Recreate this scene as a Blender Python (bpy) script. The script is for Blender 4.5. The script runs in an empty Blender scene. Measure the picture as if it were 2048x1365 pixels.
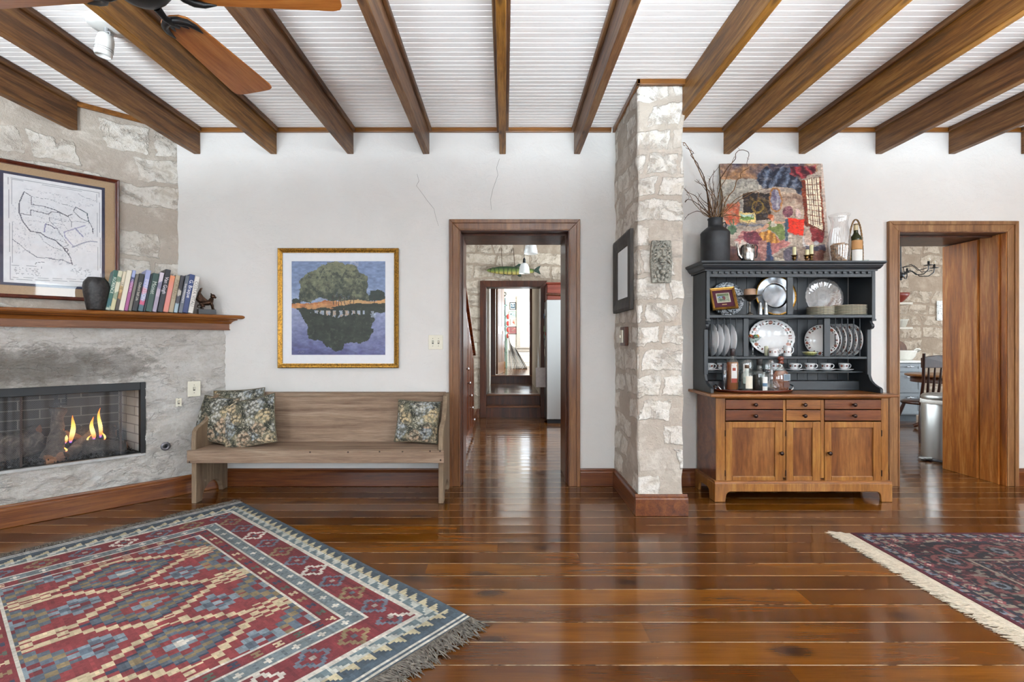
import bpy, math, random
import numpy as np
from mathutils import Vector, Matrix, noise as mnoise

# ------------------------------------------------------------------ camera, world, daylight
S = bpy.context.scene
COL = S.collection
F, CX, CY, H, W = 970.0, 1010.0, 686.0, 1.16, 3.935      # focal length and vanishing point in pixels, eye height, distance to the white wall
cam = bpy.data.cameras.new('camera'); camo = bpy.data.objects.new('camera', cam); COL.objects.link(camo)
camo.location = (0, 0, H); camo.rotation_euler = (math.pi/2, 0, 0)
cam.sensor_width = 36; cam.lens = F/2048*36; cam.shift_x = (1024-CX)/2048; cam.shift_y = (CY-682.5)/2048
cam.clip_start = .05
S.camera = camo
S.view_settings.view_transform = 'Standard'; S.view_settings.look = 'None'; S.view_settings.gamma = 1
S.view_settings.exposure = 1.08
S.cycles.use_denoising = True
S.cycles.max_bounces = 10; S.cycles.diffuse_bounces = 5; S.cycles.transparent_max_bounces = 16
S.cycles.caustics_refractive = False; S.cycles.caustics_reflective = False; S.cycles.sample_clamp_indirect = 6
world = bpy.data.worlds.new('daylight'); S.world = world; world.use_nodes = True
bg = world.node_tree.nodes['Background']; bg.inputs[0].default_value = (.82, .92, 1, 1); bg.inputs[1].default_value = 2.2

PI = math.pi
FILL_COLOR = (.82, .92, 1)
def window_and_fill_lamp(loc, rot, sx, sy, power, color=(.82, .92, 1), name='window_daylight', spread=PI):
    l = bpy.data.lights.new(name, 'AREA'); l.shape = 'RECTANGLE'; l.size = sx; l.size_y = sy; l.energy = power; l.spread = spread; l.color = color
    o = bpy.data.objects.new(name, l); o.location = loc; o.rotation_euler = rot; COL.objects.link(o); return o
# daylight outside the window openings (right wall, rear wall, far room), plus ceiling fill; kitchen and hall windows put in for light
UPT = .68         # upward tilt of extra lamps added to brighten the ceiling
for y in (1.05, -1.35):
    window_and_fill_lamp((5.46, y, 1.45), (0, PI/2, 0), 1.7, 1.6, 26)
    window_and_fill_lamp((5.50, y, .95), (0, PI/2+UPT, 0), .7, 1.6, 130, FILL_COLOR, spread=.96)  # added low lamp, aimed up to brighten the ceiling
for x in (-2.5, .6, 3.6):
    window_and_fill_lamp((x, -2.66, 1.5), (PI/2, 0, 0), 1.8, 1.7, 28)
    window_and_fill_lamp((x, -2.72, .9), (PI/2+UPT, 0, 0), 1.8, .7, 130, FILL_COLOR, spread=.96)  # another added uplight for the ceiling, behind the camera
window_and_fill_lamp((8.72, 6.0, 1.6), (0, PI/2+.2, 0), 1.3, 1.7, 30)
window_and_fill_lamp((2.70, 5.6, 1.6), (0, PI/2+.25, 0), 1.2, 1.35, 95)
window_and_fill_lamp((2.26, 12.0, 1.9), (0, PI/2, 0), 1.3, 1.5, 170)

# ------------------------------------------------------------------ helpers
def lin(c):
    if isinstance(c, str):
        c = c.lstrip('#'); c = [int(c[i:i+2], 16)/255 for i in (0, 2, 4)]
    return tuple((x/12.92 if x <= .04045 else ((x+.055)/1.055)**2.4) for x in c[:3])
def at(px, py, Y): return ((px-CX)*Y/F, Y, H-(py-CY)*Y/F)
def X_(px, Y): return (px-CX)*Y/F
def Z_(py, Y): return H-(py-CY)*Y/F

class MB:
    """collects geometry, builds ONE mesh object"""
    def __init__(s): s.v = []; s.f = []; s.m = []; s.sm = []
    def add(s, vs, fs, mi=0, smooth=False):
        n = len(s.v); s.v += [tuple(v) for v in vs]
        for f in fs: s.f.append([n+i for i in f]); s.m.append(mi); s.sm.append(smooth)
        return s
    def box(s, x0, x1, y0, y1, z0, z1, mi=0):
        vs = [(x, y, z) for z in (z0, z1) for y in (y0, y1) for x in (x0, x1)]
        return s.add(vs, [(0, 2, 3, 1), (4, 5, 7, 6), (0, 1, 5, 4), (2, 6, 7, 3), (0, 4, 6, 2), (1, 3, 7, 5)], mi)
    def obox(s, c, sz, R, mi=0):
        """box of size sz centred at c, rotated by matrix R"""
        R = R.to_3x3(); c = Vector(c)
        vs = [c + R @ Vector((x*sz[0]/2, y*sz[1]/2, z*sz[2]/2)) for z in (-1, 1) for y in (-1, 1) for x in (-1, 1)]
        return s.add(vs, [(0, 2, 3, 1), (4, 5, 7, 6), (0, 1, 5, 4), (2, 6, 7, 3), (0, 4, 6, 2), (1, 3, 7, 5)], mi)
    def prism(s, poly, f, mi=0, smooth=False):
        """poly: 2D outline; f(u, v, k) -> 3D point with k = 0 or 1 for the two ends"""
        n = len(poly); vs = [f(u, v, 0) for u, v in poly] + [f(u, v, 1) for u, v in poly]
        nn = len(s.v); s.v += [tuple(v) for v in vs]
        s.f += [[nn+i for i in range(n)][::-1], [nn+n+i for i in range(n)]]; s.m += [mi, mi]; s.sm += [False, False]
        for i in range(n):
            j = (i+1) % n; s.f.append([nn+i, nn+j, nn+n+j, nn+n+i]); s.m.append(mi); s.sm.append(smooth)
        return s
    def lathe(s, prof, c=(0, 0, 0), n=24, mi=0, smooth=True, sx=1, sy=1, R=None, scal=None, caps=True):
        vs = []; c = Vector(c)
        for r, z in prof:
            for i in range(n):
                a = 2*PI*i/n; rr = r*(1+(scal[1]*math.cos(scal[0]*a) if scal else 0))
                p = Vector((rr*math.cos(a)*sx, rr*math.sin(a)*sy, z))
                vs.append(c + (R @ p if R else p))
        fs = []
        for k in range(len(prof)-1):
            for i in range(n):
                j = (i+1) % n; fs.append((k*n+i, k*n+j, (k+1)*n+j, (k+1)*n+i))
        s.add(vs, fs, mi, smooth)
        if caps and prof[0][0] > 1e-5: s.add([vs[i] for i in range(n)], [list(range(n))[::-1]], mi)
        if caps and prof[-1][0] > 1e-5:
            b = (len(prof)-1)*n; s.add([vs[b+i] for i in range(n)], [list(range(n))], mi)
        return s
    def tube(s, pts, r, n=8, mi=0, smooth=True, caps=True):
        pts = [Vector(p) for p in pts]; rs = r if isinstance(r, (list, tuple)) else [r]*len(pts)
        up = None; rings = []
        for i, p in enumerate(pts):
            d = (pts[min(i+1, len(pts)-1)]-pts[max(i-1, 0)])
            if d.length < 1e-9: d = Vector((0, 0, 1))
            d.normalize()
            if up is None: up = d.orthogonal().normalized()
            up = (up - d*up.dot(d)); up = up.normalized() if up.length > 1e-6 else d.orthogonal().normalized()
            w = d.cross(up)
            rings += [p + (up*math.cos(2*PI*k/n)+w*math.sin(2*PI*k/n))*rs[i] for k in range(n)]
        fs = []
        for i in range(len(pts)-1):
            for k in range(n):
                j = (k+1) % n; fs.append((i*n+k, i*n+j, (i+1)*n+j, (i+1)*n+k))
        s.add(rings, fs, mi, smooth)
        if caps:
            s.add(rings[:n], [list(range(n))[::-1]], mi); s.add(rings[-n:], [list(range(n))], mi)
        return s
    def grid(s, nu, nv, f, mi=0, smooth=True, skip=None):
        vs = [f(i/nu, j/nv) for j in range(nv+1) for i in range(nu+1)]
        fs = [(j*(nu+1)+i, j*(nu+1)+i+1, (j+1)*(nu+1)+i+1, (j+1)*(nu+1)+i) for j in range(nv) for i in range(nu) if not (skip and skip((i+.5)/nu, (j+.5)/nv))]
        return s.add(vs, fs, mi, smooth)
    def ball(s, c, r, n=12, mi=0, sz=(1, 1, 1), jit=0):
        c = Vector(c); m = n//2
        vs = []
        for j in range(m+1):
            for i in range(n):
                a, b = 2*PI*i/n, PI*j/m; d = Vector((math.sin(b)*math.cos(a), math.sin(b)*math.sin(a), math.cos(b)))
                q = 1+(jit*mnoise.noise(d*2.2+c*13) if jit else 0)
                vs.append(c+Vector((d.x*sz[0], d.y*sz[1], d.z*sz[2]))*r*q)
        return s.add(vs, [(j*n+i, (j+1)*n+i, (j+1)*n+(i+1) % n, j*n+(i+1) % n) for j in range(m) for i in range(n)], mi, True)
    def build(s, name, mats, parent=None, bevel=0, sub=0, solid=0, seg=2):
        me = bpy.data.meshes.new(name); me.from_pydata(s.v, [], s.f)
        if not isinstance(mats, (list, tuple)): mats = [mats]
        for m in mats: me.materials.append(m)
        me.polygons.foreach_set('material_index', s.m); me.polygons.foreach_set('use_smooth', s.sm); me.update()
        o = bpy.data.objects.new(name, me); COL.objects.link(o)
        if parent: o.parent = parent
        if solid: md = o.modifiers.new('s', 'SOLIDIFY'); md.thickness = solid; md.offset = -1
        if bevel: md = o.modifiers.new('b', 'BEVEL'); md.width = bevel; md.segments = seg; md.limit_method = 'ANGLE'; md.angle_limit = .7
        if sub: md = o.modifiers.new('u', 'SUBSURF'); md.levels = sub; md.render_levels = sub
        return o

def tag(o, label, cat, group=None):
    o['label'] = label; o['category'] = cat
    if group: o['group'] = group
    return o
def struct(o): o['kind'] = 'structure'; return o
def thing(name, label, cat, loc=(0, 0, 0), rz=0, group=None):
    o = bpy.data.objects.new(name, None); o.empty_display_size = .05; COL.objects.link(o)
    o.location = loc; o.rotation_euler = (0, 0, rz); tag(o, label, cat, group); return o
def dup(root, loc, rz=None, label=None, group=None):
    r = root.copy(); COL.objects.link(r); r.location = loc
    if rz is not None: r.rotation_euler = (0, 0, rz)
    if label: r['label'] = label
    if group: r['group'] = group
    for ch in list(root.children):
        c = ch.copy(); COL.objects.link(c); c.parent = r
        for g in list(ch.children): d = g.copy(); COL.objects.link(d); d.parent = c
    return r
def text_mesh(txt, size, R, loc, mat, parent, name='lettering', depth=.0006, align='CENTER', squash=1.0):
    cu = bpy.data.curves.new('t', 'FONT'); cu.body = txt; cu.size = size; cu.extrude = depth; cu.align_x = align; cu.align_y = 'CENTER'; cu.resolution_u = 3
    t = bpy.data.objects.new('t', cu); COL.objects.link(t)
    bpy.context.view_layer.update()
    me = bpy.data.meshes.new_from_object(t.evaluated_get(bpy.context.evaluated_depsgraph_get()))
    bpy.data.objects.remove(t); bpy.data.curves.remove(cu)
    me.transform(Matrix.Translation(loc) @ R.to_4x4() @ Matrix.Scale(squash, 4, (1, 0, 0)))
    me.materials.clear(); me.materials.append(mat)
    o = bpy.data.objects.new(name, me); COL.objects.link(o); o.parent = parent; return o

# ------------------------------------------------------------------ materials
class NT:
    def __init__(s, name):
        s.mat = bpy.data.materials.new(name); s.mat.use_nodes = True; s.t = s.mat.node_tree
        s.b = s.t.nodes['Principled BSDF']; s._co = None
    def n(s, kind, **kw):
        nd = s.t.nodes.new('ShaderNode'+kind)
        for k, v in kw.items():
            if k in nd.inputs.keys(): nd.inputs[k].default_value = v
            else: setattr(nd, k, v)
        return nd
    def l(s, a, b): s.t.links.new(a, b)
    @property
    def co(s):
        if s._co is None: s._co = s.n('TexCoord').outputs['Object']
        return s._co
    def mapped(s, scale=(1, 1, 1), rot=(0, 0, 0), loc=(0, 0, 0), src=None):
        m = s.n('Mapping'); m.inputs['Scale'].default_value = scale; m.inputs['Rotation'].default_value = rot; m.inputs['Location'].default_value = loc
        s.l(src or s.co, m.inputs[0]); return m.outputs[0]
    def noise(s, vec, scale=5, detail=4, rough=.5, dist=0):
        q = s.n('TexNoise'); q.inputs['Scale'].default_value = scale; q.inputs['Detail'].default_value = detail
        q.inputs['Roughness'].default_value = rough; q.inputs['Distortion'].default_value = dist; s.l(vec, q.inputs['Vector']); return q.outputs[0]
    def ramp(s, fac, stops, interp='LINEAR'):
        r = s.n('ValToRGB'); e = r.color_ramp.elements; r.color_ramp.interpolation = interp
        while len(e) < len(stops): e.new(.5)
        for el, (p, c) in zip(e, stops):
            el.position = p; el.color = (*(lin(c) if isinstance(c, str) else ((c,)*3 if isinstance(c, (int, float)) else c)), 1)
        s.l(fac, r.inputs[0]); return r.outputs[0]
    def mix(s, fac, a, b, mode='MIX'):
        m = s.n('Mix', data_type='RGBA', blend_type=mode)
        for sock, v in ((m.inputs[0], fac), (m.inputs[6], a), (m.inputs[7], b)):
            if hasattr(v, 'is_linked') or hasattr(v, 'links'): s.l(v, sock)
            elif isinstance(v, str): sock.default_value = (*lin(v), 1)
            elif isinstance(v, tuple): sock.default_value = (*v, 1)
            else: sock.default_value = v
        return m.outputs[2]
    def math(s, op, a, b=0, c=None):
        m = s.n('Math', operation=op)
        for i, v in enumerate((a, b) if c is None else (a, b, c)):
            if hasattr(v, 'links'): s.l(v, m.inputs[i])
            else: m.inputs[i].default_value = v
        return m.outputs[0]
    def vmath(s, op, a, b):
        m = s.n('VectorMath', operation=op)
        for i, v in enumerate((a, b)):
            if hasattr(v, 'links'): s.l(v, m.inputs[i])
            else: m.inputs[i].default_value = v
        return m.outputs['Value' if op in ('DOT_PRODUCT', 'LENGTH', 'DISTANCE') else 'Vector']
    def bump(s, h, strength=.3, dist=.01, prev=None):
        b = s.n('Bump'); b.inputs['Strength'].default_value = strength; b.inputs['Distance'].default_value = dist; s.l(h, b.inputs['Height'])
        if prev: s.l(prev, b.inputs['Normal'])
        return b.outputs[0]
    def done(s, color=None, rough=None, normal=None, metal=None, **kw):
        for sock, v in (('Base Color', color), ('Roughness', rough), ('Normal', normal), ('Metallic', metal)):
            if v is None: continue
            if hasattr(v, 'links'): s.l(v, s.b.inputs[sock])
            elif sock == 'Base Color': s.b.inputs[sock].default_value = (*lin(v), 1)
            else: s.b.inputs[sock].default_value = v
        for k, v in kw.items(): s.b.inputs[k.replace('_', ' ')].default_value = v
        return s.mat

def plain(name, c, rough=.5, metal=0, var=.06, bump=.0, scale=30, **kw):
    m = NT(name); k = m.noise(m.co, scale, 3)
    a = tuple(max(0, x*(1-var*2)) for x in lin(c)); b = tuple(min(1, x*(1+var)) for x in lin(c))
    return m.done(color=m.ramp(k, [(.3, a), (.7, b)]), rough=rough, metal=metal, normal=m.bump(k, bump, .004) if bump else None, **kw)
def wood(name, cs, axis='X', sc=1.0, rough=.4, coat=0, bump=.12, streak=14, knots=False, contrast=1, rot=None, gain=.80):
    cs = [tuple(x*gain for x in lin(c)) for c in cs]
    """cs: dark, mid, light"""
    m = NT(name)
    st = {'X': (1, streak, streak), 'Y': (streak, 1, streak), 'Z': (streak, streak, 1)}[axis]
    co = m.mapped(rot=rot) if rot else m.co
    v = m.mapped(scale=tuple(x*sc for x in st), src=co)
    n1 = m.noise(v, 1.3, 3, .55, .6); n2 = m.noise(v, 7, 5, .7, .2)
    st2 = tuple(x*sc*(2.5 if x > 1 else .6) for x in st)
    n3 = m.noise(m.mapped(scale=st2, src=co), 4, 2, .5)
    f = m.math('ADD', m.math('MULTIPLY', n1, .6), m.math('MULTIPLY', n2, .4))
    c = m.ramp(f, [(.5-.17*contrast, cs[0]), (.5, cs[1]), (.5+.17*contrast, cs[2])])
    c = m.mix(m.math('MULTIPLY', m.math('SUBTRACT', n3, .45), .9), c, cs[0])
    po = m.noise(m.mapped(scale=tuple(x*sc*(4 if x > 1 else .8) for x in st), src=co), 9, 4, .75)
    c = m.mix(m.ramp(po, [(.36, .42), (.5, 0)]), c, tuple(x*.5 for x in cs[0]))
    if knots:
        vo = m.n('TexVoronoi'); vo.inputs['Scale'].default_value = 2.2
        kst = {'X': (.8, 2.4, 2.4), 'Y': (2.4, .8, 2.4), 'Z': (2.4, 2.4, .8)}[axis]
        m.l(m.mapped(scale=kst, src=co), vo.inputs['Vector'])
        c = m.mix(m.ramp(vo.outputs['Distance'], [(.02, .9), (.09, 0)]), c, '#2a1308')
    return m.done(color=c, rough=rough, normal=m.bump(n2, bump, .003), Coat_Weight=coat*.7, Coat_Roughness=.12, Specular_IOR_Level=.35)
def glass(name, c='#f4faf8', rough=.02, ior=1.45):
    return thin_glass(name, c, .34, 1.5, .04)
def thin_glass(name, tint='#ffffff', refl=.12, ior=1.5, milk=0, milkc='#ffffff'):
    m = NT(name); m.t.nodes.remove(m.b); tr = m.n('BsdfTransparent'); tr.inputs[0].default_value = (*lin(tint), 1)
    gl = m.n('BsdfGlossy'); gl.inputs['Roughness'].default_value = .03; mx = m.n('MixShader')
    fr = m.n('Fresnel'); fr.inputs[0].default_value = ior; ge = m.n('NewGeometry')
    m.l(m.math('MULTIPLY', m.math('MINIMUM', m.math('ADD', fr.outputs[0], refl*.3), .8), m.math('SUBTRACT', 1, ge.outputs['Backfacing'])), mx.inputs[0]); m.l(tr.outputs[0], mx.inputs[1]); m.l(gl.outputs[0], mx.inputs[2])
    out = mx.outputs[0]
    if milk:
        df = m.n('BsdfDiffuse'); df.inputs[0].default_value = (*lin(milkc), 1); m2 = m.n('MixShader'); m2.inputs[0].default_value = milk; m.l(out, m2.inputs[1]); m.l(df.outputs[0], m2.inputs[2]); out = m2.outputs[0]
    m.l(out, m.t.nodes['Material Output'].inputs[0]); return m.mat
def colour_attr(name, rough=.8, bump=0, bscale=300, aniso=None, **kw):
    m = NT(name); a = m.n('Attribute'); a.attribute_name = 'Col'
    k = m.noise(m.mapped(scale=aniso) if aniso else m.co, bscale, 2)
    c = m.mix(.16, a.outputs['Color'], m.ramp(k, [(.3, .35), (.7, .75)]), 'SOFT_LIGHT')
    return m.done(color=c, rough=rough, normal=m.bump(k, bump, .003) if bump else None, **kw)
def stone(name, tdir, seed=0, cover=.5, big=1.0, contrast=1.0, tone=None):
    """limestone blocks half buried in sandy mortar; tdir = horizontal direction of the wall"""
    m = NT(name)
    u = m.vmath('DOT_PRODUCT', m.co, (*tdir, 0)); sep = m.n('SeparateXYZ'); m.l(m.co, sep.inputs[0])
    cmb = m.n('CombineXYZ'); m.l(u, cmb.inputs[0]); m.l(sep.outputs[2], cmb.inputs[1]); cmb.inputs[2].default_value = seed*3.7
    base = cmb.outputs[0]
    def cn(scale, det, amp):
        nz = m.n('TexNoise'); nz.inputs['Scale'].default_value = scale; nz.inputs['Detail'].default_value = det; nz.inputs['Roughness'].default_value = .6; m.l(base, nz.inputs['Vector'])
        return m.vmath('MULTIPLY', m.vmath('SUBTRACT', nz.outputs['Color'], (.5, .5, .5)), amp)
    v = m.vmath('ADD', base, cn(1.7, 1, (.30, .16, 0))); v = m.vmath('ADD', v, cn(9, 5, (.10, .085, 0))); v = m.vmath('ADD', v, (seed*1.31, seed*.77+.5, 0))
    br = m.n('TexBrick', offset=.5, offset_frequency=2, squash=1.7, squash_frequency=3)
    for k, x in (('Scale', 1), ('Brick Width', .27*big), ('Row Height', .175*big), ('Mortar Size', .022), ('Mortar Smooth', .5), ('Bias', 0)): br.inputs[k].default_value = x
    br.inputs['Color1'].default_value = (0, 0, 0, 1); br.inputs['Color2'].default_value = (1, 1, 1, 1); br.inputs['Mortar'].default_value = (0, 0, 0, 1)
    m.l(v, br.inputs['Vector'])
    blk = m.math('SUBTRACT', 1, br.outputs['Fac'])
    pres = m.ramp(m.math('MULTIPLY', br.outputs['Color'], 1), [(max(0, .90-cover), 0), (min(1, .95-cover), 1)])
    fine = m.noise(base, 30, 6, .72); mid = m.noise(base, 10, 6, .68, .8); low = m.noise(base, 2.0, 3, .5)
    mask = m.math('MULTIPLY', m.math('MULTIPLY', blk, pres), m.ramp(m.noise(base, 7, 6, .72, .5), [(.36, 0), (.48, 1)]))
    mortar = m.ramp(low, [(.35, '#b7ada0'), (.7, '#cabfb3')]); mortar = m.mix(m.ramp(fine, [(.3, .35), (.7, 0)]), mortar, '#a69b8f')
    mortar = m.mix(m.ramp(m.noise(base, 4.5, 7, .72, .4), [(.5, 0), (.66, .75)]), mortar, '#ddd6cb')
    face = m.ramp(mid, [(.30, '#bcb2a4'), (.40, '#d8d1c5'), (.54, '#ece8e0')]); face = m.mix(m.ramp(fine, [(.36, .4), (.5, 0)]), face, '#aba294')
    c = m.mix(m.math('MULTIPLY', mask, contrast), mortar, face)
    g = m.ramp(m.noise(m.vmath('MULTIPLY', m.vmath('ADD', base, (7, 3, 1)), (.7, 1.3, 1)), 3.4, 7, .7, 1.0), [(.62, 0), (.70, .55)]); c = m.mix(g, c, '#86837d')
    if tone: c = m.mix(1.0, c, tone, 'MULTIPLY')
    h = m.math('ADD', m.math('MULTIPLY', mask, .22), m.math('ADD', m.math('MULTIPLY', m.math('MULTIPLY', mid, .55), m.math('ADD', mask, .3)), m.math('MULTIPLY', fine, .5)))
    return m.done(color=c, rough=.92, normal=m.bump(h, .9, .024))
def rubble(name, tdir, seed=0, soot=None):
    """rough hewn grey white stone, limewashed, with crevices and a soot stain"""
    m = NT(name)
    u = m.vmath('DOT_PRODUCT', m.co, (*tdir, 0)); sep = m.n('SeparateXYZ'); m.l(m.co, sep.inputs[0])
    cmb = m.n('CombineXYZ'); m.l(u, cmb.inputs[0]); m.l(sep.outputs[2], cmb.inputs[1]); cmb.inputs[2].default_value = seed*3.7
    base = cmb.outputs[0]; st = m.vmath('MULTIPLY', base, (1, 1.7, 1))
    big = m.noise(st, 3.0, 6, .62, .3); mid = m.noise(st, 9, 8, .72, .25); fine = m.noise(base, 42, 6, .75); wh = m.noise(base, 2.6, 6, .62, .6)
    c = m.ramp(mid, [(.28, '#c3bbb0'), (.42, '#dad5cd'), (.6, '#e8e4df')])
    c = m.mix(m.ramp(wh, [(.52, 0), (.62, .7)]), c, '#eceae6')
    crev = m.ramp(m.math('ABSOLUTE', m.math('SUBTRACT', big, .5)), [(0, .5), (.005, .22), (.012, 0)]); crev = m.math('MULTIPLY', crev, m.ramp(mid, [(.42, 0), (.56, 1)])); c = m.mix(crev, c, '#8b8278')
    c = m.mix(m.ramp(fine, [(.34, .3), (.5, 0)]), c, '#aba499')
    g = m.ramp(m.noise(m.vmath('ADD', base, (7, 3, 1)), 3.1, 7, .7, 1.0), [(.60, 0), (.70, .45)]); c = m.mix(g, c, '#989288')
    if soot:
        (su, sz, ru, rz) = soot
        d = m.vmath('LENGTH', m.vmath('MULTIPLY', m.vmath('SUBTRACT', base, (su, sz, 0)), (1/ru, 1/rz, 0)), (0, 0, 0))
        d = m.math('ADD', d, m.math('MULTIPLY', m.math('SUBTRACT', mid, .5), 1.5))
        c = m.mix(m.ramp(d, [(.3, .75), (.8, .45), (1.2, 0)]), c, '#5a534a')
    h = m.math('ADD', m.math('MULTIPLY', mid, .7), m.math('MULTIPLY', fine, .3))
    return m.done(color=c, rough=.93, normal=m.bump(m.math('ADD', h, m.math('MULTIPLY', m.ramp(m.math('ABSOLUTE', m.math('SUBTRACT', big, .5)), [(0, 0), (.02, 1)]), .12)), 1.0, .05))
# ------------------------------------------------------------------ shared materials
R2 = math.sqrt(.5)
RED = ('#3a1a0b', '#6b3513', '#8f5020')
M = {}
M['plaster'] = None
def mk_plaster(name, c1='#dddbd8', c2='#d6d4d0'):
    m = NT(name); a = m.noise(m.co, 1.7, 4, .6, .6); b = m.noise(m.co, 7, 5, .6, 1.2); f = m.noise(m.co, 45, 3)
    st = m.noise(m.mapped(scale=(1, 1, 3)), 2.6, 5, .62, 2.5)
    c = m.ramp(a, [(.3, c2), (.7, c1)])
    h = m.math('ADD', m.math('ADD', m.math('MULTIPLY', b, .5), m.math('MULTIPLY', f, .08)), m.math('MULTIPLY', m.ramp(st, [(.49, 0), (.5, 1), (.51, 0)]), .12))
    return m.done(color=c, rough=.72, normal=m.bump(h, .38, .02))
M['plaster'] = mk_plaster('white_plaster')
M['trim'] = wood('stained_pine_trim', ('#5e3710', '#87541c', '#a56c2c'), 'X', 1.2, .35, .3, streak=16)
M['trimz'] = wood('stained_pine_upright', ('#5a3419', '#805430', '#9d7045'), 'Z', 1.2, .35, .3, streak=16)
M['jamb'] = wood('dark_red_jamb', ('#35180b', '#562b14', '#703c1c'), 'Z', 1.0, .38, .12)
M['jamblight'] = wood('orange_pine_board', ('#7a4014', '#a8621f', '#cf8d4a'), 'Z', .75, .5, .0, streak=11, knots=False, contrast=.75)
M['base'] = wood('red_brown_baseboard', ('#421c0c', '#6e3a1a', '#8c5428'), 'X', 1.0, .32, .25)
M['basey'] = wood('red_brown_baseboard_side', ('#421c0c', '#6e3a1a', '#8c5428'), 'Y', 1.0, .32, .25)
M['based'] = wood('baseboard_by_fireplace', ('#4a2210', '#7a441c', '#9b6530'), 'X', 1.2, .35, .3, rot=(0, 0, -PI/4), knots=True)
M['white'] = plain('white_enamel', '#d0d0cc', .35, var=.02)
M['ivory'] = plain('ivory_plastic', '#dcd8c6', .4, var=.02)
M['black'] = plain('black_metal', '#17181a', .4, .3)
M['steel'] = plain('dark_screw', '#55524c', .4, .8)

def floor_mat():
    m = NT('varnished_pine_floor'); sep = m.n('SeparateXYZ'); m.l(m.co, sep.inputs[0])
    y = m.math('DIVIDE', sep.outputs[1], .134); row = m.math('FLOOR', y); fr = m.math('FRACT', y)
    wn = m.n('TexWhiteNoise', noise_dimensions='1D'); m.l(row, wn.inputs['W']); rnd = wn.outputs['Value']
    xx = m.math('ADD', sep.outputs[0], m.math('MULTIPLY', rnd, 17))
    cb = m.n('CombineXYZ'); m.l(xx, cb.inputs[0]); m.l(sep.outputs[1], cb.inputs[1]); m.l(rnd, cb.inputs[2])
    seg = m.n('TexWhiteNoise', noise_dimensions='2D'); c2 = m.n('CombineXYZ'); m.l(m.math('FLOOR', m.math('DIVIDE', xx, 2.9)), c2.inputs[0]); m.l(row, c2.inputs[1]); m.l(c2.outputs[0], seg.inputs['Vector'])
    g1 = m.noise(m.mapped(scale=(1.0, 7, 3), src=cb.outputs[0]), 1.3, 3, .55, .6)
    g2 = m.noise(m.mapped(scale=(2.5, 90, 3), src=cb.outputs[0]), 2.2, 4, .7)
    f = m.math('ADD', m.math('MULTIPLY', g1, .72), m.math('MULTIPLY', g2, .28))
    c = m.ramp(f, [(.28, '#43240a'), (.46, '#62390d'), (.58, '#744713'), (.76, '#8a581c')])
    c = m.mix(1.0, c, m.ramp(seg.outputs['Value'], [(0, '#b9aaa0'), (.5, '#e0d6cc'), (1, '#fffaf0')]), 'MULTIPLY')
    vo = m.n('TexVoronoi', voronoi_dimensions='2D'); vo.inputs['Scale'].default_value = 1.0; m.l(m.mapped(scale=(1.5, 3.4, 1), src=cb.outputs[0]), vo.inputs['Vector'])
    kd = m.math('ADD', vo.outputs['Distance'], m.math('MULTIPLY', m.math('SUBTRACT', g2, .5), .12))
    kr = m.n('TexWhiteNoise', noise_dimensions='3D'); m.l(vo.outputs['Position'], kr.inputs['Vector'])
    c = m.mix(m.math('MULTIPLY', m.ramp(kd, [(.035, .95), (.07, .6), (.15, 0)]), m.math('GREATER_THAN', kr.outputs['Value'], .35)), c, '#27130a')
    scr = m.noise(m.mapped(scale=(6, 6, 1)), 3, 6, .8, 3)
    line = m.math('LESS_THAN', fr, .032); broken = m.ramp(m.noise(m.mapped(scale=(2.3, 1, 1), src=cb.outputs[0]), 2.2, 4, .65), [(.38, 0), (.5, 1)])
    c = m.mix(m.math('MULTIPLY', line, .9), c, '#2a1509')
    c = m.mix(m.math('MULTIPLY', m.math('MULTIPLY', m.math('LESS_THAN', fr, .026), broken), .9), c, '#cbb691')
    c = m.mix(m.ramp(scr, [(.66, 0), (.72, .22)]), c, '#c8ab7a')
    cup = m.math('MULTIPLY', m.math('POWER', m.math('ABSOLUTE', m.math('SUBTRACT', fr, .5)), 2), 1.0)
    wav = m.noise(m.mapped(scale=(1.0, 2.6, 1)), 2.2, 2, .4); orange = m.noise(m.co, 40, 2)
    h = m.math('ADD', m.math('ADD', cup, m.math('MULTIPLY', wav, .55)), m.math('ADD', m.math('MULTIPLY', orange, .02), m.math('MULTIPLY', m.math('LESS_THAN', fr, .02), -.12)))
    r = m.ramp(m.noise(m.co, 2.5, 4), [(.35, .13), (.7, .24)])
    nrm = m.bump(h, .42, .005)
    m.l(nrm, m.b.inputs['Coat Normal'])
    return m.done(color=c, rough=r, normal=nrm, Coat_Weight=.22, Coat_Roughness=.07, Specular_IOR_Level=.4)
M['floor'] = floor_mat()
def ceil_mat():
    m = NT('whitewashed_beadboard'); a = m.noise(m.mapped(scale=(.6, 9, 1)), 2.5, 4, .6); b = m.noise(m.mapped(scale=(3, 22, 1)), 3, 5, .75)
    c = m.ramp(a, [(.3, '#e8e4e1'), (.7, '#f6f4f2')]); c = m.mix(m.ramp(b, [(.62, 0), (.72, .35)]), c, '#a79e95')
    return m.done(color=c, rough=.55, normal=m.bump(b, .15, .003))
M['ceil'] = ceil_mat()

# ------------------------------------------------------------------ floor and ceiling
b = MB(); b.box(-4.6, 9.0, -2.8, 9.88, -.1, 0); struct(b.build('floor', M['floor']))
CZ = 2.9
b = MB(); p = .0452; y = -2.75
while y < 4.6:
    b.prism([(y, CZ+.02), (y, CZ+.006), (y+.0035, CZ), (y+p-.0035, CZ), (y+p, CZ+.006), (y+p, CZ+.02)], lambda u, v, k: (-4.6+k*10.2, u, v)); y += p
b.box(-4.6, 5.6, -2.8, 4.6, CZ+.02, CZ+.12); struct(b.build('ceiling', M['ceil']))

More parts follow.
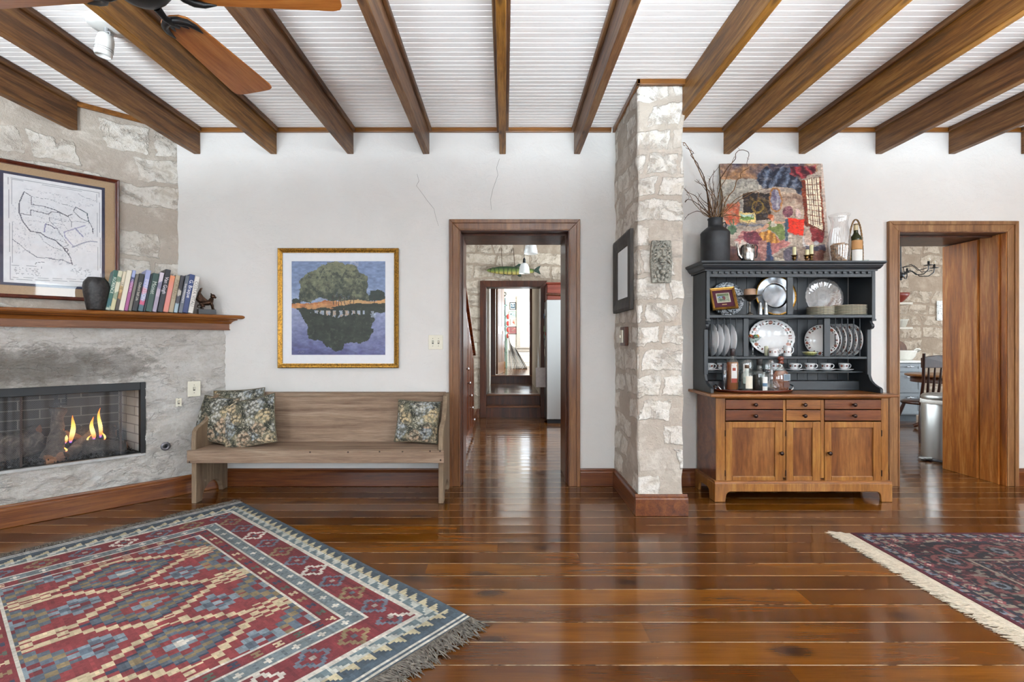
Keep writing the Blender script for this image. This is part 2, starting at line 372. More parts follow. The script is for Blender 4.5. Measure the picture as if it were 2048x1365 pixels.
# ------------------------------------------------------------------ white wall with its two doorways
WB = 4.45          # far face of the thick wall
D1 = (-.357, .512, 2.062); D2 = (3.189, 4.045, 2.048)
b = MB()
for x0, x1 in ((-2.66, D1[0]-.02), (D1[1]+.02, D2[0]-.02), (D2[1]+.02, 5.5)): b.box(x0, x1, W, WB, 0, CZ)
for d in (D1, D2): b.box(d[0]-.02, d[1]+.02, W, WB, d[2]+.02, CZ)
wallb = struct(b.build('wall_back', M['plaster']))
crackm = plain('hairline_crack', '#6d6a66', .9)
def crack(pts):
    q = MB(); q.tube([(X_(px, W), W-.0012, Z_(py, W)) for px, py in pts], .0011, 4); q.build('crack', crackm, wallb)
crack([(834, 348), (838, 362), (833, 372), (845, 388), (855, 402), (868, 418), (871, 432), (877, 452)])
crack([(999, 318), (993, 336), (996, 350), (986, 378), (981, 400), (983, 420)])

def frame_band(b, x0, x1, zt, w, y0, y1, mi=0, z0=0):
    """casing round an opening (three sides, mitred)"""
    b.prism([(x0-w, z0), (x0, z0), (x0, zt), (x0-w, zt+w)], lambda u, v, k: (u, y0+(y1-y0)*k, v), mi)
    b.prism([(x1, z0), (x1+w, z0), (x1+w, zt+w), (x1, zt)], lambda u, v, k: (u, y0+(y1-y0)*k, v), mi)
    b.prism([(x0-w, zt+w), (x0, zt), (x1, zt), (x1+w, zt+w)], lambda u, v, k: (u, y0+(y1-y0)*k, v), mi)
def doorway(n, d, x0c, x1c, ztc, casing_m, jm, jr=None):
    root = bpy.data.objects.new(f'door_{n}', None); COL.objects.link(root); root.location = (d[0], W, 0); struct(root)
    def par(o): o.parent = root; o.matrix_parent_inverse = Matrix.Translation((-d[0], -W, 0)); return o
    w = .088
    b = MB(); frame_band(b, d[0]-.006, d[1]+.006, d[2]+.006, w-.012, W-.022, W+.001)
    frame_band(b, d[0]-.006-(w-.03), d[1]+.006+(w-.03), d[2]+.006+(w-.03), .03, W-.032, W+.0005)
    frame_band(b, d[0]-.006-.0, d[1]+.006, d[2]+.006, .012, W-.027, W+.0008)
    par(b.build('door_casing', casing_m, bevel=.003))
    b = MB(); b.box(d[0]-.02, d[0], W-.02, WB+.02, 0, d[2]+.02)
    b.box(d[0]-.02, d[1]+.02, W-.02, WB+.02, d[2], d[2]+.02)
    b.box(d[0]-.001, d[0]+.012, W+.09, W+.13, 0, d[2]+.0); b.box(d[0], d[1], W+.09, W+.13, d[2]-.012, d[2]+.001)
    if jr is None: b.box(d[1], d[1]+.02, W-.02, WB+.02, 0, d[2]+.02); b.box(d[1]-.012, d[1]+.001, W+.09, W+.13, 0, d[2])
    par(b.build('jamb', jm, bevel=.002))
    if jr:
        b = MB(); b.box(d[1], d[1]+.02, W-.02, W+.2, 0, d[2]+.02); b.box(d[1]-.012, d[1]+.001, W+.03, W+.05, 0, d[2]); par(b.build('jamb_board', jr, bevel=.002))
        b = MB(); b.box(d[1]-.014, d[1]+.02, W+.207, WB+.02, 0, d[2]-.006); par(b.build('jamb_board', jr, bevel=.003))
    return root
# the 6 mm between casing pieces and jamb stays closed by the casing thickness
doorway(1, D1, 0, 0, 0, M['trimz'], M['jamb'])
doorway(2, D2, 0, 0, 0, wood('honey_pine_casing', ('#6b4324', '#8c6038', '#ab8154'), 'Z', 1.2, .45, .1), M['jamb'], M['jamblight'])

# crown trim under the ceiling
def tr(name, f, m): b = MB(); f(b); return struct(b.build(name, m, bevel=.004))
tr('trim_1', lambda b: b.box(-2.68, .86, W-.022, W+.001, CZ-.036, CZ), M['trim'])
tr('trim_2', lambda b: b.box(1.22, 5.2, W-.022, W+.001, CZ-.036, CZ), M['trim'])

# baseboards
def baseb(name, b, m, **k): return struct(b.build(name, m, bevel=.004, **k))
BP = [(0, 0), (.028, 0), (.028, .112), (.024, .12), (.012, .13), (.010, .142), (0, .142)]
def bprof(b, p0, p1, out):
    p0 = Vector((*p0, 0)); p1 = Vector((*p1, 0)); out = Vector((*out, 0))
    b.prism(BP, lambda u, v, k: (p0 if k == 0 else p1)+out*u+Vector((0, 0, v)))
b = MB(); bprof(b, (-2.27, W), (D1[0]-.095, W), (0, -1)); bprof(b, (D1[1]+.095, W), (.885, W), (0, -1))
bprof(b, (1.2, W), (D2[0]-.095, W), (0, -1)); bprof(b, (D2[1]+.095, W), (5.2, W), (0, -1))
baseb('baseboard_back', b, M['base'])

# ------------------------------------------------------------------ stone pillar
PX0, PX1, PY = .893, 1.195, 3.262
msl = stone('pillar_stone', (1, 1), 2, cover=.74, big=.95)
def pillar():
    b = MB()
    per = [(PX0, W+.05), (PX0, PY), (PX1, PY), (PX1, W+.05)]
    segs = [(0, 1, 28), (1, 2, 20), (2, 3, 28)]; ring = []
    for a, c, n in segs:
        for i in range(n):
            t = i/n; ring.append((per[a][0]+(per[c][0]-per[a][0])*t, per[a][1]+(per[c][1]-per[a][1])*t, a))
    ring.append((per[3][0], per[3][1], 2)); nz = 100
    cx, cy = (PX0+PX1)/2, 3.6
    vs = []
    for j in range(nz+1):
        z = CZ*j/nz
        for x, y, s in ring:
            q = mnoise.noise(Vector((x*4, y*4, z*4.5)))*.011 + mnoise.noise(Vector((x*13+5, y*13, z*13)))*.006+mnoise.noise(Vector((x*34+5, y*34, z*34)))*.003
            ed = mnoise.noise(Vector((3, 7, z*7)))*.014 if (abs(x-PX1) < .03 and y < PY+.05) else 0
            dx = -1 if s == 0 else (1 if s == 2 else 0); dy = -1 if s == 1 else 0
            if abs(x-PX0) < .001 and abs(y-PY) < .001: dx, dy = -.5, -.5
            if z > 2.62: q += .018*min(1, (z-2.62)/.12)*(1 if s else .2)
            vs.append((x+dx*q+(ed if s else 0), y+dy*q, z))
    n = len(ring)
    b.add(vs, [(j*n+i, j*n+i+1, (j+1)*n+i+1, (j+1)*n+i) for j in range(nz) for i in range(n-1)], 0, True)
    o = b.build('wall_pillar', msl); struct(o)
    q = MB()
    for p0, p1, out in (((PX0+.004, W), (PX0+.004, PY-.0), (-1, 0)), ((PX0-.022, PY+.002), (PX1+.03, PY+.002), (0, -1)), ((PX1-.004, PY), (PX1-.004, W), (1, 0))):
        bprof(q, p0, p1, out)
    struct(q.build('baseboard_pillar', M['basey'], bevel=.003))
    q = MB(); q.box(PX0-.022, PX0, PY-.07, W, CZ-.036, CZ); q.box(PX0-.022, PX1+.02, PY-.07, PY-.048, CZ-.036, CZ); q.box(PX1, PX1+.022, PY-.07, W, CZ-.036, CZ)
    struct(q.build('trim_3', M['trim'], bevel=.004))
pillar()

# ------------------------------------------------------------------ corner fireplace wall at 45 degrees
CL, CU = -6.207, -6.592
def fp(c, t, off, z): return Vector((c+W-t*R2+off*R2, W-t*R2-off*R2, z))
def on_plane(px, c): k = (px-CX)/F; Zd = c/(k-1); return (W-Zd)/R2, Zd       # distance from the corner, depth
FT0, FT1, FZ0, FZ1 = .527, 1.80, .348, .8735
# direction value of a point on the lower wall: u = dot(p, tdir) = t + u0
U0 = -R2*(CL+W) - R2*W
m_low = rubble('chimney_rubble_stone', (-R2, -R2), 5, soot=(U0+1.05, .99, .62, .17))
m_up = stone('chimney_upper_stone', (-R2, -R2), 9, cover=.62, big=1.15, contrast=.72)
def crag(t, z):
    """broken stone faces: stepped ledges running roughly level"""
    w = mnoise.noise(Vector((t*2.2, z*2.2, 3)))*.10
    p = Vector((t*3.4+w*6, (z+w)*6.5, 2.2)); r = mnoise.ridged_multi_fractal(p, .95, 2.1, 5, 1.0, 2.0)
    h = mnoise.noise(Vector((t*3, z*5.5, 7)))
    q = mnoise.fractal(Vector((t*14, z*22, 1)), .8, 2.1, 4)
    m_ = max(0, min(1, .5+1.6*mnoise.noise(Vector((t*2.3, z*3.6, 11)))))
    return .013*h+.019*(r-1.1)*m_+.009*q*(.4+m_)
def wallgrid(name, c, t0, t1, z0, z1, st, mat, amp, hole=None, bulge=0):
    nu, nv = round((t1-t0)/st), round((z1-z0)/st)
    def f(u, v):
        t = t0+(t1-t0)*u; z = z0+(z1-z0)*v
        if hole:
            for e in (hole[0], hole[1]):
                if abs(t-e) < st*.5: t = e
            for e in (hole[2], hole[3]):
                if abs(z-e) < st*.5: z = e
        q = mnoise.noise(Vector((t*4, z*6, c)))*amp+mnoise.noise(Vector((t*11, z*16, c+4)))*amp*.6+mnoise.noise(Vector((t*30, z*40, c+4)))*amp*.3
        if bulge: q = crag(t, z)
        if bulge and hole and hole[0]-.1 < t < hole[1] and z >= hole[3]:
            q += bulge*max(0, 1-(z-hole[3])/.3)*(1+.5*mnoise.noise(Vector((t*5, z*5, 9))))*min(1, (t-hole[0]+.1)/.15)
        return fp(c, t, max(q, -.01), z)
    sk = None
    if hole:
        sk = lambda u, v: hole[0] < t0+(t1-t0)*u < hole[1] and hole[2] < z0+(z1-z0)*v < hole[3]
    b = MB(); b.grid(nu, nv, f, skip=sk)
    return b
b = wallgrid('w', CL, -.03, 3.2, 0, 1.30, .0095, m_low, .011, (FT0, FT1, FZ0, FZ1), .028)
b.add([fp(CL, -.03, 0, 1.3), fp(CL, 3.2, 0, 1.3), fp(CL, 3.2, -.3, 1.3), fp(CL, -.03, -.3, 1.3)], [(0, 1, 2, 3)])
struct(b.build('wall_fireplace', m_low))
b = wallgrid('w', CU, -.03, 3.0, 1.28, CZ+.02, .03, m_up, .009)
b.add([fp(CU, -.03, -.02, 1.2), fp(CU, 3, -.02, 1.2), fp(CU, 3, -.02, 3), fp(CU, -.03, -.02, 3)], [(0, 1, 2, 3)])
struct(b.build('wall_chimney', m_up))
b = MB(); p0, p1 = fp(CL, -.02, .018, 0), fp(CL, 3.2, .018, 0); bprof(b, p0[:2], p1[:2], (R2, -R2)); baseb('baseboard_fireplace', b, M['based'])
b = MB(); b.prism([(0, 0), (.022, 0), (.022, .036), (0, .036)], lambda u, v, k: fp(CU, -.02 if k == 0 else 3, u, CZ-.036+v)); struct(b.build('trim_4', M['trim'], bevel=.004))

# the rest of the room: left, right and rear walls with windows, all plaster
def wall_with_windows(name, axis, pos, thick, a0, a1, wins, z0=0, z1=CZ, mat=None):
    """axis 'x': wall plane x = pos running along y"""
    b = MB()
    def bx(p, q, r, s):
        if axis == 'x': b.box(min(pos, pos+thick), max(pos, pos+thick), p, q, r, s)
        else: b.box(p, q, min(pos, pos+thick), max(pos, pos+thick), r, s)
    cur = a0
    for w0, w1, s0, s1 in sorted(wins): bx(cur, w0, z0, z1); bx(w0, w1, z0, s0); bx(w0, w1, s1, z1); cur = w1
    bx(cur, a1, z0, z1)
    return struct(b.build(name, mat or M['plaster']))
M['sash'] = plain('white_sash_paint', '#e9e7e2', .4, var=.02)
NW = [0]
def sash(axis, pos, w0, w1, s0, s1, mat=None, w=.055, cols=1):
    NW[0] += 1
    b = MB()
    def bx(p, q, r, s, d=.02):
        if axis == 'x': b.box(pos-d, pos+d, p, q, r, s)
        else: b.box(p, q, pos-d, pos+d, r, s)
    bx(w0, w0+w, s0, s1); bx(w1-w, w1, s0, s1); bx(w0+w, w1-w, s0, s0+w, .0195); bx(w0+w, w1-w, s1-w, s1, .0195); bx(w0+w, w1-w, (s0+s1)/2-.022, (s0+s1)/2+.022, .0195)
    for c in range(1, cols): x = w0+(w1-w0)*c/cols; bx(x-.012, x+.012, s0+w, s1-w, .015)
    o = struct(b.build(f'window_{NW[0]}', mat or M['sash'], bevel=.003)); return o
wall_with_windows('wall_left', 'x', -4.6, .2, -2.6, 2.1, [])
wall_with_windows('wall_right', 'x', 5.2, .2, -2.6, W, [(-2.15, -.55, .75, 2.2), (.25, 1.85, .75, 2.2)])
for y0 in (-2.15, .25): sash('x', 5.3, y0, y0+1.6, .75, 2.2)
wr = [(x, x+1.8, .7, 2.4) for x in (-3.4, -.3, 2.7)]
wall_with_windows('wall_rear', 'y', -2.4, -.2, -4.6, 5.4, wr)
for x0, x1, s0, s1 in wr: sash('y', -2.5, x0, x1, s0, s1)
# ------------------------------------------------------------------ ceiling beams
mbeam = [wood(f'brown_beam_{i}', [('#5b3a1c', '#85592f', '#a0743f'), ('#63400f', '#91601f', '#b3803a'), ('#54341d', '#7a5332', '#967049')][i], 'Y', 1, .5, .1, streak=15, knots=True, bump=.5, contrast=.62) for i in range(3)]
beams = [(-3.10, 3.49, 0, 'short exposed beam running into the stone wall above the framed map'),
         (-2.497, W, 0, 'exposed beam crossing the corner between stone chimney and white wall'),
         (-1.876, W, 1, 'exposed beam just behind the long fan blade'),
         (-1.254, W, 2, 'exposed beam ending on white wall above the lake painting'),
         (-.639, W, 2, 'exposed beam between the lake painting and the hall doorway'),
         (-.019, W, 1, 'exposed beam seen end on above the middle of hall doorway'),
         (.584, W, 2, 'exposed beam between hall doorway and the stone pillar'),
         (1.213, W, 1, 'exposed beam resting against the right side of stone pillar'),
         (1.797, W, 1, 'exposed beam ending above the twigs on black hutch'),
         (2.406, W, 1, 'exposed beam ending above the leaning interior painting'),
         (3.03, W, 0, 'exposed beam ending just left of the kitchen doorway'),
         (3.623, W, 0, 'exposed beam ending over the kitchen doorway'),
         (4.21, W, 0, 'exposed beam at the far right edge of the ceiling')]
for i, (x, y1, k, lab) in enumerate(beams):
    t = thing('ceiling_beam', lab, 'beam', (x, y1, CZ), group='exposed ceiling beams')
    b = MB(); L = y1+2.38
    n = 40
    prof = [(-.0255, -.001), (-.0255, -.21), (.0255, -.21), (.0255, -.001)]
    vs = []
    for j in range(n+1):
        y = -L*j/n
        for u, v in prof:
            q = .003*mnoise.noise(Vector((x*7+u*40, y*3, v*20))); vs.append((u+q, y, v+(q if v < -.1 else 0)))
    fs = [(j*4+a, j*4+(a+1) % 4, (j+1)*4+(a+1) % 4, (j+1)*4+a) for j in range(n) for a in range(4)]
    b.add(vs, fs+[(0, 3, 2, 1), (n*4, n*4+1, n*4+2, n*4+3)])
    b.build('beam', mbeam[k], t, bevel=.004)
    for s in (-1, 1):
        if i == 7 and s < 0: continue
        q = MB(); q.box(min(s*.024, s*.048), max(s*.024, s*.048), -L, -.0225 if y1 == W else -.07, -.034, -.0005); q.build('ceiling_strip', M['trim'] if 0 else mbeam[2], t, bevel=.006)
# ------------------------------------------------------------------ tiny raster for woven and painted surfaces
def hexf(c): return np.array([int(c.lstrip('#')[i:i+2], 16)/255 for i in (0, 2, 4)]) if isinstance(c, str) else np.array(c, float)
def vnoise(h, w, cell, seed=0, octs=4, rough=.5, asp=1.0):
    rng = np.random.RandomState(seed); out = np.zeros((h, w)); amp = 1; tot = 0
    for o in range(octs):
        cy, cx = max(1., cell/2**o), max(1., cell*asp/2**o)
        gh, gw = int(h/cy)+3, int(w/cx)+3; g = rng.rand(gh, gw)
        y = np.arange(h)/cy; x = np.arange(w)/cx; yi = y.astype(int); xi = x.astype(int); fy = (y-yi)[:, None]; fx = (x-xi)[None]
        fy = fy*fy*(3-2*fy); fx = fx*fx*(3-2*fx)
        v = (g[yi][:, xi]*(1-fx)+g[yi][:, xi+1]*fx)*(1-fy)+(g[yi+1][:, xi]*(1-fx)+g[yi+1][:, xi+1]*fx)*fy
        out += v*amp; tot += amp; amp *= rough
    return out/tot
class CV:
    def __init__(s, w, h, c): s.w, s.h = w, h; s.a = np.zeros((h, w, 3))+hexf(c); s.Y, s.X = np.mgrid[0:h, 0:w]; s.u = (s.X+.5)/w; s.v = (s.Y+.5)/h
    def put(s, m, c, al=1.0):
        m = (np.asarray(m, float)*al)[..., None]; s.a = s.a*(1-m)+hexf(c)*m; return s
    def blend(s, m, c1, c2, t):
        t = np.clip(t, 0, 1)[..., None]; c = hexf(c1)*(1-t)+hexf(c2)*t; m = np.asarray(m, float)[..., None]; s.a = s.a*(1-m)+c*m; return s
    def rect(s, u0, v0, u1, v1): return (s.u >= u0) & (s.u < u1) & (s.v >= v0) & (s.v < v1)
    def ell(s, cu, cv, ru, rv, wob=0, seed=1):
        d = np.sqrt(((s.u-cu)/ru)**2+((s.v-cv)/rv)**2)
        if wob: d = d+wob*(vnoise(s.h, s.w, s.h*.08, seed)-.5)*2
        return d < 1
    def poly(s, pts, wob=0, seed=1):
        u, v = s.u, s.v
        if wob: u = u+wob*(vnoise(s.h, s.w, s.h*.06, seed)-.5)*2; v = v+wob*(vnoise(s.h, s.w, s.h*.06, seed+9)-.5)*2
        ins = np.zeros(s.u.shape, bool); n = len(pts)
        for i in range(n):
            x0, y0 = pts[i]; x1, y1 = pts[(i+1) % n]
            if y0 == y1: continue
            ins ^= ((v > min(y0, y1)) & (v <= max(y0, y1)) & (u < (v-y0)*(x1-x0)/(y1-y0)+x0))
        return ins
    def line(s, pts, w=.004, wob=0, seed=3):
        m = np.zeros(s.u.shape, bool); u, v = s.u, s.v
        if wob: u = u+wob*(vnoise(s.h, s.w, s.h*.04, seed)-.5)*2; v = v+wob*(vnoise(s.h, s.w, s.h*.04, seed+9)-.5)*2
        asp = s.h/s.w
        for (x0, y0), (x1, y1) in zip(pts, pts[1:]):
            dx, dy = x1-x0, (y1-y0)*asp; L2 = dx*dx+dy*dy+1e-12
            t = np.clip(((u-x0)*dx+(v-y0)*asp*dy)/L2, 0, 1)
            m |= ((u-x0-t*dx)**2+((v-y0)*asp-t*dy)**2) < w*w
        return m
    def jit(s, amt=.04, cell=3, seed=5, asp=1):
        s.a = np.clip(s.a*(1+(vnoise(s.h, s.w, cell, seed, 2, .6, asp)[..., None]-.5)*2*amt), 0, 1); return s
def to_lin(a): a = np.clip(a, 0, 1); return np.where(a <= .04045, a/12.92, ((a+.055)/1.055)**2.4)
def canvas_mesh(name, cv, f, mat, parent=None, extra=None):
    """a sheet of coloured cells; f(u, v) -> point, v runs downwards"""
    h, w = cv.h, cv.w
    vs = [tuple(f(i/w, j/h)) for j in range(h+1) for i in range(w+1)]
    I, J = np.meshgrid(np.arange(w), np.arange(h)); a = (J*(w+1)+I).ravel()
    fs = np.stack([a, a+(w+1), a+(w+1)+1, a+1], 1)
    me = bpy.data.meshes.new(name); me.from_pydata(vs, [], fs.tolist()); me.materials.append(mat)
    at_ = me.color_attributes.new('Col', 'FLOAT_COLOR', 'CORNER')
    c = np.ones((h*w, 4, 4), np.float32); c[:, :, :3] = to_lin(cv.a).reshape(-1, 1, 3); at_.data.foreach_set('color', c.ravel())
    me.update(); o = bpy.data.objects.new(name, me); COL.objects.link(o)
    if parent: o.parent = parent
    return o
M['paint'] = colour_attr('painted_canvas', .55, .25, 120)
M['paper'] = colour_attr('printed_paper', .75)

# ------------------------------------------------------------------ fireplace
mfb = None
def fb_brick(name, c1, c2, mor):
    m = NT(name); u = m.vmath('DOT_PRODUCT', m.co, (-R2*1.0, -R2, 0)); u2 = m.vmath('DOT_PRODUCT', m.co, (R2, -R2, 0)); sep = m.n('SeparateXYZ'); m.l(m.co, sep.inputs[0])
    cb = m.n('CombineXYZ'); m.l(m.math('ADD', u, u2), cb.inputs[0]); m.l(sep.outputs[2], cb.inputs[1])
    br = m.n('TexBrick'); m.l(cb.outputs[0], br.inputs['Vector'])
    for k, x in (('Scale', 1), ('Brick Width', .225), ('Row Height', .068), ('Mortar Size', .004), ('Color1', (*lin(c1), 1)), ('Color2', (*lin(c2), 1)), ('Mortar', (*lin(mor), 1))): br.inputs[k].default_value = x
    return m.done(color=br.outputs['Color'], rough=.9, normal=m.bump(br.outputs['Fac'], -.4, .004))
fire = thing('fireplace', 'black framed fireplace opening with mesh curtains set in rough stone', 'fireplace', fp(CL, (FT0+FT1)/2, 0, FZ0))
def par_to(o, root): o.parent = root; o.matrix_parent_inverse = Matrix.LocRotScale(root.location, root.rotation_euler, root.scale).inverted(); return o
b = MB()
DEP = .46
bx = [(FT0+.0, .0), (FT0+.10, -DEP), (FT1-.10, -DEP), (FT1, 0)]
for i in (0, 1, 2):
    (t0, o0), (t1, o1) = bx[i], bx[i+1]
    b.add([fp(CL, t0, o0, FZ0), fp(CL, t1, o1, FZ0), fp(CL, t1, o1, FZ1+.05), fp(CL, t0, o0, FZ1+.05)], [(0, 1, 2, 3)], 0 if i != 1 else 1)
par_to(b.build('firebox', [fb_brick('pale_firebrick', '#a9adad', '#babdbc', '#85878a'), fb_brick('sooty_firebrick', '#3c3a38', '#56534f', '#77736c')]), fire)
b = MB(); b.add([fp(CL, FT0, .0, FZ0+.004), fp(CL, FT0, -DEP, FZ0+.004), fp(CL, FT1, -DEP, FZ0+.004), fp(CL, FT1, .0, FZ0+.004)], [(0, 1, 2, 3)])
b.add([fp(CL, FT0, .0, FZ1+.04), fp(CL, FT0, -DEP, FZ1+.04), fp(CL, FT1, -DEP, FZ1+.04), fp(CL, FT1, .0, FZ1+.04)], [(0, 1, 2, 3)])
par_to(b.build('hearth', plain('black_ash_floor', '#1d1c1b', .95)), fire)
b = MB()
def tbox(b, c, t0, t1, o0, o1, z0, z1, mi=0):
    vs = [fp(c, t, o, z) for z in (z0, z1) for o in (o0, o1) for t in (t0, t1)]
    b.add(vs, [(0, 2, 3, 1), (4, 5, 7, 6), (0, 1, 5, 4), (2, 6, 7, 3), (0, 4, 6, 2), (1, 3, 7, 5)], mi)
tbox(b, CL, FT0-.004, FT0+.028, -.07, .012, FZ0, FZ1); tbox(b, CL, FT1-.028, FT1, -.07, .012, FZ0, FZ1); tbox(b, CL, FT0+.028, FT1-.028, -.07, .014, FZ1-.058, FZ1)
par_to(b.build('metal_surround', M['black'], bevel=.003), fire)
b = MB(); tbox(b, CL, FT0+.0, FT1, -.02, .012, FZ0-.012, FZ0+.006); par_to(b.build('sill_strip', plain('brushed_aluminium_strip', '#b9bab8', .35, .7)), fire)
def mesh_mat():
    m = NT('fine_wire_mesh'); u = m.vmath('DOT_PRODUCT', m.co, (-R2, -R2, 0)); sep = m.n('SeparateXYZ'); m.l(m.co, sep.inputs[0])
    def st(s): return m.math('LESS_THAN', m.math('FRACT', m.math('MULTIPLY', m.math('ADD', u, m.math('MULTIPLY', sep.outputs[2], s)), 125)), .13)
    a = m.math('MAXIMUM', st(.6), st(-.6))
    m.l(a, m.b.inputs['Alpha']); return m.done(color='#77777a', rough=.4, metal=.6)
mm = mesh_mat()
def curtain(t0, t1, folds):
    b = MB(); n = 90
    def f(u, v):
        t = t0+(t1-t0)*u; return fp(CL, t, -.05+.006*math.sin(u*folds*2*PI)+.003*math.sin(u*folds*5.1), FZ0+.006+(FZ1-.06-FZ0)*v)
    b.grid(n, 2, f); return par_to(b.build('mesh_curtain', mm), fire)
curtain(FT0+.10, 1.16, 5); curtain(1.165, FT1-.04, 8)
b = MB()
mrod = plain('rusty_rod', '#4a3a33', .5, .5)
for t in (1.165, .655): b = MB(); tbox(b, CL, t, t+.012, -.062, -.05, FZ0+.005, FZ1-.055); par_to(b.build('curtain_rod', mrod), fire)
b = MB(); tbox(b, CL, .98, 1.0, -.44, -.43, .62, FZ1); tbox(b, CL, .93, .94, -.44, -.43, .7, FZ1); tbox(b, CL, .93, 1.0, -.44, -.42, .70, .72); par_to(b.build('damper_handle', M['black']), fire)

def bark_mat(name, c):
    m = NT(name); n1 = m.noise(m.co, 14, 6, .7, 1); n2 = m.noise(m.co, 60, 4, .7)
    return m.done(color=m.ramp(n1, [(.3, c[0]), (.55, c[1]), (.75, c[2])]), rough=.95, normal=m.bump(m.math('ADD', n1, m.math('MULTIPLY', n2, .4)), 1, .02))
mb1 = bark_mat('ceramic_log_bark', ('#3b342f', '#6d6158', '#a39486')); mb2 = bark_mat('charred_log_bark', ('#262321', '#4d4843', '#7d766d')); mb3 = bark_mat('cut_log_end', ('#6e4b38', '#9a7259', '#b89378'))
def log(name, lab, pts, rs, mats):
    c = fp(CL, *pts[len(pts)//2]); t = thing(name, lab, 'log', c, group='logs in the fireplace')
    P = [fp(CL, *p)-c for p in pts]; n = 18; q = MB(); ring = []
    L = 14; rr = []
    PP = []
    for i in range(L+1):
        s = i/L*(len(P)-1); k = min(int(s), len(P)-2); fr = s-k; PP.append(P[k].lerp(P[k+1], fr)); rr.append(rs[k]*(1-fr)+rs[k+1]*fr)
    q.tube(PP, rr, n, 0); q.v = [tuple(Vector(v)+Vector((mnoise.noise(Vector(v)*16+c), mnoise.noise(Vector(v)*16+c*3), mnoise.noise(Vector(v)*16-c)))*rs[0]*.35) for v in q.v]
    q.m[-1] = 1; q.m[-2] = 1
    q.build('bark', mats, t); return t
log('fire_log', 'tall pale bark log standing upright in the fire', [(1.02, -.12, .375), (1.0, -.15, .5), (.995, -.17, .62), (.99, -.18, .71)], [.062, .05, .036, .05], [mb1, mb3])
log('fire_log', 'thick grey log lying at the left rear of the fire', [(1.34, -.30, .42), (1.2, -.30, .46), (1.07, -.30, .5)], [.10, .1, .085], [mb1, mb3])
log('fire_log', 'charred log lying behind the flames', [(.66, -.33, .47), (.8, -.33, .49), (.93, -.32, .47)], [.06, .062, .055], [mb2, mb3])
log('fire_log', 'long charred log lying along the front of the grate', [(.62, -.10, .40), (.75, -.13, .41), (.86, -.14, .42)], [.042, .046, .05], [mb2, mb3])
log('fire_log', 'small log with lit tip propped under the right flames', [(.95, -.12, .38), (.87, -.18, .44), (.80, -.24, .50)], [.036, .034, .03], [mb1, mb3])
log('fire_log', 'short stub with pinkish cut end lying at the foot of the upright log', [(1.06, -.07, .37), (1.01, -.08, .375), (.965, -.09, .385)], [.03, .033, .03], [mb3, mb3])
log('fire_log', 'thin branch crossing behind the left flame', [(.98, -.22, .52), (.91, -.24, .50), (.86, -.25, .46)], [.022, .022, .02], [mb3, mb3])
rng = random.Random(4)
b = MB()
for i in range(1500):
    t = rng.uniform(FT0+.06, FT1-.1); o = rng.uniform(-.40, -.035)
    if t < FT0+.1*(-o/DEP)+.03: continue
    c = fp(CL, t, o, FZ0+.006+rng.random()*.028); r = rng.uniform(.005, .013); a = [rng.uniform(.6, 1.2) for _ in range(6)]
    b.add([c+Vector((r*a[0], 0, 0)), c+Vector((0, r*a[1], 0)), c+Vector((-r*a[2], 0, 0)), c+Vector((0, -r*a[3], 0)), c+Vector((0, 0, r*a[4])), c+Vector((0, 0, -r*a[5]))], [(0, 1, 4), (1, 2, 4), (2, 3, 4), (3, 0, 4), (1, 0, 5), (2, 1, 5), (3, 2, 5), (0, 3, 5)])
o = b.build('lava_gravel', plain('black_gravel', '#2b2a2a', .7, var=.5, scale=60)); o['kind'] = 'stuff'; o['label'] = 'bed of black lava gravel under the logs'
def flame_mat():
    m = NT('gas_flame'); m.t.nodes.remove(m.b)
    g = m.n('TexCoord').outputs['Generated']; sep = m.n('SeparateXYZ'); m.l(g, sep.inputs[0])
    c = m.ramp(sep.outputs[2], [(0, '#3a4cc0'), (.12, '#ff7a30'), (.4, '#ffd98a'), (.7, '#ffb648'), (1, '#ff6a18')])
    e = m.n('Emission'); m.l(c, e.inputs[0]); e.inputs[1].default_value = 1.15
    tr = m.n('BsdfTransparent'); mx = m.n('MixShader'); lw = m.n('LayerWeight'); lw.inputs[0].default_value = .25
    m.l(m.ramp(lw.outputs['Facing'], [(.3, .12), (.9, .92)]), mx.inputs[0]); m.l(e.outputs[0], mx.inputs[1]); m.l(tr.outputs[0], mx.inputs[2])
    m.l(mx.outputs[0], m.t.nodes['Material Output'].inputs[0]); return m.mat
fm = flame_mat()
def flame(t, o, z, h, r, lean, lab):
    root = fp(CL, t, o, z); q = MB(); pts = []; rs = []
    for i in range(13):
        s = i/12; pts.append(fp(CL, -lean*s*s*h+.010*math.sin(s*5+t*30)*(.3+s), .004*math.sin(s*6), s*h)-fp(CL, 0, 0, 0)); rs.append(max(.0008, r*.72*(math.sin(min(1, s*1.25+.12)*PI*.5)**.8)*(1-s)**.75*1.45))
    q.tube(pts, rs, 12); ob = q.build('flame', fm); ob.location = root; tag(ob, lab, 'flame', 'flames in the fireplace')
flame(.925, -.16, .46, .19, .024, .12, 'tall flame at the left with a curling tip'); flame(.955, -.15, .46, .10, .016, .05, 'low broad flame at the foot of the left tall flame')
flame(.80, -.19, .46, .165, .022, -.05, 'middle flame just left of the tallest one'); flame(.765, -.19, .47, .215, .02, .03, 'tallest narrow flame rising at the right')
flame(.83, -.15, .45, .055, .009, .05, 'little flame licking over the small log'); flame(.745, -.16, .45, .07, .010, .05, 'little flame at the foot of the tallest one')
flame(.985, -.16, .42, .045, .008, 0, 'tiny flame beside the upright log'); flame(.955, -.10, .41, .04, .009, 0, 'tiny flame low between the logs')
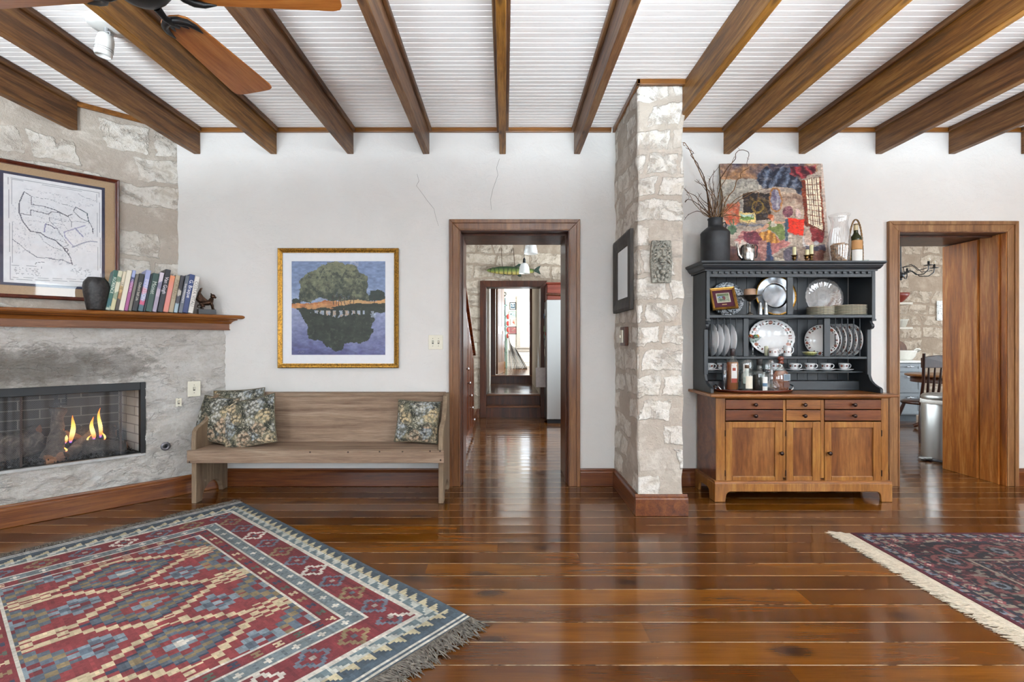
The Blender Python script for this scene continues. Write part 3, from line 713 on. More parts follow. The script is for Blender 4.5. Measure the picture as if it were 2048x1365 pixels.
fl = bpy.data.lights.new('fire_glow', 'POINT'); fl.energy = .35; fl.color = (1, .55, .25); fl.shadow_soft_size = .05; flo = bpy.data.objects.new('fire_glow', fl); flo.location = fp(CL, .86, -.16, .6); COL.objects.link(flo)

# ------------------------------------------------------------------ mantel shelf
MZ = 1.383
man = thing('mantel_shelf', 'polished brown wooden mantel shelf running over the stone fireplace', 'mantel', fp(CL, 1.2, 0, MZ))
mman = wood('polished_mantel', ('#6b3a12', '#905522', '#ab7034'), 'X', 1, .22, .5, rot=(0, 0, -PI/4))
mman2 = wood('red_mantel_frieze', ('#5c3320', '#7c4c2e', '#966644'), 'X', 1, .42, .0, rot=(0, 0, -PI/4))
def mprof(poly, name, mat, bev=0):
    b = MB(); vs = lambda u, v, k: fp(CL, (-.163-.02+.0 if k == 0 else 3.1), u, v)
    # the shelf end dies into the white wall, so cut it square to that wall
    def f(u, v, k):
        if k: return fp(CL, 3.1, u, v)
        return fp(CL, -u+.001, u, v)     # y = W on the wall plane
    b.prism(poly, f, smooth=False); return par_to(b.build(name, mat, bevel=bev), man)
arc = [(.090+.0255*math.cos(a), 1.366+.0165*math.sin(a)) for a in [(-PI/2+PI*i/8) for i in range(9)]]
mprof([(-.37, 1.3495)]+arc+[(-.37, MZ)], 'shelf_board', mman)
mprof([(-.05, 1.349), (.075, 1.349), (.072, 1.342), (.060, 1.338), (.050, 1.333), (.042, 1.325), (.036, 1.316), (.034, 1.312), (-.05, 1.312)], 'cove_moulding', mman)
mprof([(-.05, 1.312), (.026, 1.312), (.026, 1.27), (.031, 1.268), (.031, 1.261), (-.05, 1.261)], 'frieze_board', mman2)

# books
M['page'] = plain('page_block', '#d9d2c0', .9)
def spine_mat(cols, i):
    """cols: list of (stop, colour) up the spine"""
    m = NT(f'book_cover_{i}'); sep = m.n('SeparateXYZ'); m.l(m.co, sep.inputs[0])
    z = m.math('DIVIDE', sep.outputs[2], .29)
    n_ = m.math('MULTIPLY', m.math('SUBTRACT', m.noise(m.co, 40, 3, .7), .5), .3 if len(cols) > 2 else .02)
    return m.done(color=m.ramp(m.math('ADD', z, n_), cols, 'CONSTANT' if len(cols) > 3 else 'LINEAR'), rough=.4)
CB = -6.085
def zx(zp): return 200+zp/8.192
bk = [  # left edge, right edge (zoomed px), top y (zoomed px), colours bottom to top, depth, text, text colour, label
 (90, 165, 85, [(0, '#a8b5a5'), (.08, '#2c6468'), (.3, '#3c6a5c'), (.8, '#2c5a4e')], .20, 'FLORENCE', '#e8ecdf', 'dark green book leaning against the black vase'),
 (165, 240, 95, [(0, '#c9c39a'), (.3, '#8f9c83'), (.45, '#d6d3bb'), (.7, '#6f8770'), (.8, '#d2cfb5')], .2, '', '', 'cream and green floral book, second from the black vase'),
 (245, 302, 105, [(0, '#4a4038'), (.3, '#a47c51'), (.45, '#c9a972'), (.6, '#d9cdb4')], .19, 'LA VIE', '#3a3a3a', 'tan book with dark foot, third from the black vase'),
 (305, 392, 90, [(0, '#e2dccb'), (1, '#ddd5c0')], .2, '', '', 'thick plain cream book'),
 (397, 455, 85, [(0, '#a4568c'), (.7, '#9a5a94'), (.72, '#39406c'), (.82, '#9fa9cf')], .21, 'AMERICAN', '#d9bcd6', 'magenta book with a pale blue head'),
 (462, 515, 150, [(0, '#7c766b'), (1, '#6a665f')], .18, '', '', 'thin grey book leaning on a black book'),
 (522, 610, 145, [(0, '#1d1c1f'), (1, '#191a1d')], .2, 'Oxford Still Life', '#d9d4c8', 'black book with small white title, left of the lavender and pink one'),
 (620, 705, 85, [(0, '#44606b'), (.14, '#3c6070'), (.16, '#c25a7c'), (.28, '#9aa0bd'), (.45, '#c07c92'), (.6, '#9fa5cf')], .2, 'IMPRESSION', '#e9e2ee', 'lavender and pink book with a teal foot'),
 (712, 742, 150, [(0, '#2a3038'), (1, '#1f2830')], .18, '', '', 'very thin dark dotted book'),
 (746, 850, 140, [(0, '#2d4a44'), (1, '#2b4741')], .2, 'Monet', '#cfd8cf', 'dark green book with a small pale title'),
 (856, 925, 125, [(0, '#a49aac'), (.4, '#b9aebf'), (.6, '#7d7a94'), (.75, '#cfc6d2')], .21, '', '', 'pale lilac book beside the tallest black book'),
 (938, 1028, 75, [(0, '#22252d'), (1, '#1c1e28')], .24, 'Van Gogh', '#e6dfe6', 'tallest black book with a large script title'),
 (1032, 1118, 178, [(0, '#d98a78'), (.5, '#d98a86'), (1, '#dc8a58')], .2, '', '', 'salmon and orange book'),
 (1122, 1200, 172, [(0, '#a5957c'), (1, '#b3a388')], .2, 'PORTRAITS', '#7a6a52', 'plain tan book beside the salmon one'),
 (1206, 1270, 175, [(0, '#9fb3bd'), (.25, '#45424a'), (.45, '#b8b0a4'), (.6, '#2f2c33')], .2, '', '', 'narrow patterned grey and black book'),
 (1285, 1350, 175, [(0, '#6b6e78'), (1, '#5d6470')], .2, 'Great IMPRESSIONISTS', '#f1eef0', 'grey book with tall white lettering'),
 (1350, 1440, 158, [(0, '#2b3a6c'), (1, '#2e4378')], .22, 'G. Braque', '#f2f2f2', 'navy blue book with white script title'),
 (1442, 1522, 190, [(0, '#d9d4cd'), (1, '#e3dfd9')], .2, 'COSTA VITALI', '#6e6a66', 'white book at the right end of the row'),
]
RFP = Matrix(((R2, 0, 0), (R2, 0, 0), (0, 0, 0)))
for i, (a, c, ty, cols, dep, txt, tc, lab) in enumerate(bk):
    t0, z0 = on_plane(zx(c), CB); t1, z1 = on_plane(zx(a), CB); tm = (t0+t1)/2; Zm = (z0+z1)/2
    th = (t1-t0)*.985; hgt = ((H-(530+ty/8.192-CY)*Zm/F)-MZ); ang = math.radians(9.5); L = (hgt)/math.cos(ang)
    base = fp(CB, t1, 0, MZ+.0015)
    r = thing('book', lab, 'book', base, group='art books on the mantel')
    # local frame: a = along the wall to the right, n = out of the shelf, up leaning right
    av = Vector((R2, R2, 0)); nv = Vector((R2, -R2, 0)); up = (Vector((0, 0, 1))*math.cos(ang)+av*math.sin(ang)); sd = (av*math.cos(ang)-Vector((0, 0, 1))*math.sin(ang))
    lift = Vector((0, 0, th*math.sin(ang)*1.0))
    RB = Matrix((sd, -nv, up)).transposed()
    def B(b, x0, x1, y0, y1, z0_, z1_): b.obox(lift+RB @ Vector(((x0+x1)/2, (y0+y1)/2, (z0_+z1_)/2)), (x1-x0, y1-y0, z1_-z0_), RB)
    W2 = th*math.cos(ang); cvt = .0025
    sm_ = spine_mat(cols, i)
    b = MB(); B(b, 0, cvt, 0, dep, 0, L); B(b, W2-cvt, W2, 0, dep, 0, L); B(b, cvt, W2-cvt, 0, cvt, 0, L); b.build('cover', sm_, r, bevel=.0012)
    b = MB(); B(b, cvt, W2-cvt, cvt, dep-.004, .004, L-.004); b.build('pages', M['page'], r)
    if txt:
        tm_ = plain('title_ink', tc, .5); sz = min(W2*1.0, .042); ln = len(txt)
        RT = Matrix((-up, sd, nv)).transposed()
        sz2 = min(sz, L*.72/(ln*.55)) if ln > 3 else sz
        if txt == 'Great IMPRESSIONISTS': sz2 = W2*.62
        text_mesh(txt, sz2, RT, lift+RB @ Vector((W2/2, -.0004, L*(.52 if ln > 9 else .62))), tm_, r, 'title', .0004, squash=min(1, L*.85/(ln*sz2*.58)))

# black vase
def lathe_thing(name, prof, mat, lab, cat, loc, group=None, part=None, n=32, **k):
    b = MB(); b.lathe(prof, n=n, **k)
    o = b.build(name, mat); o.location = loc; tag(o, lab, cat, group); return o
mvase = plain('pitted_black_clay', '#2e2a29', .45, var=.5, bump=.4, scale=70)
t_, z_ = on_plane(192.5, -6.13); p_ = fp(-6.13, t_, 0, MZ)
lathe_thing('clay_vase', [(0, 0), (.05, 0), (.053, .01), (.062, .06), (.071, .12), (.074, .16), (.070, .19), (.055, .212), (.050, .218), (.047, .224), (.041, .224), (.042, .214), (.05, .2), (.02, .1), (0, .1)], mvase, 'squat black clay vase standing on the mantel', 'vase', p_)

# winged lion bronze
t_, z_ = on_plane(413, -6.16); p_ = fp(-6.16, t_, 0, MZ)
g = thing('winged_lion_statuette', 'small bronze winged lion on a dark block at the mantel end', 'statuette', p_)
av = Vector((R2, R2, 0)); nv = Vector((R2, -R2, 0)); UP = Vector((0, 0, 1))
def L3(a, n, z): return av*a+nv*n+UP*z
b = MB(); b.obox(L3(0, 0, .02), (.12, .06, .039), Matrix((av, nv, UP)).transposed()); b.build('plinth', plain('grey_slate_block', '#4a4b4d', .5), g, bevel=.002)
mbr = plain('aged_bronze', '#4a3427', .38, .8, var=.7, bump=.3, scale=60)
b = MB()
b.tube([L3(-.045, 0, .075), L3(-.02, 0, .088), L3(.012, 0, .092), L3(.03, 0, .105), L3(.038, 0, .13)], [.016, .021, .022, .02, .014], 12)
b.ball(L3(.044, 0, .145), .018, 12, sz=(1.1, .9, .95)); b.tube([L3(.05, 0, .143), L3(.066, 0, .134)], [.012, .008], 8)
b.tube([L3(.035, .008, .158), L3(.03, .01, .17)], [.005, .001], 6); b.tube([L3(.035, -.008, .158), L3(.03, -.01, .17)], [.005, .001], 6)
for n_ in (.012, -.012):
    b.tube([L3(.025, n_, .1), L3(.04, n_, .07), L3(.044, n_, .043), L3(.053, n_, .042)], [.012, .008, .006, .006], 8)
    b.tube([L3(-.038, n_, .08), L3(-.022, n_, .06), L3(-.042, n_, .052), L3(-.036, n_, .042), L3(-.022, n_, .042)], [.016, .012, .007, .006, .006], 8)
b.tube([L3(-.055, 0, .075), L3(-.062, 0, .055), L3(-.05, .01, .044)], [.005, .004, .004], 6)
b.build('body', mbr, g)
b = MB()
for s in (1, -1):
    for k in range(6):
        u = k/5; b.tube([L3(.005-.03*u, s*.015, .10), L3(-.03-.02*u, s*.022, .13-.03*u), L3(-.05-.012*u, s*.022, .165-.05*u), L3(-.035-.022*u, s*.02, .205-.06*u)], [.009, .008, .006, .003], 6)
b.build('wing', mbr, g)

# ------------------------------------------------------------------ framed map on the chimney
def framed(root, O, ax, up, out, w, h, fw, fd, fmat, parts):
    """frame profile round w x h, O = centre of the back"""
    O = Vector(O); b = MB()
    def P(a, c, d): return O+ax*a+up*c+out*d
    pr = [(0, 0), (0, fd*.75), (fw*.2, fd), (fw*.55, fd*.85), (fw*.85, fd*.6), (fw, fd*.55), (fw, 0)]
    cs = [(-w/2, -h/2, 1, 1), (w/2, -h/2, -1, 1), (w/2, h/2, -1, -1), (-w/2, h/2, 1, -1)]
    vs = [P(x+sx*u, y+sy*u, d) for x, y, sx, sy in cs for u, d in pr]; n = len(pr)
    fs = [(k*n+i, ((k+1) % 4)*n+i, ((k+1) % 4)*n+i+1, k*n+i+1) for k in range(4) for i in range(n-1)]
    b.add(vs, fs); par_to(b.build('frame', fmat), root)
    return P
RIGHT = av; OUT = nv
mapc = fp(CU, on_plane(245, -6.565)[0]+.355, .012, 1.9225)
mr = thing('framed_map', 'old black and white map in dark red frame with tan mat above mantel', 'framed map', mapc)
mfr = wood('dark_red_frame', ('#3c1409', '#5c2412', '#75351c'), 'Z', 1.4, .3, .4)
MW, MH = .71, .921
P = framed(mr, mapc, RIGHT, UP, OUT, MW, MH, .026, .03, mfr, None)
cv = CV(150, 196, '#f0f2f6')
def S2(x, y):    # photo-crop coordinates of the map sheet to sheet coordinates
    u = (x-82)/(975-82); yt = 172+u*(310-172); yb = 1140+u*(1190-1140); return (u, (y-yt)/(yb-yt))
ink = '#4b505e'
cv.jit(.025, 6)
for pts, wd, c, wob in [
  ([(122, 208), (950, 335), (965, 1140), (140, 1115), (122, 208)], .0022, '#8b909b', 0), ([(150, 225), (925, 348), (940, 1118), (160, 1098), (150, 225)], .0018, '#9da2ac', 0),
  ([(257, 335), (215, 420), (210, 520), (245, 600), (310, 685), (400, 700), (450, 735), (530, 765), (605, 830), (635, 870)], .0042, ink, .004),
  ([(257, 335), (318, 375), (318, 445), (420, 460), (520, 490), (645, 548), (685, 528)], .0034, ink, .004),
  ([(225, 530), (312, 542), (315, 495), (380, 510), (460, 530), (500, 510), (560, 515), (645, 548)], .003, ink, .004),
  ([(318, 378), (420, 390), (520, 410), (600, 440), (700, 465)], .0016, '#7f8592', .01), ([(720, 462), (700, 500), (760, 560), (850, 600), (885, 660), (890, 700)], .003, ink, .006),
  ([(720, 462), (830, 520), (848, 600)], .004, '#3f5560', .004), ([(445, 620), (500, 635), (520, 655), (550, 655)], .004, '#3f4560', .006), ([(445, 620), (430, 690)], .005, '#8f8fb5', .004),
  ([(610, 690), (740, 650), (810, 630)], .005, '#a9aac9', 0), ([(690, 825), (780, 790), (860, 770), (930, 775)], .006, '#9fa6bb', .004), ([(715, 655), (790, 730)], .006, '#9aa0c0', .004), ([(610, 690), (620, 730), (700, 820)], .004, '#a9aac9', .004),
  ([(475, 520), (480, 590), (540, 650), (600, 740), (650, 800), (605, 830)], .002, '#6c7280', .01), ([(650, 548), (680, 600), (685, 660)], .002, '#6c7280', .01),
  ([(160, 760), (220, 810), (280, 860), (370, 920), (500, 930), (600, 940), (685, 975)], .0032, '#6f7685', .01), ([(380, 710), (420, 770), (500, 820), (600, 860)], .0018, '#7f8592', .012),
  ([(640, 870), (675, 920), (685, 980)], .004, ink, .008), ([(350, 985), (360, 965), (430, 960)], .002, ink, 0), ([(430, 730), (640, 790)], .0018, '#7f8592', .008),
  ([(745, 345), (820, 385), (920, 410)], .0018, '#8f95a2', .014), ([(150, 990), (408, 1000), (410, 1120)], .0016, '#8f95a2', 0), ([(240, 590), (420, 600), (600, 620)], .0013, '#a9aeb9', .01),
  ([(200, 300), (400, 330), (600, 360)], .001, '#b1b5bf', .01), ([(470, 560), (600, 590), (700, 590), (830, 600)], .0013, '#9298a5', .012), ([(560, 520), (590, 600), (660, 690)], .0013, '#9298a5', .012)]:
    cv.put(cv.line([S2(*p) for p in pts], wd*1.3, wob, 3), c, .85)
cv.put(cv.ell(*S2(632, 850), .022, .02) & ~cv.ell(*S2(632, 850), .014, .012), ink, .8)
rng_ = np.random.RandomState(2)
tx = (vnoise(196, 150, 2, 8, 1) > .62) & (np.sin(cv.v*520) > 0)
cv.put(tx & cv.poly([S2(170, 1005), S2(395, 1018), S2(400, 1085), S2(175, 1070)]), '#5d6371', .6)
cv.put(tx & cv.ell(*S2(775, 1050), .12, .045), '#6a707d', .55)
dn = vnoise(196, 150, 26, 12, 3)
cv.put((vnoise(196, 150, 1.6, 31, 1) > .80) & (dn > .47) & cv.rect(.08, .12, .93, .8), '#8f96a5', .35)
fx, fy = .605, .635     # sheet proportions
SW, SH = .505, .725; sc_ = Vector
def mapf(u, v): return P((u-.5)*SW-.0, (.5-v)*SH+.005, .0085)-mapc
mo = canvas_mesh('printed_sheet', cv, mapf, M['paper'], mr)
b = MB()
def pbox(b, x0, x1, z0, z1, d0, d1, mi=0):
    vs = [P(x, z, d)-mapc for d in (d0, d1) for z in (z0, z1) for x in (x0, x1)]
    b.add(vs, [(0, 2, 3, 1), (4, 5, 7, 6), (0, 1, 5, 4), (2, 6, 7, 3), (0, 4, 6, 2), (1, 3, 7, 5)], mi)
pbox(b, -SW/2-.018, SW/2+.018, -SH/2-.013, SH/2+.023, .004, .0075); b.build('navy_mount', plain('navy_mount', '#3a4058', .8), mr)
b = MB(); pbox(b, -MW/2+.01, MW/2-.01, -MH/2+.01, MH/2-.01, 0, .005); b.build('tan_mat', plain('tan_linen_mat', '#b89c7c', .85, scale=200, bump=.1), mr)
b = MB(); pbox(b, -MW/2+.02, MW/2-.02, -MH/2+.02, MH/2-.02, .0125, .0145); b.build('glazing', thin_glass('picture_glass', '#ffffff', .12), mr)

# ------------------------------------------------------------------ lake painting on the white wall
XR, UPV, FR = Vector((1, 0, 0)), Vector((0, 0, 1)), Vector((0, -1, 0))
lc = Vector((X_(678, W), W-.004, Z_(617, W))); lp = thing('lake_painting', 'framed painting of a spreading tree reflected in a dark lake', 'painting', lc)
mgold = plain('antique_gold_leaf', '#a97c31', .35, .75, var=.35, bump=.35, scale=90)
PL = framed(lp, lc, XR, UPV, FR, .975, .968, .036, .03, mgold, None)
b = MB(); b.box(-.47, .47, -.006, 0, -.465, .465); b.build('white_mat', plain('white_mat_board', '#e4e6ea', .8, var=.01), lp)
b = MB(); N_ = 150; cv = CV(N_, N_, '#6d84ad')
nz = vnoise(N_, N_, 20, 3, 5, .6); n2 = vnoise(N_, N_, 9, 4, 4, .65); n3 = vnoise(N_, N_, 5, 7, 3, .7)
cv.blend(cv.v < .5, '#7f9cc4', '#7d88b3', nz*1.6-.3); cv.blend(cv.v < .5, '#7389b3', '#a9b6cf', (cv.v-.25)*2.2*(nz+.5)); cv.put((nz+.5*n2 > .86) & (cv.u > .62) & (cv.v < .42), '#b7bccf', .5)
cv.blend(cv.v >= .5, '#8a94bb', '#484a80', (cv.v-.55)*1.9+(nz-.5)*.8)
crown = lambda v, fl=0: cv.poly([(.08, .43-.0), (.09, .33), (.10, .26), (.08, .22), (.14, .15), (.22, .12), (.30, .06), (.38, .02), (.46, .0), (.55, .02), (.62, .03), (.72, .09), (.77, .13), (.80, .15), (.79, .22), (.82, .27), (.80, .34), (.84, .40), (.78, .45), (.60, .42), (.48, .44), (.30, .40), (.20, .44)], .035, 5)
cr = crown(0)
g = np.clip((cv.v-.08)/.4+(n2-.5)*1.8, 0, 1)
cv.blend(cr, '#777a5c', '#333c31', g); cv.put(cr & (n3 > .64), '#8c8c68', .4); cv.put(cr & (n3 < .36), '#2c3530', .6)
cv.put(cr & (n2 > .70) & (nz < .45), '#7f93ad', .35)
cv.put(cv.poly([(.82, .37), (.85, .32), (.92, .30), (1, .33), (1, .41), (.9, .43), (.83, .42)], .02), '#2e3a33'); cv.put(cv.poly([(0, .40), (.05, .39), (.09, .42), (.09, .455), (0, .455)], .015), '#2f3b33')
bank = cv.poly([(0, .455), (.2, .45), (.35, .42), (.5, .43), (.7, .41), (.9, .43), (1, .40), (1, .47), (.6, .5), (.3, .535), (0, .5)], .01)
cv.blend(bank, '#c9a36b', '#b5622f', nz*1.8-.4+(.5-cv.u)*.7); cv.put(bank & (n2 > .58), '#d79a55', .5); cv.put(cv.poly([(.5, .47), (.7, .45), (1, .45), (1, .51), (.55, .5), (.4, .5)], .012), '#2d3428')
for x, x2 in ((.45, .44), (.48, .475), (.53, .52), (.57, .56), (.50, .515), (.62, .64), (.66, .67), (.88, .885)): cv.put(cv.line([(x, .47), (x2, .37)], .004, .006), '#3b2f2a', .85)
rf = cv.poly([(.04, .5), (.1, .56), (.14, .64), (.18, .72), (.18, .80), (.24, .86), (.34, .86), (.40, .92), (.46, .95), (.53, .94), (.56, .86), (.64, .86), (.74, .87), (.84, .82), (.88, .72), (.84, .70), (.9, .62), (.86, .56), (1, .55), (1, .48), (.6, .5)], .03, 15)
cv.blend(rf, '#20281f', '#333b2f', n2*1.6-.3)
cv.put(rf & (n3 > .68), '#4a5240', .5)
st = (np.sin(cv.u*95+n2*5) > -.2) & (cv.v > .525+.0*cv.u) & (cv.v < .60+.05*(n2-.5)-.15*abs(cv.u-.5)) & (cv.u > .2) & (cv.u < .78)
cv.put(st, '#aab6cd', .8); cv.put(st & (n3 > .55), '#c59a6d', .6); cv.put((cv.v > .53) & (cv.v < .6) & (cv.u > .84) & (cv.u < .9) & (n3 > .5), '#aab6cd', .7)
cv.put(cv.line([(.07, .975), (.085, .965), (.1, .975), (.115, .965), (.13, .972)], .003), '#8c90b5', .7)
gy_ = cv.a.mean(2, keepdims=True); cv.a = (gy_+(cv.a-gy_)*.82)*.96; cv.jit(.16, 3, 9, 2)
def pf(u, v): return Vector(((u-.5)*.757, -.0085, (.5-v)*.757+.001))
canvas_mesh('painted_sheet', cv, pf, M['paint'], lp)

# ------------------------------------------------------------------ switches, gas key
def switch_plate(O, ax, out, w, h, ntog, lab, mat=None, name='light_switch', cat='switch'):
    O = Vector(O); r = thing(name, lab, cat, O); RM = Matrix((ax, -out, UPV)).transposed()
    b = MB(); b.obox(out*.003, (w, .006, h), RM); b.build('plate', mat or M['ivory'], r, bevel=.002)
    for k in range(ntog):
        x = (k-(ntog-1)/2)*.046
        b = MB(); b.obox(out*.0095+ax*x+UPV*.003, (.009, .012, .014), RM @ Matrix.Rotation(.5, 3, 'X')); b.build('toggle', mat or M['ivory'], r, bevel=.001)
        b = MB(); b.obox(out*.0062+ax*x, (.014, .0008, .028), RM); b.obox(out*.0065+ax*x+UPV*.03, (.005, .001, .005), RM); b.obox(out*.0065+ax*x-UPV*.03, (.005, .001, .005), RM); b.build('screw', M['steel'], r)
    return r
switch_plate((X_(871.5, W), W-.0005, Z_(685, W)), XR, FR, .116, .116, 2, 'double ivory light switch on white wall left of hall doorway')
def on_low(px, py, off=.012):
    t, z = on_plane(px, CL+off*1.414); return fp(CL, t, off, H-(py-CY)*z/F)
switch_plate(on_low(391.5, 778), av, nv, .086, .118, 1, 'ivory light switch on rough stone above the bench pillows')
switch_plate(on_low(359, 805, .006), av, nv, .04, .062, 1, 'small narrow pale switch low on rough stone beside fireplace')
c = on_low(333, 893, .006); r = thing('gas_key_plate', 'round grey gas key plate on the stone right of fireplace', 'valve', c); RM = Matrix((av, UPV, nv)).transposed()
b = MB(); b.lathe([(0, 0), (.032, 0), (.032, .005), (.027, .009), (.012, .010), (.012, .004), (0, .004)], n=24, R=RM); b.build('plate', plain('dull_zinc', '#77757a', .4, .7), r)
b = MB(); b.lathe([(0, .004), (.008, .004), (.007, .016), (0, .016)], n=4, R=RM); b.build('key_stem', M['black'], r)

# ------------------------------------------------------------------ ceiling spotlight and fan
c = Vector(at(213, 49, 1.74*F/(CY-49))); c.z = CZ; r = thing('ceiling_spotlight', 'white swivel spotlight on the ceiling between two beams', 'spotlight', c)
b = MB(); b.lathe([(0, 0), (.085, 0), (.09, -.006), (.085, -.014), (.05, -.02), (.02, -.022), (0, -.022)][::-1], n=32); b.build('canopy', M['white'], r)
b = MB(); b.tube([(0, 0, -.018), (0, 0, -.05), (.0, -.005, -.07)], .012, 10); b.box(-.03, -.024, -.012, .012, -.1, -.045); b.box(.024, .03, -.012, .012, -.1, -.045); b.box(-.03, .03, -.012, .012, -.05, -.044); b.build('bracket', plain('grey_bracket', '#9a9b9c', .4, .4), r, bevel=.001)
RM = Matrix.Rotation(.16, 3, 'Y')
b = MB(); b.lathe([(0, 0), (.02, 0), (.034, -.012), (.041, -.04), (.042, -.115), (.036, -.125), (.034, -.12), (0, -.11)][::-1], c=(0, 0, -.05), n=32, R=RM); b.build('lamp_head', M['white'], r)
b = MB()
for zz in (-.085, -.096): b.lathe([(.0415, zz), (.0432, zz+.001), (.0415, zz+.002)], c=(0, 0, -.05), n=32, R=RM, caps=False)
b.build('black_ring', M['black'], r)

hub = Vector((-1.15, 1.525, 2.27)); fan = thing('ceiling_fan', 'ceiling fan with orange wooden blades and black ornate brackets', 'ceiling fan', hub)
b = MB(); b.lathe([(0, -.035), (.03, -.034), (.055, -.025), (.075, -.005), (.095, .03), (.10, .08), (.08, .13), (.04, .16), (.015, .17), (.0, .17)], n=40); b.build('motor_housing', M['black'], fan)
b = MB(); b.tube([(0, 0, .1), (0, 0, CZ-hub.z-.03)], .013, 12); b.lathe([(.0, -.07), (.03, -.06), (.06, -.02), (.065, 0), (0, 0)], c=(0, 0, CZ-hub.z), n=28); b.build('downrod', M['black'], fan)
mbl = wood('orange_fan_blade', ('#a45c24', '#c27a38', '#d4924e'), 'X', 1.0, .3, .2, contrast=.7)
for k, ang in enumerate((85.5, -1, 178, 268)):
    Rz = Matrix.Rotation(math.radians(ang), 4, 'Z') @ Matrix.Rotation(math.radians(-9 if k else -7), 4, 'X')
    prof = [(.115, 0), (.12, -.03), (.135, -.048), (.17, -.058), (.55, -.086), (.572, -.082), (.582, -.068), (.585, -.045), (.585, .045), (.582, .068), (.572, .082), (.55, .086), (.17, .058), (.135, .048), (.12, .03)]
    b = MB(); b.prism(prof, lambda u, v, q: (u, v, -.004+.008*q)); b.v = [(x*1.06, y, z) for x, y, z in b.v]; o = b.build('blade', mbl, fan, bevel=.0015); o.matrix_local = Rz
    b = MB()
    b.tube([(.07, 0, -.01), (.10, 0, -.022), (.13, 0, -.016), (.165, 0, -.011)], [.013, .010, .012, .006], 8)
    for s in (1, -1):
        b.tube([(.125, 0, -.014), (.132, s*.02, -.013), (.150, s*.040, -.011), (.178, s*.050, -.010), (.215, s*.052, -.009)], [.012, .013, .012, .009, .002], 8)
        b.tube([(.135, s*.012, -.012), (.160, s*.020, -.011), (.182, s*.026, -.010)], [.009, .007, .0015], 8)
    o = b.build('blade_bracket', M['black'], fan); o.matrix_local = Rz
# ------------------------------------------------------------------ bench
mben = wood('weathered_bench_wood', ('#735b49', '#9b826d', '#b8a28c'), 'X', 1.1, .75, 0, streak=15, bump=.35)
mbenz = wood('weathered_bench_end', ('#6b5846', '#8f7a63', '#ac977e'), 'Z', 1.1, .75, 0, streak=15, bump=.35)
bx0, bx1, by0, by1 = -2.268, -.442, 3.48, 3.893
bench = thing('wooden_bench', 'long weathered grey brown wooden pew bench against white wall', 'bench', ((bx0+bx1)/2, (by0+by1)/2, 0))
SZ = .392
def endboard(x0, x1, nm):
    # outline in (y, z): front leg, low arm, curve up to the back
    arcp = [((by0+by1)/2+.13*math.cos(a)+.01, .0+.115*math.sin(a)) for a in [PI*i/10 for i in range(11)]]
    out = [(by0+.015, 0), (by0+.015, SZ-.09), (by0+.01, SZ), (by0+.012, .47), (by0+.02, .52), (by0+.045, .545), (by0+.10, .56), (by0+.16, .585), (by0+.20, .63), (by0+.235, .69), (by0+.27, .745), (by0+.315, .762), (by1+.0, .762), (by1, 0), (by1-.06, 0)]
    out += [(y, z) for y, z in arcp if by0+.07 < y < by1-.06][::1] + [(by0+.075, 0)]
    b = MB(); b.prism(out, lambda u, v, k: (x0+(x1-x0)*k, u, v)); par_to(b.build(nm, mbenz, bevel=.004), bench)
endboard(bx0+.008, bx0+.042, 'end_board'); endboard(bx1-.038, bx1-.002, 'end_board')
b = MB(); b.box(bx0+.042, bx1-.038, by0+.004, by1-.075, SZ-.025, SZ); par_to(b.build('seat', mben, bevel=.004), bench)
b = MB(); b.box(bx0-.004, bx1-.034+.04, by0-.018, by0+.004, SZ-.093, SZ-.002); par_to(b.build('front_rail', mben, bevel=.004), bench)
b = MB()
def slab(y0, z0, y1, z1, th):
    b.prism([(y0, z0), (y0+th, z0-.004), (y1+th, z1), (y1, z1+.004)], lambda u, v, k: (bx0+.042+(bx1-.038-bx0-.042)*k, u, v))
slab(by1-.125, SZ, by1-.047, .735, .022); par_to(b.build('backrest', mben, bevel=.003), bench)
b = MB(); b.prism([(by1-.055, .735), (by1-.005, .742), (by1-.005, .768), (by1-.06, .762)], lambda u, v, k: (bx0+.03+(bx1-.03-bx0-.03)*k, u, v)); par_to(b.build('top_rail', mben, bevel=.004), bench)
b = MB()
for px, py in ((620, 905), (696, 905), (759, 904), (805, 904), (860, 903), (880, 903), (881, 921), (379, 925)):
    x, y, z = at(px, py, by0-.018); b.lathe([(0, 0), (.006, 0), (.005, .002), (0, .002)], c=(x, by0-.018, z), n=10, R=Matrix.Rotation(PI/2, 3, 'X'))
par_to(b.build('nail_head', plain('rusty_nail', '#3b3028', .7, .4)), bench)

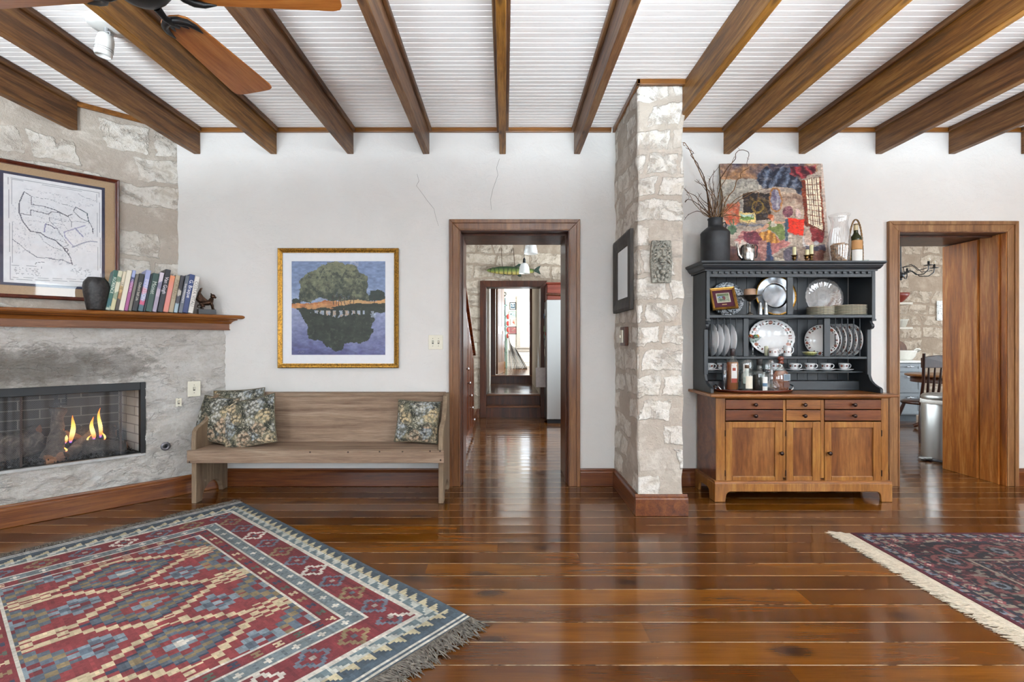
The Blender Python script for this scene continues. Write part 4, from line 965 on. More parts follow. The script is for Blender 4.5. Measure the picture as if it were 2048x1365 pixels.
# ------------------------------------------------------------------ tapestry pillows
def tapestry():
    m = NT('floral_tapestry')
    v1 = m.n('TexVoronoi'); v1.inputs['Scale'].default_value = 9.5; nn = m.n('TexNoise'); nn.inputs['Scale'].default_value = 20
    m.l(m.co, nn.inputs['Vector']); co = m.vmath('ADD', m.co, m.vmath('MULTIPLY', m.vmath('SUBTRACT', nn.outputs['Color'], (.5, .5, .5)), (.03, .03, .03)))
    m.l(co, v1.inputs['Vector'])
    d = v1.outputs['Distance']; dv = m.vmath('SUBTRACT', co, v1.outputs['Position']) 
    big = m.ramp(m.math('MULTIPLY', d, 1.0), [(.50, 1), (.68, .0)])
    v2 = m.n('TexVoronoi', feature='F1'); v2.inputs['Scale'].default_value = 42; m.l(co, v2.inputs['Vector'])
    pet = m.ramp(v2.outputs['Distance'], [(.3, 1), (.62, .1)])
    wn = v1.outputs['Color']; sp = m.n('SeparateColor'); m.l(wn, sp.inputs[0])
    fl = m.ramp(sp.outputs[0], [(0, '#c9b38c'), (.2, '#c6c5bf'), (.4, '#d6bf9c'), (.6, '#a9afb2'), (.8, '#c7ab90'), (1, '#9a9d99')], 'CONSTANT')
    dark = m.ramp(m.noise(m.co, 11, 4, .7), [(.38, '#22241f'), (.5, '#45473b'), (.62, '#77745f')])
    k = m.noise(m.co, 60, 4, .8)
    c = m.mix(m.math('MULTIPLY', big, pet), dark, fl)
    c = m.mix(m.ramp(k, [(.36, .6), (.47, 0)]), c, '#25272a')
    c = m.mix(m.ramp(m.noise(m.vmath('ADD', m.co, (4, 1, 2)), 48, 3, .7, 1.5), [(.55, 0), (.60, .65)]), c, '#c4bda8')
    c = m.mix(.12, c, '#000000')
    return m.done(color=c, rough=.95, normal=m.bump(m.math('ADD', pet, k), .6, .006))
mtap = tapestry(); mcord = plain('twisted_cord', '#6e6552', .9, var=.4, scale=200)
def pillow(C, w, h, th, axis_r, axis_u, lab, seed):
    """axis_r, axis_u: unit vectors of the face"""
    r = thing('tapestry_pillow', lab, 'pillow', C, group='floral tapestry pillows on the bench')
    ar, au = Vector(axis_r).normalized(), Vector(axis_u).normalized(); au = (au-ar*au.dot(ar)).normalized(); an = ar.cross(au)
    b = MB(); n = 22
    def S(s):
        def f(u, v):
            x, y = u*2-1, v*2-1
            bulge = ((1-x**2)*(1-y**2))**.42
            pin = 1-.055*(1-abs(x)**2)*1.0*(abs(y)**3); pin2 = 1-.055*(1-abs(y)**2)*(abs(x)**3)
            z = s*th/2*bulge*(1+.12*mnoise.noise(Vector((x*1.7, y*1.7, seed+s))))
            return ar*(x*w/2*pin2)+au*(y*h/2*pin)+an*z
        return f
    b.grid(n, n, S(1)); b.grid(n, n, S(-1)); b.build('cover', mtap, r)
    ed = []
    for k in range(80):
        q = k/80*4; s_, t_ = int(q), (q % 1)*2-1
        x, y = [(t_, -1), (1, t_), (-t_, 1), (-1, -t_)][s_]
        ed.append(ar*(x*w/2*(1-.055*(1-y*y)*abs(x)**3))+au*(y*h/2*(1-.055*(1-x*x)*abs(y)**3)))
    b = MB(); b.tube(ed+[ed[0]], .0045, 6, caps=False); b.build('piping', mcord, r); return r
pillow((-2.205, 3.70, .575), .36, .35, .12, (.93, -.34, -.03), (.05, .28, .96), 'left pillow leaning against the bench end by the stone', 1)
pillow((-2.075, 3.765, .615), .40, .37, .10, (.96, .0, .06), (-.09, .24, .96), 'rear pillow at the left peeking out behind the front one', 2)
pillow((-1.905, 3.625, .565), .40, .37, .12, (.94, -.03, .2), (-.25, .32, .95), 'front tilted pillow of the three at the left end', 3)
pillow((-.665, 3.70, .560), .325, .32, .11, (.97, .05, -.06), (.155, .30, .94), 'single pillow at the right end of the bench', 4)

# ------------------------------------------------------------------ kilim rug
P1 = Vector((-1.927, 3.527, 0)); UU = Vector((.767, -.6415, 0)); VV = Vector((-.6415, -.767, 0)); RL, RW = 2.33, 1.675
def kilim():
    cell = .0115; nw, nh = round(RL/cell), round(RW/cell)      # columns along the length, rows across
    cv = CV(nw, nh, '#7e2f35'); A = cv.X*cell; Bq = cv.Y*cell; i, j = cv.X, cv.Y
    red, red2, slate, navy, cream, tan, white, ltb = '#7a3238', '#8b3c40', '#596673', '#363f54', '#d3c2a2', '#8c7a5c', '#d9d4cc', '#8494a0'
    ce, cl = nh-1-j, nw-1-i
    de = np.minimum(j, ce); dl = np.minimum(i, cl)          # cells from the long and the short edges
    # end bands: the short sides carry extra stripes, then the same borders
    E = 5
    d = np.minimum(de, dl-E)                             # border distance
    s = np.where(de <= dl-E, i, j)                          # running coordinate along the band
    cv.put(d >= -99, slate)
    for q in (0, 2): cv.put((dl == q+1) , white)
    cv.put((dl == 0) | (dl == 2) | (dl == 4), '#4c5a68')
    cv.put((d == 0) | (d == 1), '#4c5b69')
    # sawtooth band 1 (cream / slate) d 2..6
    m = (d >= 2) & (d <= 5); tri = (s % 6) <= (d-2)*1.4; cv.put(m, '#44505c'); cv.put(m & tri, '#c9bd9f')
    m = (d >= 6) & (d <= 9); tri = (s % 7) >= (d-6)*1.5+1; cv.put(m, '#6f8088'); cv.put(m & tri, '#c6c8c4')
    cv.put((d == 10) | (d == 11), white)
    # red band with rosettes d 12..24
    m = (d >= 12) & (d <= 23); cv.put(m, red)
    per = 15
    for k, cc in enumerate((white, navy, tan, '#4a566a')):
        sx = ((s+4) % (per*4))-(k*per+per/2); dy = d-17.5
        ax_, ay_ = abs(sx), abs(dy)
        ros = (ax_+ay_ <= 6.2) & ~((ax_ < 1.6) & (ay_ < 1.6)) & ~((abs(ax_-3) < .8) & (abs(ay_-.5) < 1)) & ~((ax_ < 1) & (abs(ay_-3.0) < 1)) & ~((ax_ > 3.4) & (ay_ > 2))
        cv.put(m & ros, cc); cv.put(m & (ax_ < 1.2) & (ay_ < 1.2), slate if k in (0, 2) else '#a49d96')
        if k in (1, 3): cv.put(m & (ax_+ay_ <= 6.2) & (ax_+ay_ > 4.2) & ros, '#6c7686')
    cv.put((d == 24), white)
    # slate band with small crosses d 25..30
    m = (d >= 25) & (d <= 29); cv.put(m, '#717d84'); cv.put(m & ((s % 2) == 0), '#7a868c')
    sx = (s % 9)-4; dy = d-27; cr = ((abs(sx) <= 1) & (dy == 0)) | ((sx == 0) & (abs(dy) <= 1)); cv.put(m & cr, white); cv.put(m & ((s % 9) == 8) & (abs(dy) == 1), '#5a6670')
    cv.put(d == 30, white)
    # narrow red band with little hooks
    m = (d >= 31) & (d <= 35); cv.put(m, red)
    kk = (s//7) % 4
    sx = (s % 7)-3; dy = d-33; hk = (abs(sx) <= 2) & (abs(dy) <= 1) & ~((abs(sx) <= 1) & (dy == 0) & (sx != 0)) & (abs(sx) < 2)
    for q, cc in enumerate((tan, navy, '#4f5f55', cream)): cv.put(m & hk & (kk == q), cc)
    cv.put((d == 36), white)
    # field
    fm_ = d >= 37; cv.put(fm_, red2)
    A_, B_ = A+cell/2, Bq+cell/2
    qa = np.floor(A_/.0115)*.0115+.0057; qb = np.floor(B_/.0345)*.0345+.017
    uk0, vc, pu = 1.165, RW/2, .435
    ku = np.round((qa-uk0)/pu); a = np.abs(qa-uk0-ku*pu); b_ = np.abs(qb-vc); kh = np.floor((qa-uk0)/pu)+.5; ah = np.abs(qa-uk0-kh*pu)
    odd = (ku.astype(int) % 2) == 0
    # side lozenges cut by the border, slate and olive rings
    d3 = ah/.19+np.abs(b_-.42)/.19
    for r_, c in ((1.0, slate), (.82, tan), (.62, '#5b6878'), (.42, red), (.25, ltb)): cv.put(fm_ & (d3 < r_), c)
    # small blue lozenges between the knots
    for vo_, rr_ in ((.205, .105), (0.0, 0)):
        if rr_ == 0: continue
        d2 = ah/rr_+np.abs(b_-vo_)/rr_
        for r_, c in ((1.0, red2), (.9, ltb), (.62, '#5b6878'), (.36, red), (.2, '#93a0aa')): cv.put(fm_ & (d2 < r_), c)
    # big nested diamonds along the middle
    D = a/.2175+b_/.285
    cv.put(fm_ & (D < 1.0), red2); cv.put(fm_ & (D < .80), navy); cv.put(fm_ & (D < .74), slate); cv.put(fm_ & (D < .62), tan); cv.put(fm_ & (D < .52), '#5b6878'); cv.put(fm_ & (D < .42), red2); cv.put(fm_ & (D < .26), ltb)
    cv.put(fm_ & (D < .13) & odd, '#a5916c'); cv.put(fm_ & (D < .13) & ~odd, white)
    # cream stepped lattice
    cv.put(fm_ & (D >= .93) & (D < 1.10) & (b_ < .30), cream)
    cv.put(fm_ & (D >= 1.10) & (D < 1.22) & (b_ < .26), red2)
    # hooked cream knots at the lattice tips and crossings
    def knot(da, db, R1, R2_):
        k_ = da/R1+db/R2_
        cv.put(fm_ & (k_ < 1.15), red2); cv.put(fm_ & (k_ < 1.0) & (k_ > .55), cream); cv.put(fm_ & (k_ < .25), cream)
        for s1 in (-1, 1):
            for (oa, ob) in ((.9, .55), (.45, 1.0)):
                cv.put(fm_ & (np.abs(da-oa*R1*.8)/(R1*.42)+np.abs(db-ob*R2_*.8)/(R2_*.42) < 1), cream); cv.put(fm_ & (np.abs(da-oa*R1*.8)/(R1*.42)+np.abs(db-ob*R2_*.8)/(R2_*.42) < .4), red2)
    knot(a, np.abs(b_-.335), .062, .075); knot(ah, b_, .040, .055)
    cv.put(fm_ & (ah < .018) & (b_ < .03), red2)
    cv.a = cv.a*np.array([.86, .86, .84]); cv.jit(.16, 2.0, 7, 6); cv.jit(.10, 1, 17)
    return cv
cv = kilim()
rug = thing('kilim_rug', 'flatwoven rug with red and slate stepped diamonds lying before the fireplace', 'rug', P1+UU*RL/2+VV*RW/2)
mk = colour_attr('woven_wool', .92, .5, 160)
def kf(u, v):
    p = P1+UU*(u*RL)+VV*(v*RW); w = .006*mnoise.noise(Vector((u*5, 3, 1)))*(1 if v < .03 or v > .97 else .4)
    return p+VV*w+Vector((0, 0, .008+.0012*mnoise.noise(p*9)))-rug.location
canvas_mesh('woven_field', cv, kf, mk, rug)
b = MB()
e = [(0, 0), (1, 0), (1, 1), (0, 1)]
for k in range(4):
    (u0, v0), (u1, v1) = e[k], e[(k+1) % 4]; n = 60
    for q in range(n):
        a, c = kf(u0+(u1-u0)*q/n, v0+(v1-v0)*q/n), kf(u0+(u1-u0)*(q+1)/n, v0+(v1-v0)*(q+1)/n)
        b.add([a, c, (c.x, c.y, .001), (a.x, a.y, .001)], [(0, 1, 2, 3)])
b.build('edge', plain('slate_wool_edge', '#4c5763', .95), rug)
def fringe(name, P0, dirv, outv, L, flen, dens, mat, root, r=.0022, lie=.004, seed=1, wild=.5, knot=False):
    rng = random.Random(seed); b = MB(); n = int(L*dens)
    for k in range(n):
        s = L*(k+rng.random())/n; a0 = rng.gauss(0, .35*wild); bend = rng.gauss(0, .5*wild); l = flen*rng.uniform(.65, 1.1)
        pts = []; p = P0+dirv*s+Vector((0, 0, .007)); ang = a0+.35*wild*math.sin(s*9)
        for i in range(5):
            pts.append(p.copy()); dd = outv*math.cos(ang)+dirv*math.sin(ang); p = p+dd*(l/4); p.z = lie*.5+r+(rng.random()*.010*wild if i < 3 else 0)+(.004 if i < 1 else 0); ang += bend*.4
        b.tube([q-root.location for q in pts], [r, r, r*.9, r*.8, r*.35], 4, caps=False)
    o = b.build(name, mat, root); o['kind'] = 'stuff'; return o
mfri = plain('grey_wool_fringe', '#6e675f', .95, var=.3, scale=60)
fringe('fringe', P1+UU*.004, VV, -UU, RW, .075, 420, mfri, rug, seed=3, wild=.9)
fringe('fringe', P1+UU*(RL-.004), VV, UU, RW, .115, 430, mfri, rug, r=.0026, seed=4, wild=.8)

# ------------------------------------------------------------------ persian rug
QX0, QX1, QY0, QY1 = 2.085, 4.3, .75, 2.933
def persian():
    cell = .0075; nw, nh = round((QX1-QX0)/cell), round((QY1-QY0)/cell); cv = CV(nw, nh, '#1b1c26'); i, j = cv.X, cv.Y
    red, navy, rose, cream, blue, pink = '#47121c', '#14151f', '#7c403e', '#9c8b7a', '#566375', '#8a525a'
    def tex(seed, c, asp=1.6): return vnoise(nh, nw, c, seed, 2, .6, asp)
    f1, f2, f3, f4 = tex(1, 2.6, 1.8), tex(2, 2.6), tex(3, 3.6, 1.7), tex(4, 9)
    per = (i % 58)-29; pr = (j % 50)-25; rr = np.hypot(per, pr*1.1)
    vine = np.abs(np.sin(rr*.42+np.arctan2(pr, per)*2+f4*5)) < .2
    cv.put(f2 > .60, red); cv.put(f1 > .66, rose); cv.put(f3 > .74, cream); cv.put(f3 < .30, '#2a131b'); cv.put(vine, rose); cv.put(vine & (f2 > .55), cream); cv.put((f1 < .24), '#5f6a74')
    cv.put((rr < 9) & (rr > 7.5), rose); cv.put(rr < 3, blue); cv.put(rr < 1.5, cream)
    d = np.minimum(np.minimum(i, nw-1-i), np.minimum(j, nh-1-j)); s = np.where(np.minimum(i, nw-1-i) <= np.minimum(j, nh-1-j), j, i)
    m = d < 50; r2 = np.hypot((s % 34)-17, (d-34)*1.0)
    cv.put(m & (d >= 20), '#15161f'); cv.put(m & (d >= 20) & (f1 > .58), red); cv.put(m & (d >= 20) & (f2 > .66), rose); cv.put(m & (d >= 20) & (f3 > .7), '#857a6c'); cv.put(m & (d > 20) & (r2 < 11) & (r2 > 8.5), rose); cv.put(m & (d > 20) & (r2 < 4.5), '#6f7983'); cv.put(m & (d > 20) & (r2 < 2.5), '#1b1c26')
    cv.put((d >= 48) & (d < 50), cream)
    m = (d >= 9) & (d < 20); cv.put(m, '#9c8d7c'); cv.put(m & (f1 > .50), '#6f3038'); cv.put(m & (f2 > .6), '#262838'); cv.put(m & (np.abs((s % 16)-8)+np.abs(d-14) < 4), '#9c4a50'); cv.put(m & (np.abs((s % 16)-8)+np.abs(d-14) < 2), '#e0cbb5'); cv.put((d == 9) | (d == 19), '#20222e')
    m = (d >= 3) & (d < 9); cv.put(m, '#1d2030'); cv.put(m & (f1 > .56), '#7e8a9a'); cv.put(m & (f2 > .62), '#8a4a50'); cv.put(m & ((s % 9) < 3) & (abs(d-6) < 2), '#a5968a')
    cv.put(d < 3, '#5c0f22')
    cv.a = cv.a*.70; return cv.jit(.2, 1.5, 6)
cv = persian()
pr_ = thing('persian_rug', 'dark red and navy floral pile rug with cream fringe', 'rug', ((QX0+QX1)/2, (QY0+QY1)/2, 0))
mp = colour_attr('knotted_pile', .95, .6, 260)
def pf2(u, v): return Vector((QX0+(QX1-QX0)*u, QY1-(QY1-QY0)*v, .011))-pr_.location
canvas_mesh('knotted_pile', cv, pf2, mp, pr_)
b = MB(); b.box(QX0, QX1, QY0, QY1, .0005, .0105); par_to(b.build('rug_back', plain('dark_red_binding', '#5c0f22', .95)), pr_)
mcf = plain('cream_cotton_fringe', '#c4b9a6', .95, var=.12, scale=60)
b = MB(); b.box(QX0-.035, QX0, QY0, QY1, .001, .008)
par_to(b.build('woven_fringe_band', mcf), pr_)
fringe('fringe', Vector((QX0-.032, QY0, 0)), Vector((0, 1, 0)), Vector((-1, .25, 0)).normalized(), QY1-QY0, .10, 620, mcf, pr_, r=.0024, seed=8, wild=.42)

# ------------------------------------------------------------------ things on the pillar
LFT = Vector((-1, 0, 0)); ALY = Vector((0, 1, 0))
mc = Vector((PX0-.006, (3.353+3.87)/2, 1.672)); mr2 = thing('wall_mirror', 'small mirror in a dark weathered frame on pillar side', 'mirror', mc)
mfd = wood('charcoal_weathered_frame', ('#2d2a28', '#4a4643', '#67625d'), 'Z', 1, .6, 0, streak=12, bump=.4)
P = framed(mr2, mc+Vector((.0, 0, 0)), -ALY, UPV, LFT, .52, .56, .095, .03, mfd, None)
b = MB(); b.box(-.012, -.004, -.18, .18, -.20, .20); b.build('mirror_glass', plain('mirror', '#e8ebee', .03, 1.0, var=0), mr2)
# thermostat plate
c = Vector((PX0-.004, 3.56, 1.205)); r = thing('dimmer_switch', 'ivory switch on a dark wooden block on pillar side', 'switch', c)
b = MB(); b.box(-.028, 0, -.065, .065, -.065, .07); b.build('wooden_block', M['jamb'], r, bevel=.003)
b = MB(); b.box(-.038, -.028, -.03, .035, -.045, .048); b.box(-.05, -.038, -.006, .006, -.01, .012); b.build('switch_face', M['ivory'], r, bevel=.002)
b = MB(); b.box(-.022, 0, .085, .125, -.05, .055); b.build('small_ivory_plate', M['ivory'], r, bevel=.002)
# lion plaque: relief built from overlapping forms
c = Vector(((.966+1.115)/2+.002, PY-.018, 1.70)); r = thing('lion_plaque', 'grey stone lion face relief plaque on the pillar front', 'plaque', c)
mst = plain('grey_cast_stone', '#98968c', .9, var=.3, bump=.5, scale=80)
b = MB(); b.prism([(-.062, -.14), (.062, -.14), (.066, -.10), (.072, .0), (.068, .09), (.062, .142), (-.062, .142), (-.070, .09), (-.074, .0), (-.066, -.10)], lambda u, v, k: (u, -.02+.03*k, v)); b.build('slab', mst, r, bevel=.004)
b = MB(); y = -.024
b.ball((0, y, .045), .045, 16, sz=(1, .55, 1.1)); b.ball((0, y-.014, .01), .026, 14, sz=(1, .7, .8))
b.tube([(0, y-.022, .075), (0, y-.028, .05), (0, y-.034, .026)], [.008, .009, .013], 8)
for s in (1, -1):
    b.ball((s*.02, y-.018, .062), .008, 10); b.tube([(s*.006, y-.022, .076), (s*.022, y-.024, .082), (s*.036, y-.014, .072)], [.005, .006, .003], 8)
    b.ball((s*.013, y-.028, .014), .014, 10, sz=(1, .8, .8)); b.ball((s*.03, y-.008, .03), .018, 10); b.ball((s*.04, y-.004, .10), .013, 10)
    for k in range(9):
        a = -.6+k*.36; x = s*.052*math.cos(a*.85-.1); z = .035+.085*math.sin(a*.7-.1)
        b.tube([(s*.03, y-.004, .04+.045*math.sin(a)), (x, y-.010, z+.01), (s*.062*math.cos(a*.3), y, z-.012)], [.007, .009, .004], 8)
b.tube([(-.02, y-.026, -.004), (-.008, y-.03, -.010), (0, y-.031, -.007), (.008, y-.03, -.010), (.02, y-.026, -.004)], .004, 8)
b.tube([(-.012, y-.022, -.018), (0, y-.026, -.024), (.012, y-.022, -.018)], .006, 8)
b.build('lion_face', mst, r)
b = MB(); b.ball((0, y-.014, -.072), .019, 12)
for k in range(7): a = 2*PI*k/7+.3; b.ball((.033*math.cos(a), y-.004, -.075+.033*math.sin(a)), .014, 10, sz=(1, .7, 1))
for x, z in ((-.045, -.10), (.045, -.10), (0, -.118), (-.022, -.125), (.024, -.122), (-.05, -.06), (.05, -.055)): b.ball((x, y+.002, z), .012, 10, sz=(1, .7, 1))
b.build('fruit_swag', mst, r)
# ------------------------------------------------------------------ sideboard
mch = wood('cherry_cabinet', ('#6b3b18', '#8f5827', '#ac743b'), 'X', 1, .32, .25, streak=9, contrast=.9)
mchz = wood('cherry_cabinet_upright', ('#74451b', '#9a642d', '#b98542'), 'Z', 1, .32, .25, streak=9, contrast=.9)
mchp = wood('cherry_door_panel', ('#57301a', '#7f4d27', '#a06c3b'), 'Z', .8, .3, .25, streak=7, contrast=.8)
mchd = wood('dark_cherry_drawer', ('#4f2815', '#743f20', '#8f5830'), 'X', 1, .3, .25, streak=8, contrast=.9)
mkn = plain('dark_bronze_knob', '#3a2a25', .25, .6)
SX0, SX1, SY0, SY1, ST = 1.545, 2.805, 3.55, 3.90, .787
side = thing('sideboard', 'cherry wood sideboard with six small drawers and three panel doors', 'sideboard', ((SX0+SX1)/2, (SY0+SY1)/2, 0))
def sp(b, name, m, parent=side, bev=.003): return par_to(b.build(name, m, bevel=bev), parent)
b = MB(); b.box(1.483, 2.846, 3.497, W-.002, ST-.022, ST); b.box(SX0-.012, SX1+.012, SY0-.014, SY1, ST-.034, ST-.022); sp(b, 'top', mch, bev=.007)
b = MB(); b.box(SX0, SX0+.02, SY0+.015, SY1, .145, ST-.034); b.box(SX1-.02, SX1, SY0+.015, SY1, .145, ST-.034); b.box(SX0+.02, SX1-.02, SY1-.01, SY1, .145, ST-.034); b.box(SX0+.02, SX1-.02, SY0+.015, SY1-.01, .145, .16); sp(b, 'carcass', mchd)
def zpx(py): return Z_(py, SY0)
cols = [(1450.8, 1565.7), (1571.8, 1640.8), (1648.6, 1762)]
cx_ = [(X_(a, SY0), X_(c, SY0)) for a, c in cols]
b = MB()
b.box(SX0, cx_[0][0]-.002, SY0, SY0+.015, .145, ST-.034); b.box(cx_[2][1]+.002, SX1, SY0, SY0+.015, .145, ST-.034)
b.box(cx_[0][1]+.002, cx_[1][0]-.002, SY0, SY0+.015, .17, ST-.045); b.box(cx_[1][1]+.002, cx_[2][0]-.002, SY0, SY0+.015, .17, ST-.045)
b.box(cx_[0][0]-.002, cx_[2][1]+.002, SY0+.0005, SY0+.0155, zpx(798), ST-.034); b.box(cx_[0][0]-.002, cx_[2][1]+.002, SY0+.0005, SY0+.0155, .145, zpx(968))
sp(b, 'face_frame', mchz, bev=.002)
zz = [(799.5, 819), (820.5, 842.2), (844.3, 967)]
for ci, (x0, x1) in enumerate(cx_):
    for ri in (0, 1):
        z1, z0 = zpx(zz[ri][0]), zpx(zz[ri][1])
        b = MB(); b.box(x0+.001, x1-.001, SY0-.004, SY0+.3, z0+.001, z1-.001); d = sp(b, 'drawer', mchd if ci != 1 else mch, bev=.003)
        q = MB(); q.lathe([(0, 0), (.007, 0), (.006, .012), (.012, .018), (.0145, .024), (.012, .030), (0, .033)], c=((x0+x1)/2, SY0-.004, (z0+z1)/2-.001), n=18, R=Matrix.Rotation(PI/2, 3, 'X'))
        k = q.build('knob', mkn); k.parent = d
    z1, z0 = zpx(zz[2][0]), zpx(zz[2][1]); fw = .050 if ci != 1 else .052
    b = MB(); y0, y1 = SY0-.004, SY0+.014
    b.box(x0+.001, x0+fw, y0, y1, z0, z1, 0); b.box(x1-fw-.008, x1-.001, y0, y1, z0, z1, 0); b.box(x0+fw, x1-fw-.008, y0+.0005, y1, z0, z0+fw, 0); b.box(x0+fw, x1-fw-.008, y0+.0005, y1, z1-fw+.006, z1, 0)
    d = par_to(b.build('door', [mchz], bevel=.004), side)
    b = MB(); b.box(x0+fw-.002, x1-fw-.006, y0+.011, y1-.001, z0+fw-.002, z1-fw+.008); p = b.build('door_panel', mchp); p.parent = d
    if ci != 1:
        kx = x1-.022 if ci == 0 else x0+.026
        q = MB(); q.lathe([(0, 0), (.007, 0), (.006, .012), (.013, .019), (.0155, .025), (.013, .031), (0, .034)], c=(kx, y0, zpx(906)), n=18, R=Matrix.Rotation(PI/2, 3, 'X')); k = q.build('knob', mkn); k.parent = d
    for zy in (867, 947):
        hx = x0-.003 if ci != 2 else x1+.003
        b = MB(); b.tube([(hx, SY0-.003, zpx(zy)-.022), (hx, SY0-.003, zpx(zy)+.022)], .0032, 8); h = b.build('hinge', mkn); h.parent = d
# plinth with bracket feet
def bracket(b, x0, x1, y0, y1, side_=False):
    r = .035; fw = .083
    def P(u, v, k): return (u, y0+(y1-y0)*k, v) if not side_ else (x0+(x1-x0)*k, u, v)
    a0, a1 = (x0, x1) if not side_ else (y0, y1)
    hgt = .075
    arc1 = [(a0+fw+r-r*math.cos(t), hgt-r+r*math.sin(t)) for t in [PI/2*i/6 for i in range(7)]]
    arc2 = [(a1-fw-r+r*math.cos(t), hgt-r+r*math.sin(t)) for t in [PI/2*i/6 for i in range(7)]][::-1]
    out = [(a0, 0), (a0, .135), (a1, .135), (a1, 0), (a1-fw+.006, 0)]+arc2[::-1]+arc1[::-1]+[(a0+fw-.006, 0)]
    b.prism(out, P)
b = MB(); bracket(b, 1.526, 2.818, SY0-.023, SY0-.003); bracket(b, 1.526, 1.546, SY0-.003, SY1, True); bracket(b, 2.798, 2.818, SY0-.003, SY1, True)
sp(b, 'bracket_base', mchz, bev=.004)
b = MB(); b.prism([(0, .135), (-.0, .14), (.008, .149), (.018, .152), (.03, .152), (.03, .135)], lambda u, v, k: (1.526+(2.818-1.526)*k, SY0-.023+u, v)); b.box(1.530, 1.546, SY0+.007, SY1, .135, .15); b.box(2.798, 2.814, SY0+.007, SY1, .135, .15); sp(b, 'base_moulding', mch, bev=.002)

# ------------------------------------------------------------------ black hutch
mhb = NT('black_painted_wood'); a_ = mhb.noise(mhb.co, 4, 4, .6); a2 = mhb.noise(mhb.mapped(scale=(3, 3, 25)), 4, 4, .7)
mhb = mhb.done(color=mhb.ramp(a_, [(.3, '#1f2327'), (.7, '#272c31')]), rough=.42, normal=mhb.bump(a2, .08, .003))
HX0, HX1, HYT, HYB, HB = 1.521, 2.797, 3.665, 3.707, W-.003
hut = thing('hutch', 'charcoal black plate hutch with dentil cornice standing on the cherry sideboard', 'hutch', ((HX0+HX1)/2, 3.8, ST))
def hp(b, name, bev=.0025, m=None): return par_to(b.build(name, m or mhb, bevel=bev), hut)
# side boards: foot, narrow lower part, bracket scroll, deeper upper part
sideo = [(HB-.01, ST), (3.585, ST), (3.585, ST+.028), (3.60, ST+.04), (3.63, ST+.05), (3.66, ST+.065), (3.685, ST+.085), (3.70, ST+.115), (HYB, ST+.14), (HYB, 1.262), (3.695, 1.262), (3.675, 1.270), (3.668, 1.285), (3.672, 1.30), (3.685, 1.31), (3.69, 1.325), (3.683, 1.336), (HYT, 1.338), (HYT, 1.345), (HYT+.001, 1.70), (HB-.01, 1.70)]
for x0 in (HX0, HX1-.022):
    b = MB(); b.prism(sideo, lambda u, v, k: (x0+.022*k, u, v)); hp(b, 'side_panel')
for q in ((HX0, HX0+.026, HYT-.004, HYT+.016, 1.338, 1.70), (HX1-.026, HX1, HYT-.004, HYT+.016, 1.338, 1.70), (HX0, HX0+.030, HYB-.004, HYB+.014, ST+.13, 1.262), (HX1-.030, HX1, HYB-.004, HYB+.014, ST+.13, 1.262)): b = MB(); b.box(*q); hp(b, 'face_stile')
for x0 in (HX0-.004, HX1-.03): b = MB(); b.box(x0, x0+.034, HYT-.008, HYT+.02, 1.325, 1.34); hp(b, 'stile_foot')
b = MB(); n = 15
for k in range(n):
    x0 = HX0+.022+(HX1-HX0-.044)*k/n; x1 = HX0+.022+(HX1-HX0-.044)*(k+1)/n; b.box(x0+.0012, x1-.0012, HB-.010, HB-.004, ST+.003, 1.70)
b.box(HX0+.02, HX1-.02, HB-.004, HB, ST+.003, 1.72); hp(b, 'back_boards', .0015)
def shelf(z, y0, nm, th=.022):
    b = MB(); b.box(HX0+.022, HX1-.022, y0, HB-.010, z-th, z); return hp(b, nm, .004)
shelf(1.372, HYT-.002, 'shelf', .024); shelf(1.055, HYB, 'shelf', .02); shelf(.938, 3.757, 'shelf', .012)
b = MB(); b.box(HX0+.022, HX1-.022, 3.80, HB-.01, ST+.002, ST+.072); hp(b, 'lower_rail')
b = MB(); b.box(HX0+.02, HX1-.02, HYT, HYT+.018, 1.656, 1.70)
hp(b, 'frieze')
for z0, ps in ((1.372, [(2.134, 2.178, HYT)]), (1.055, [(1.824, 1.863, HYB), (2.44, 2.486, HYB)])):
    for x0, x1, y0 in ps:
        b = MB(); b.box(x0, x1, y0, y0+.018, z0, z0+(.284 if z0 > 1.2 else .293)); hp(b, 'divider')
b = MB()
for k in range(26): x = HX0+.03+(HX1-HX0-.06)*(k+.25)/26; b.box(x, x+.023, HYT-.014, HYT+.001, 1.681, 1.698)
b.box(HX0+.004, HX1-.004, HYT-.004, HYT+.004, 1.697, 1.714); o = hp(b, 'dentil_moulding', .0015)
# cornice with returns
cp = [(0, 1.702), (.012, 1.702), (.014, 1.712), (.024, 1.716), (.034, 1.727), (.040, 1.738), (.043, 1.742), (.043, 1.748), (.050, 1.750), (.056, 1.757), (.058, 1.760), (.060, 1.7706), (0, 1.7706)]
b = MB()
def corn(u, v, corner):
    xs, ys = {0: (HX0-u, HB), 1: (HX0-u, HYT-u), 2: (HX1+u*.75, HYT-u), 3: (HX1+u*.75, HB)}[corner]; return (xs, ys, v)
for a_, c_ in ((0, 1), (1, 2), (2, 3)): b.prism(cp, lambda u, v, k: corn(u, v, a_ if k == 0 else c_))
b.box(HX0+.001, HX1-.001, HYT+.001, HB, 1.702, 1.769); hp(b, 'cornice', 0)
def rack(xs, z0, z1, y):
    for x in xs:
        b = MB(); b.tube([(x, y, z0), (x, y, z1)], .0042, 8); hp(b, 'plate_rack_dowel', 0)
rack([X_(p, 3.73) for p in (1423.1, 1435.4, 1448, 1460.3, 1472)], 1.056, 1.348, 3.73)
rack([X_(p, 3.73) for p in (1670.6, 1683.4, 1695, 1707.2, 1719.5)], 1.056, 1.348, 3.73)

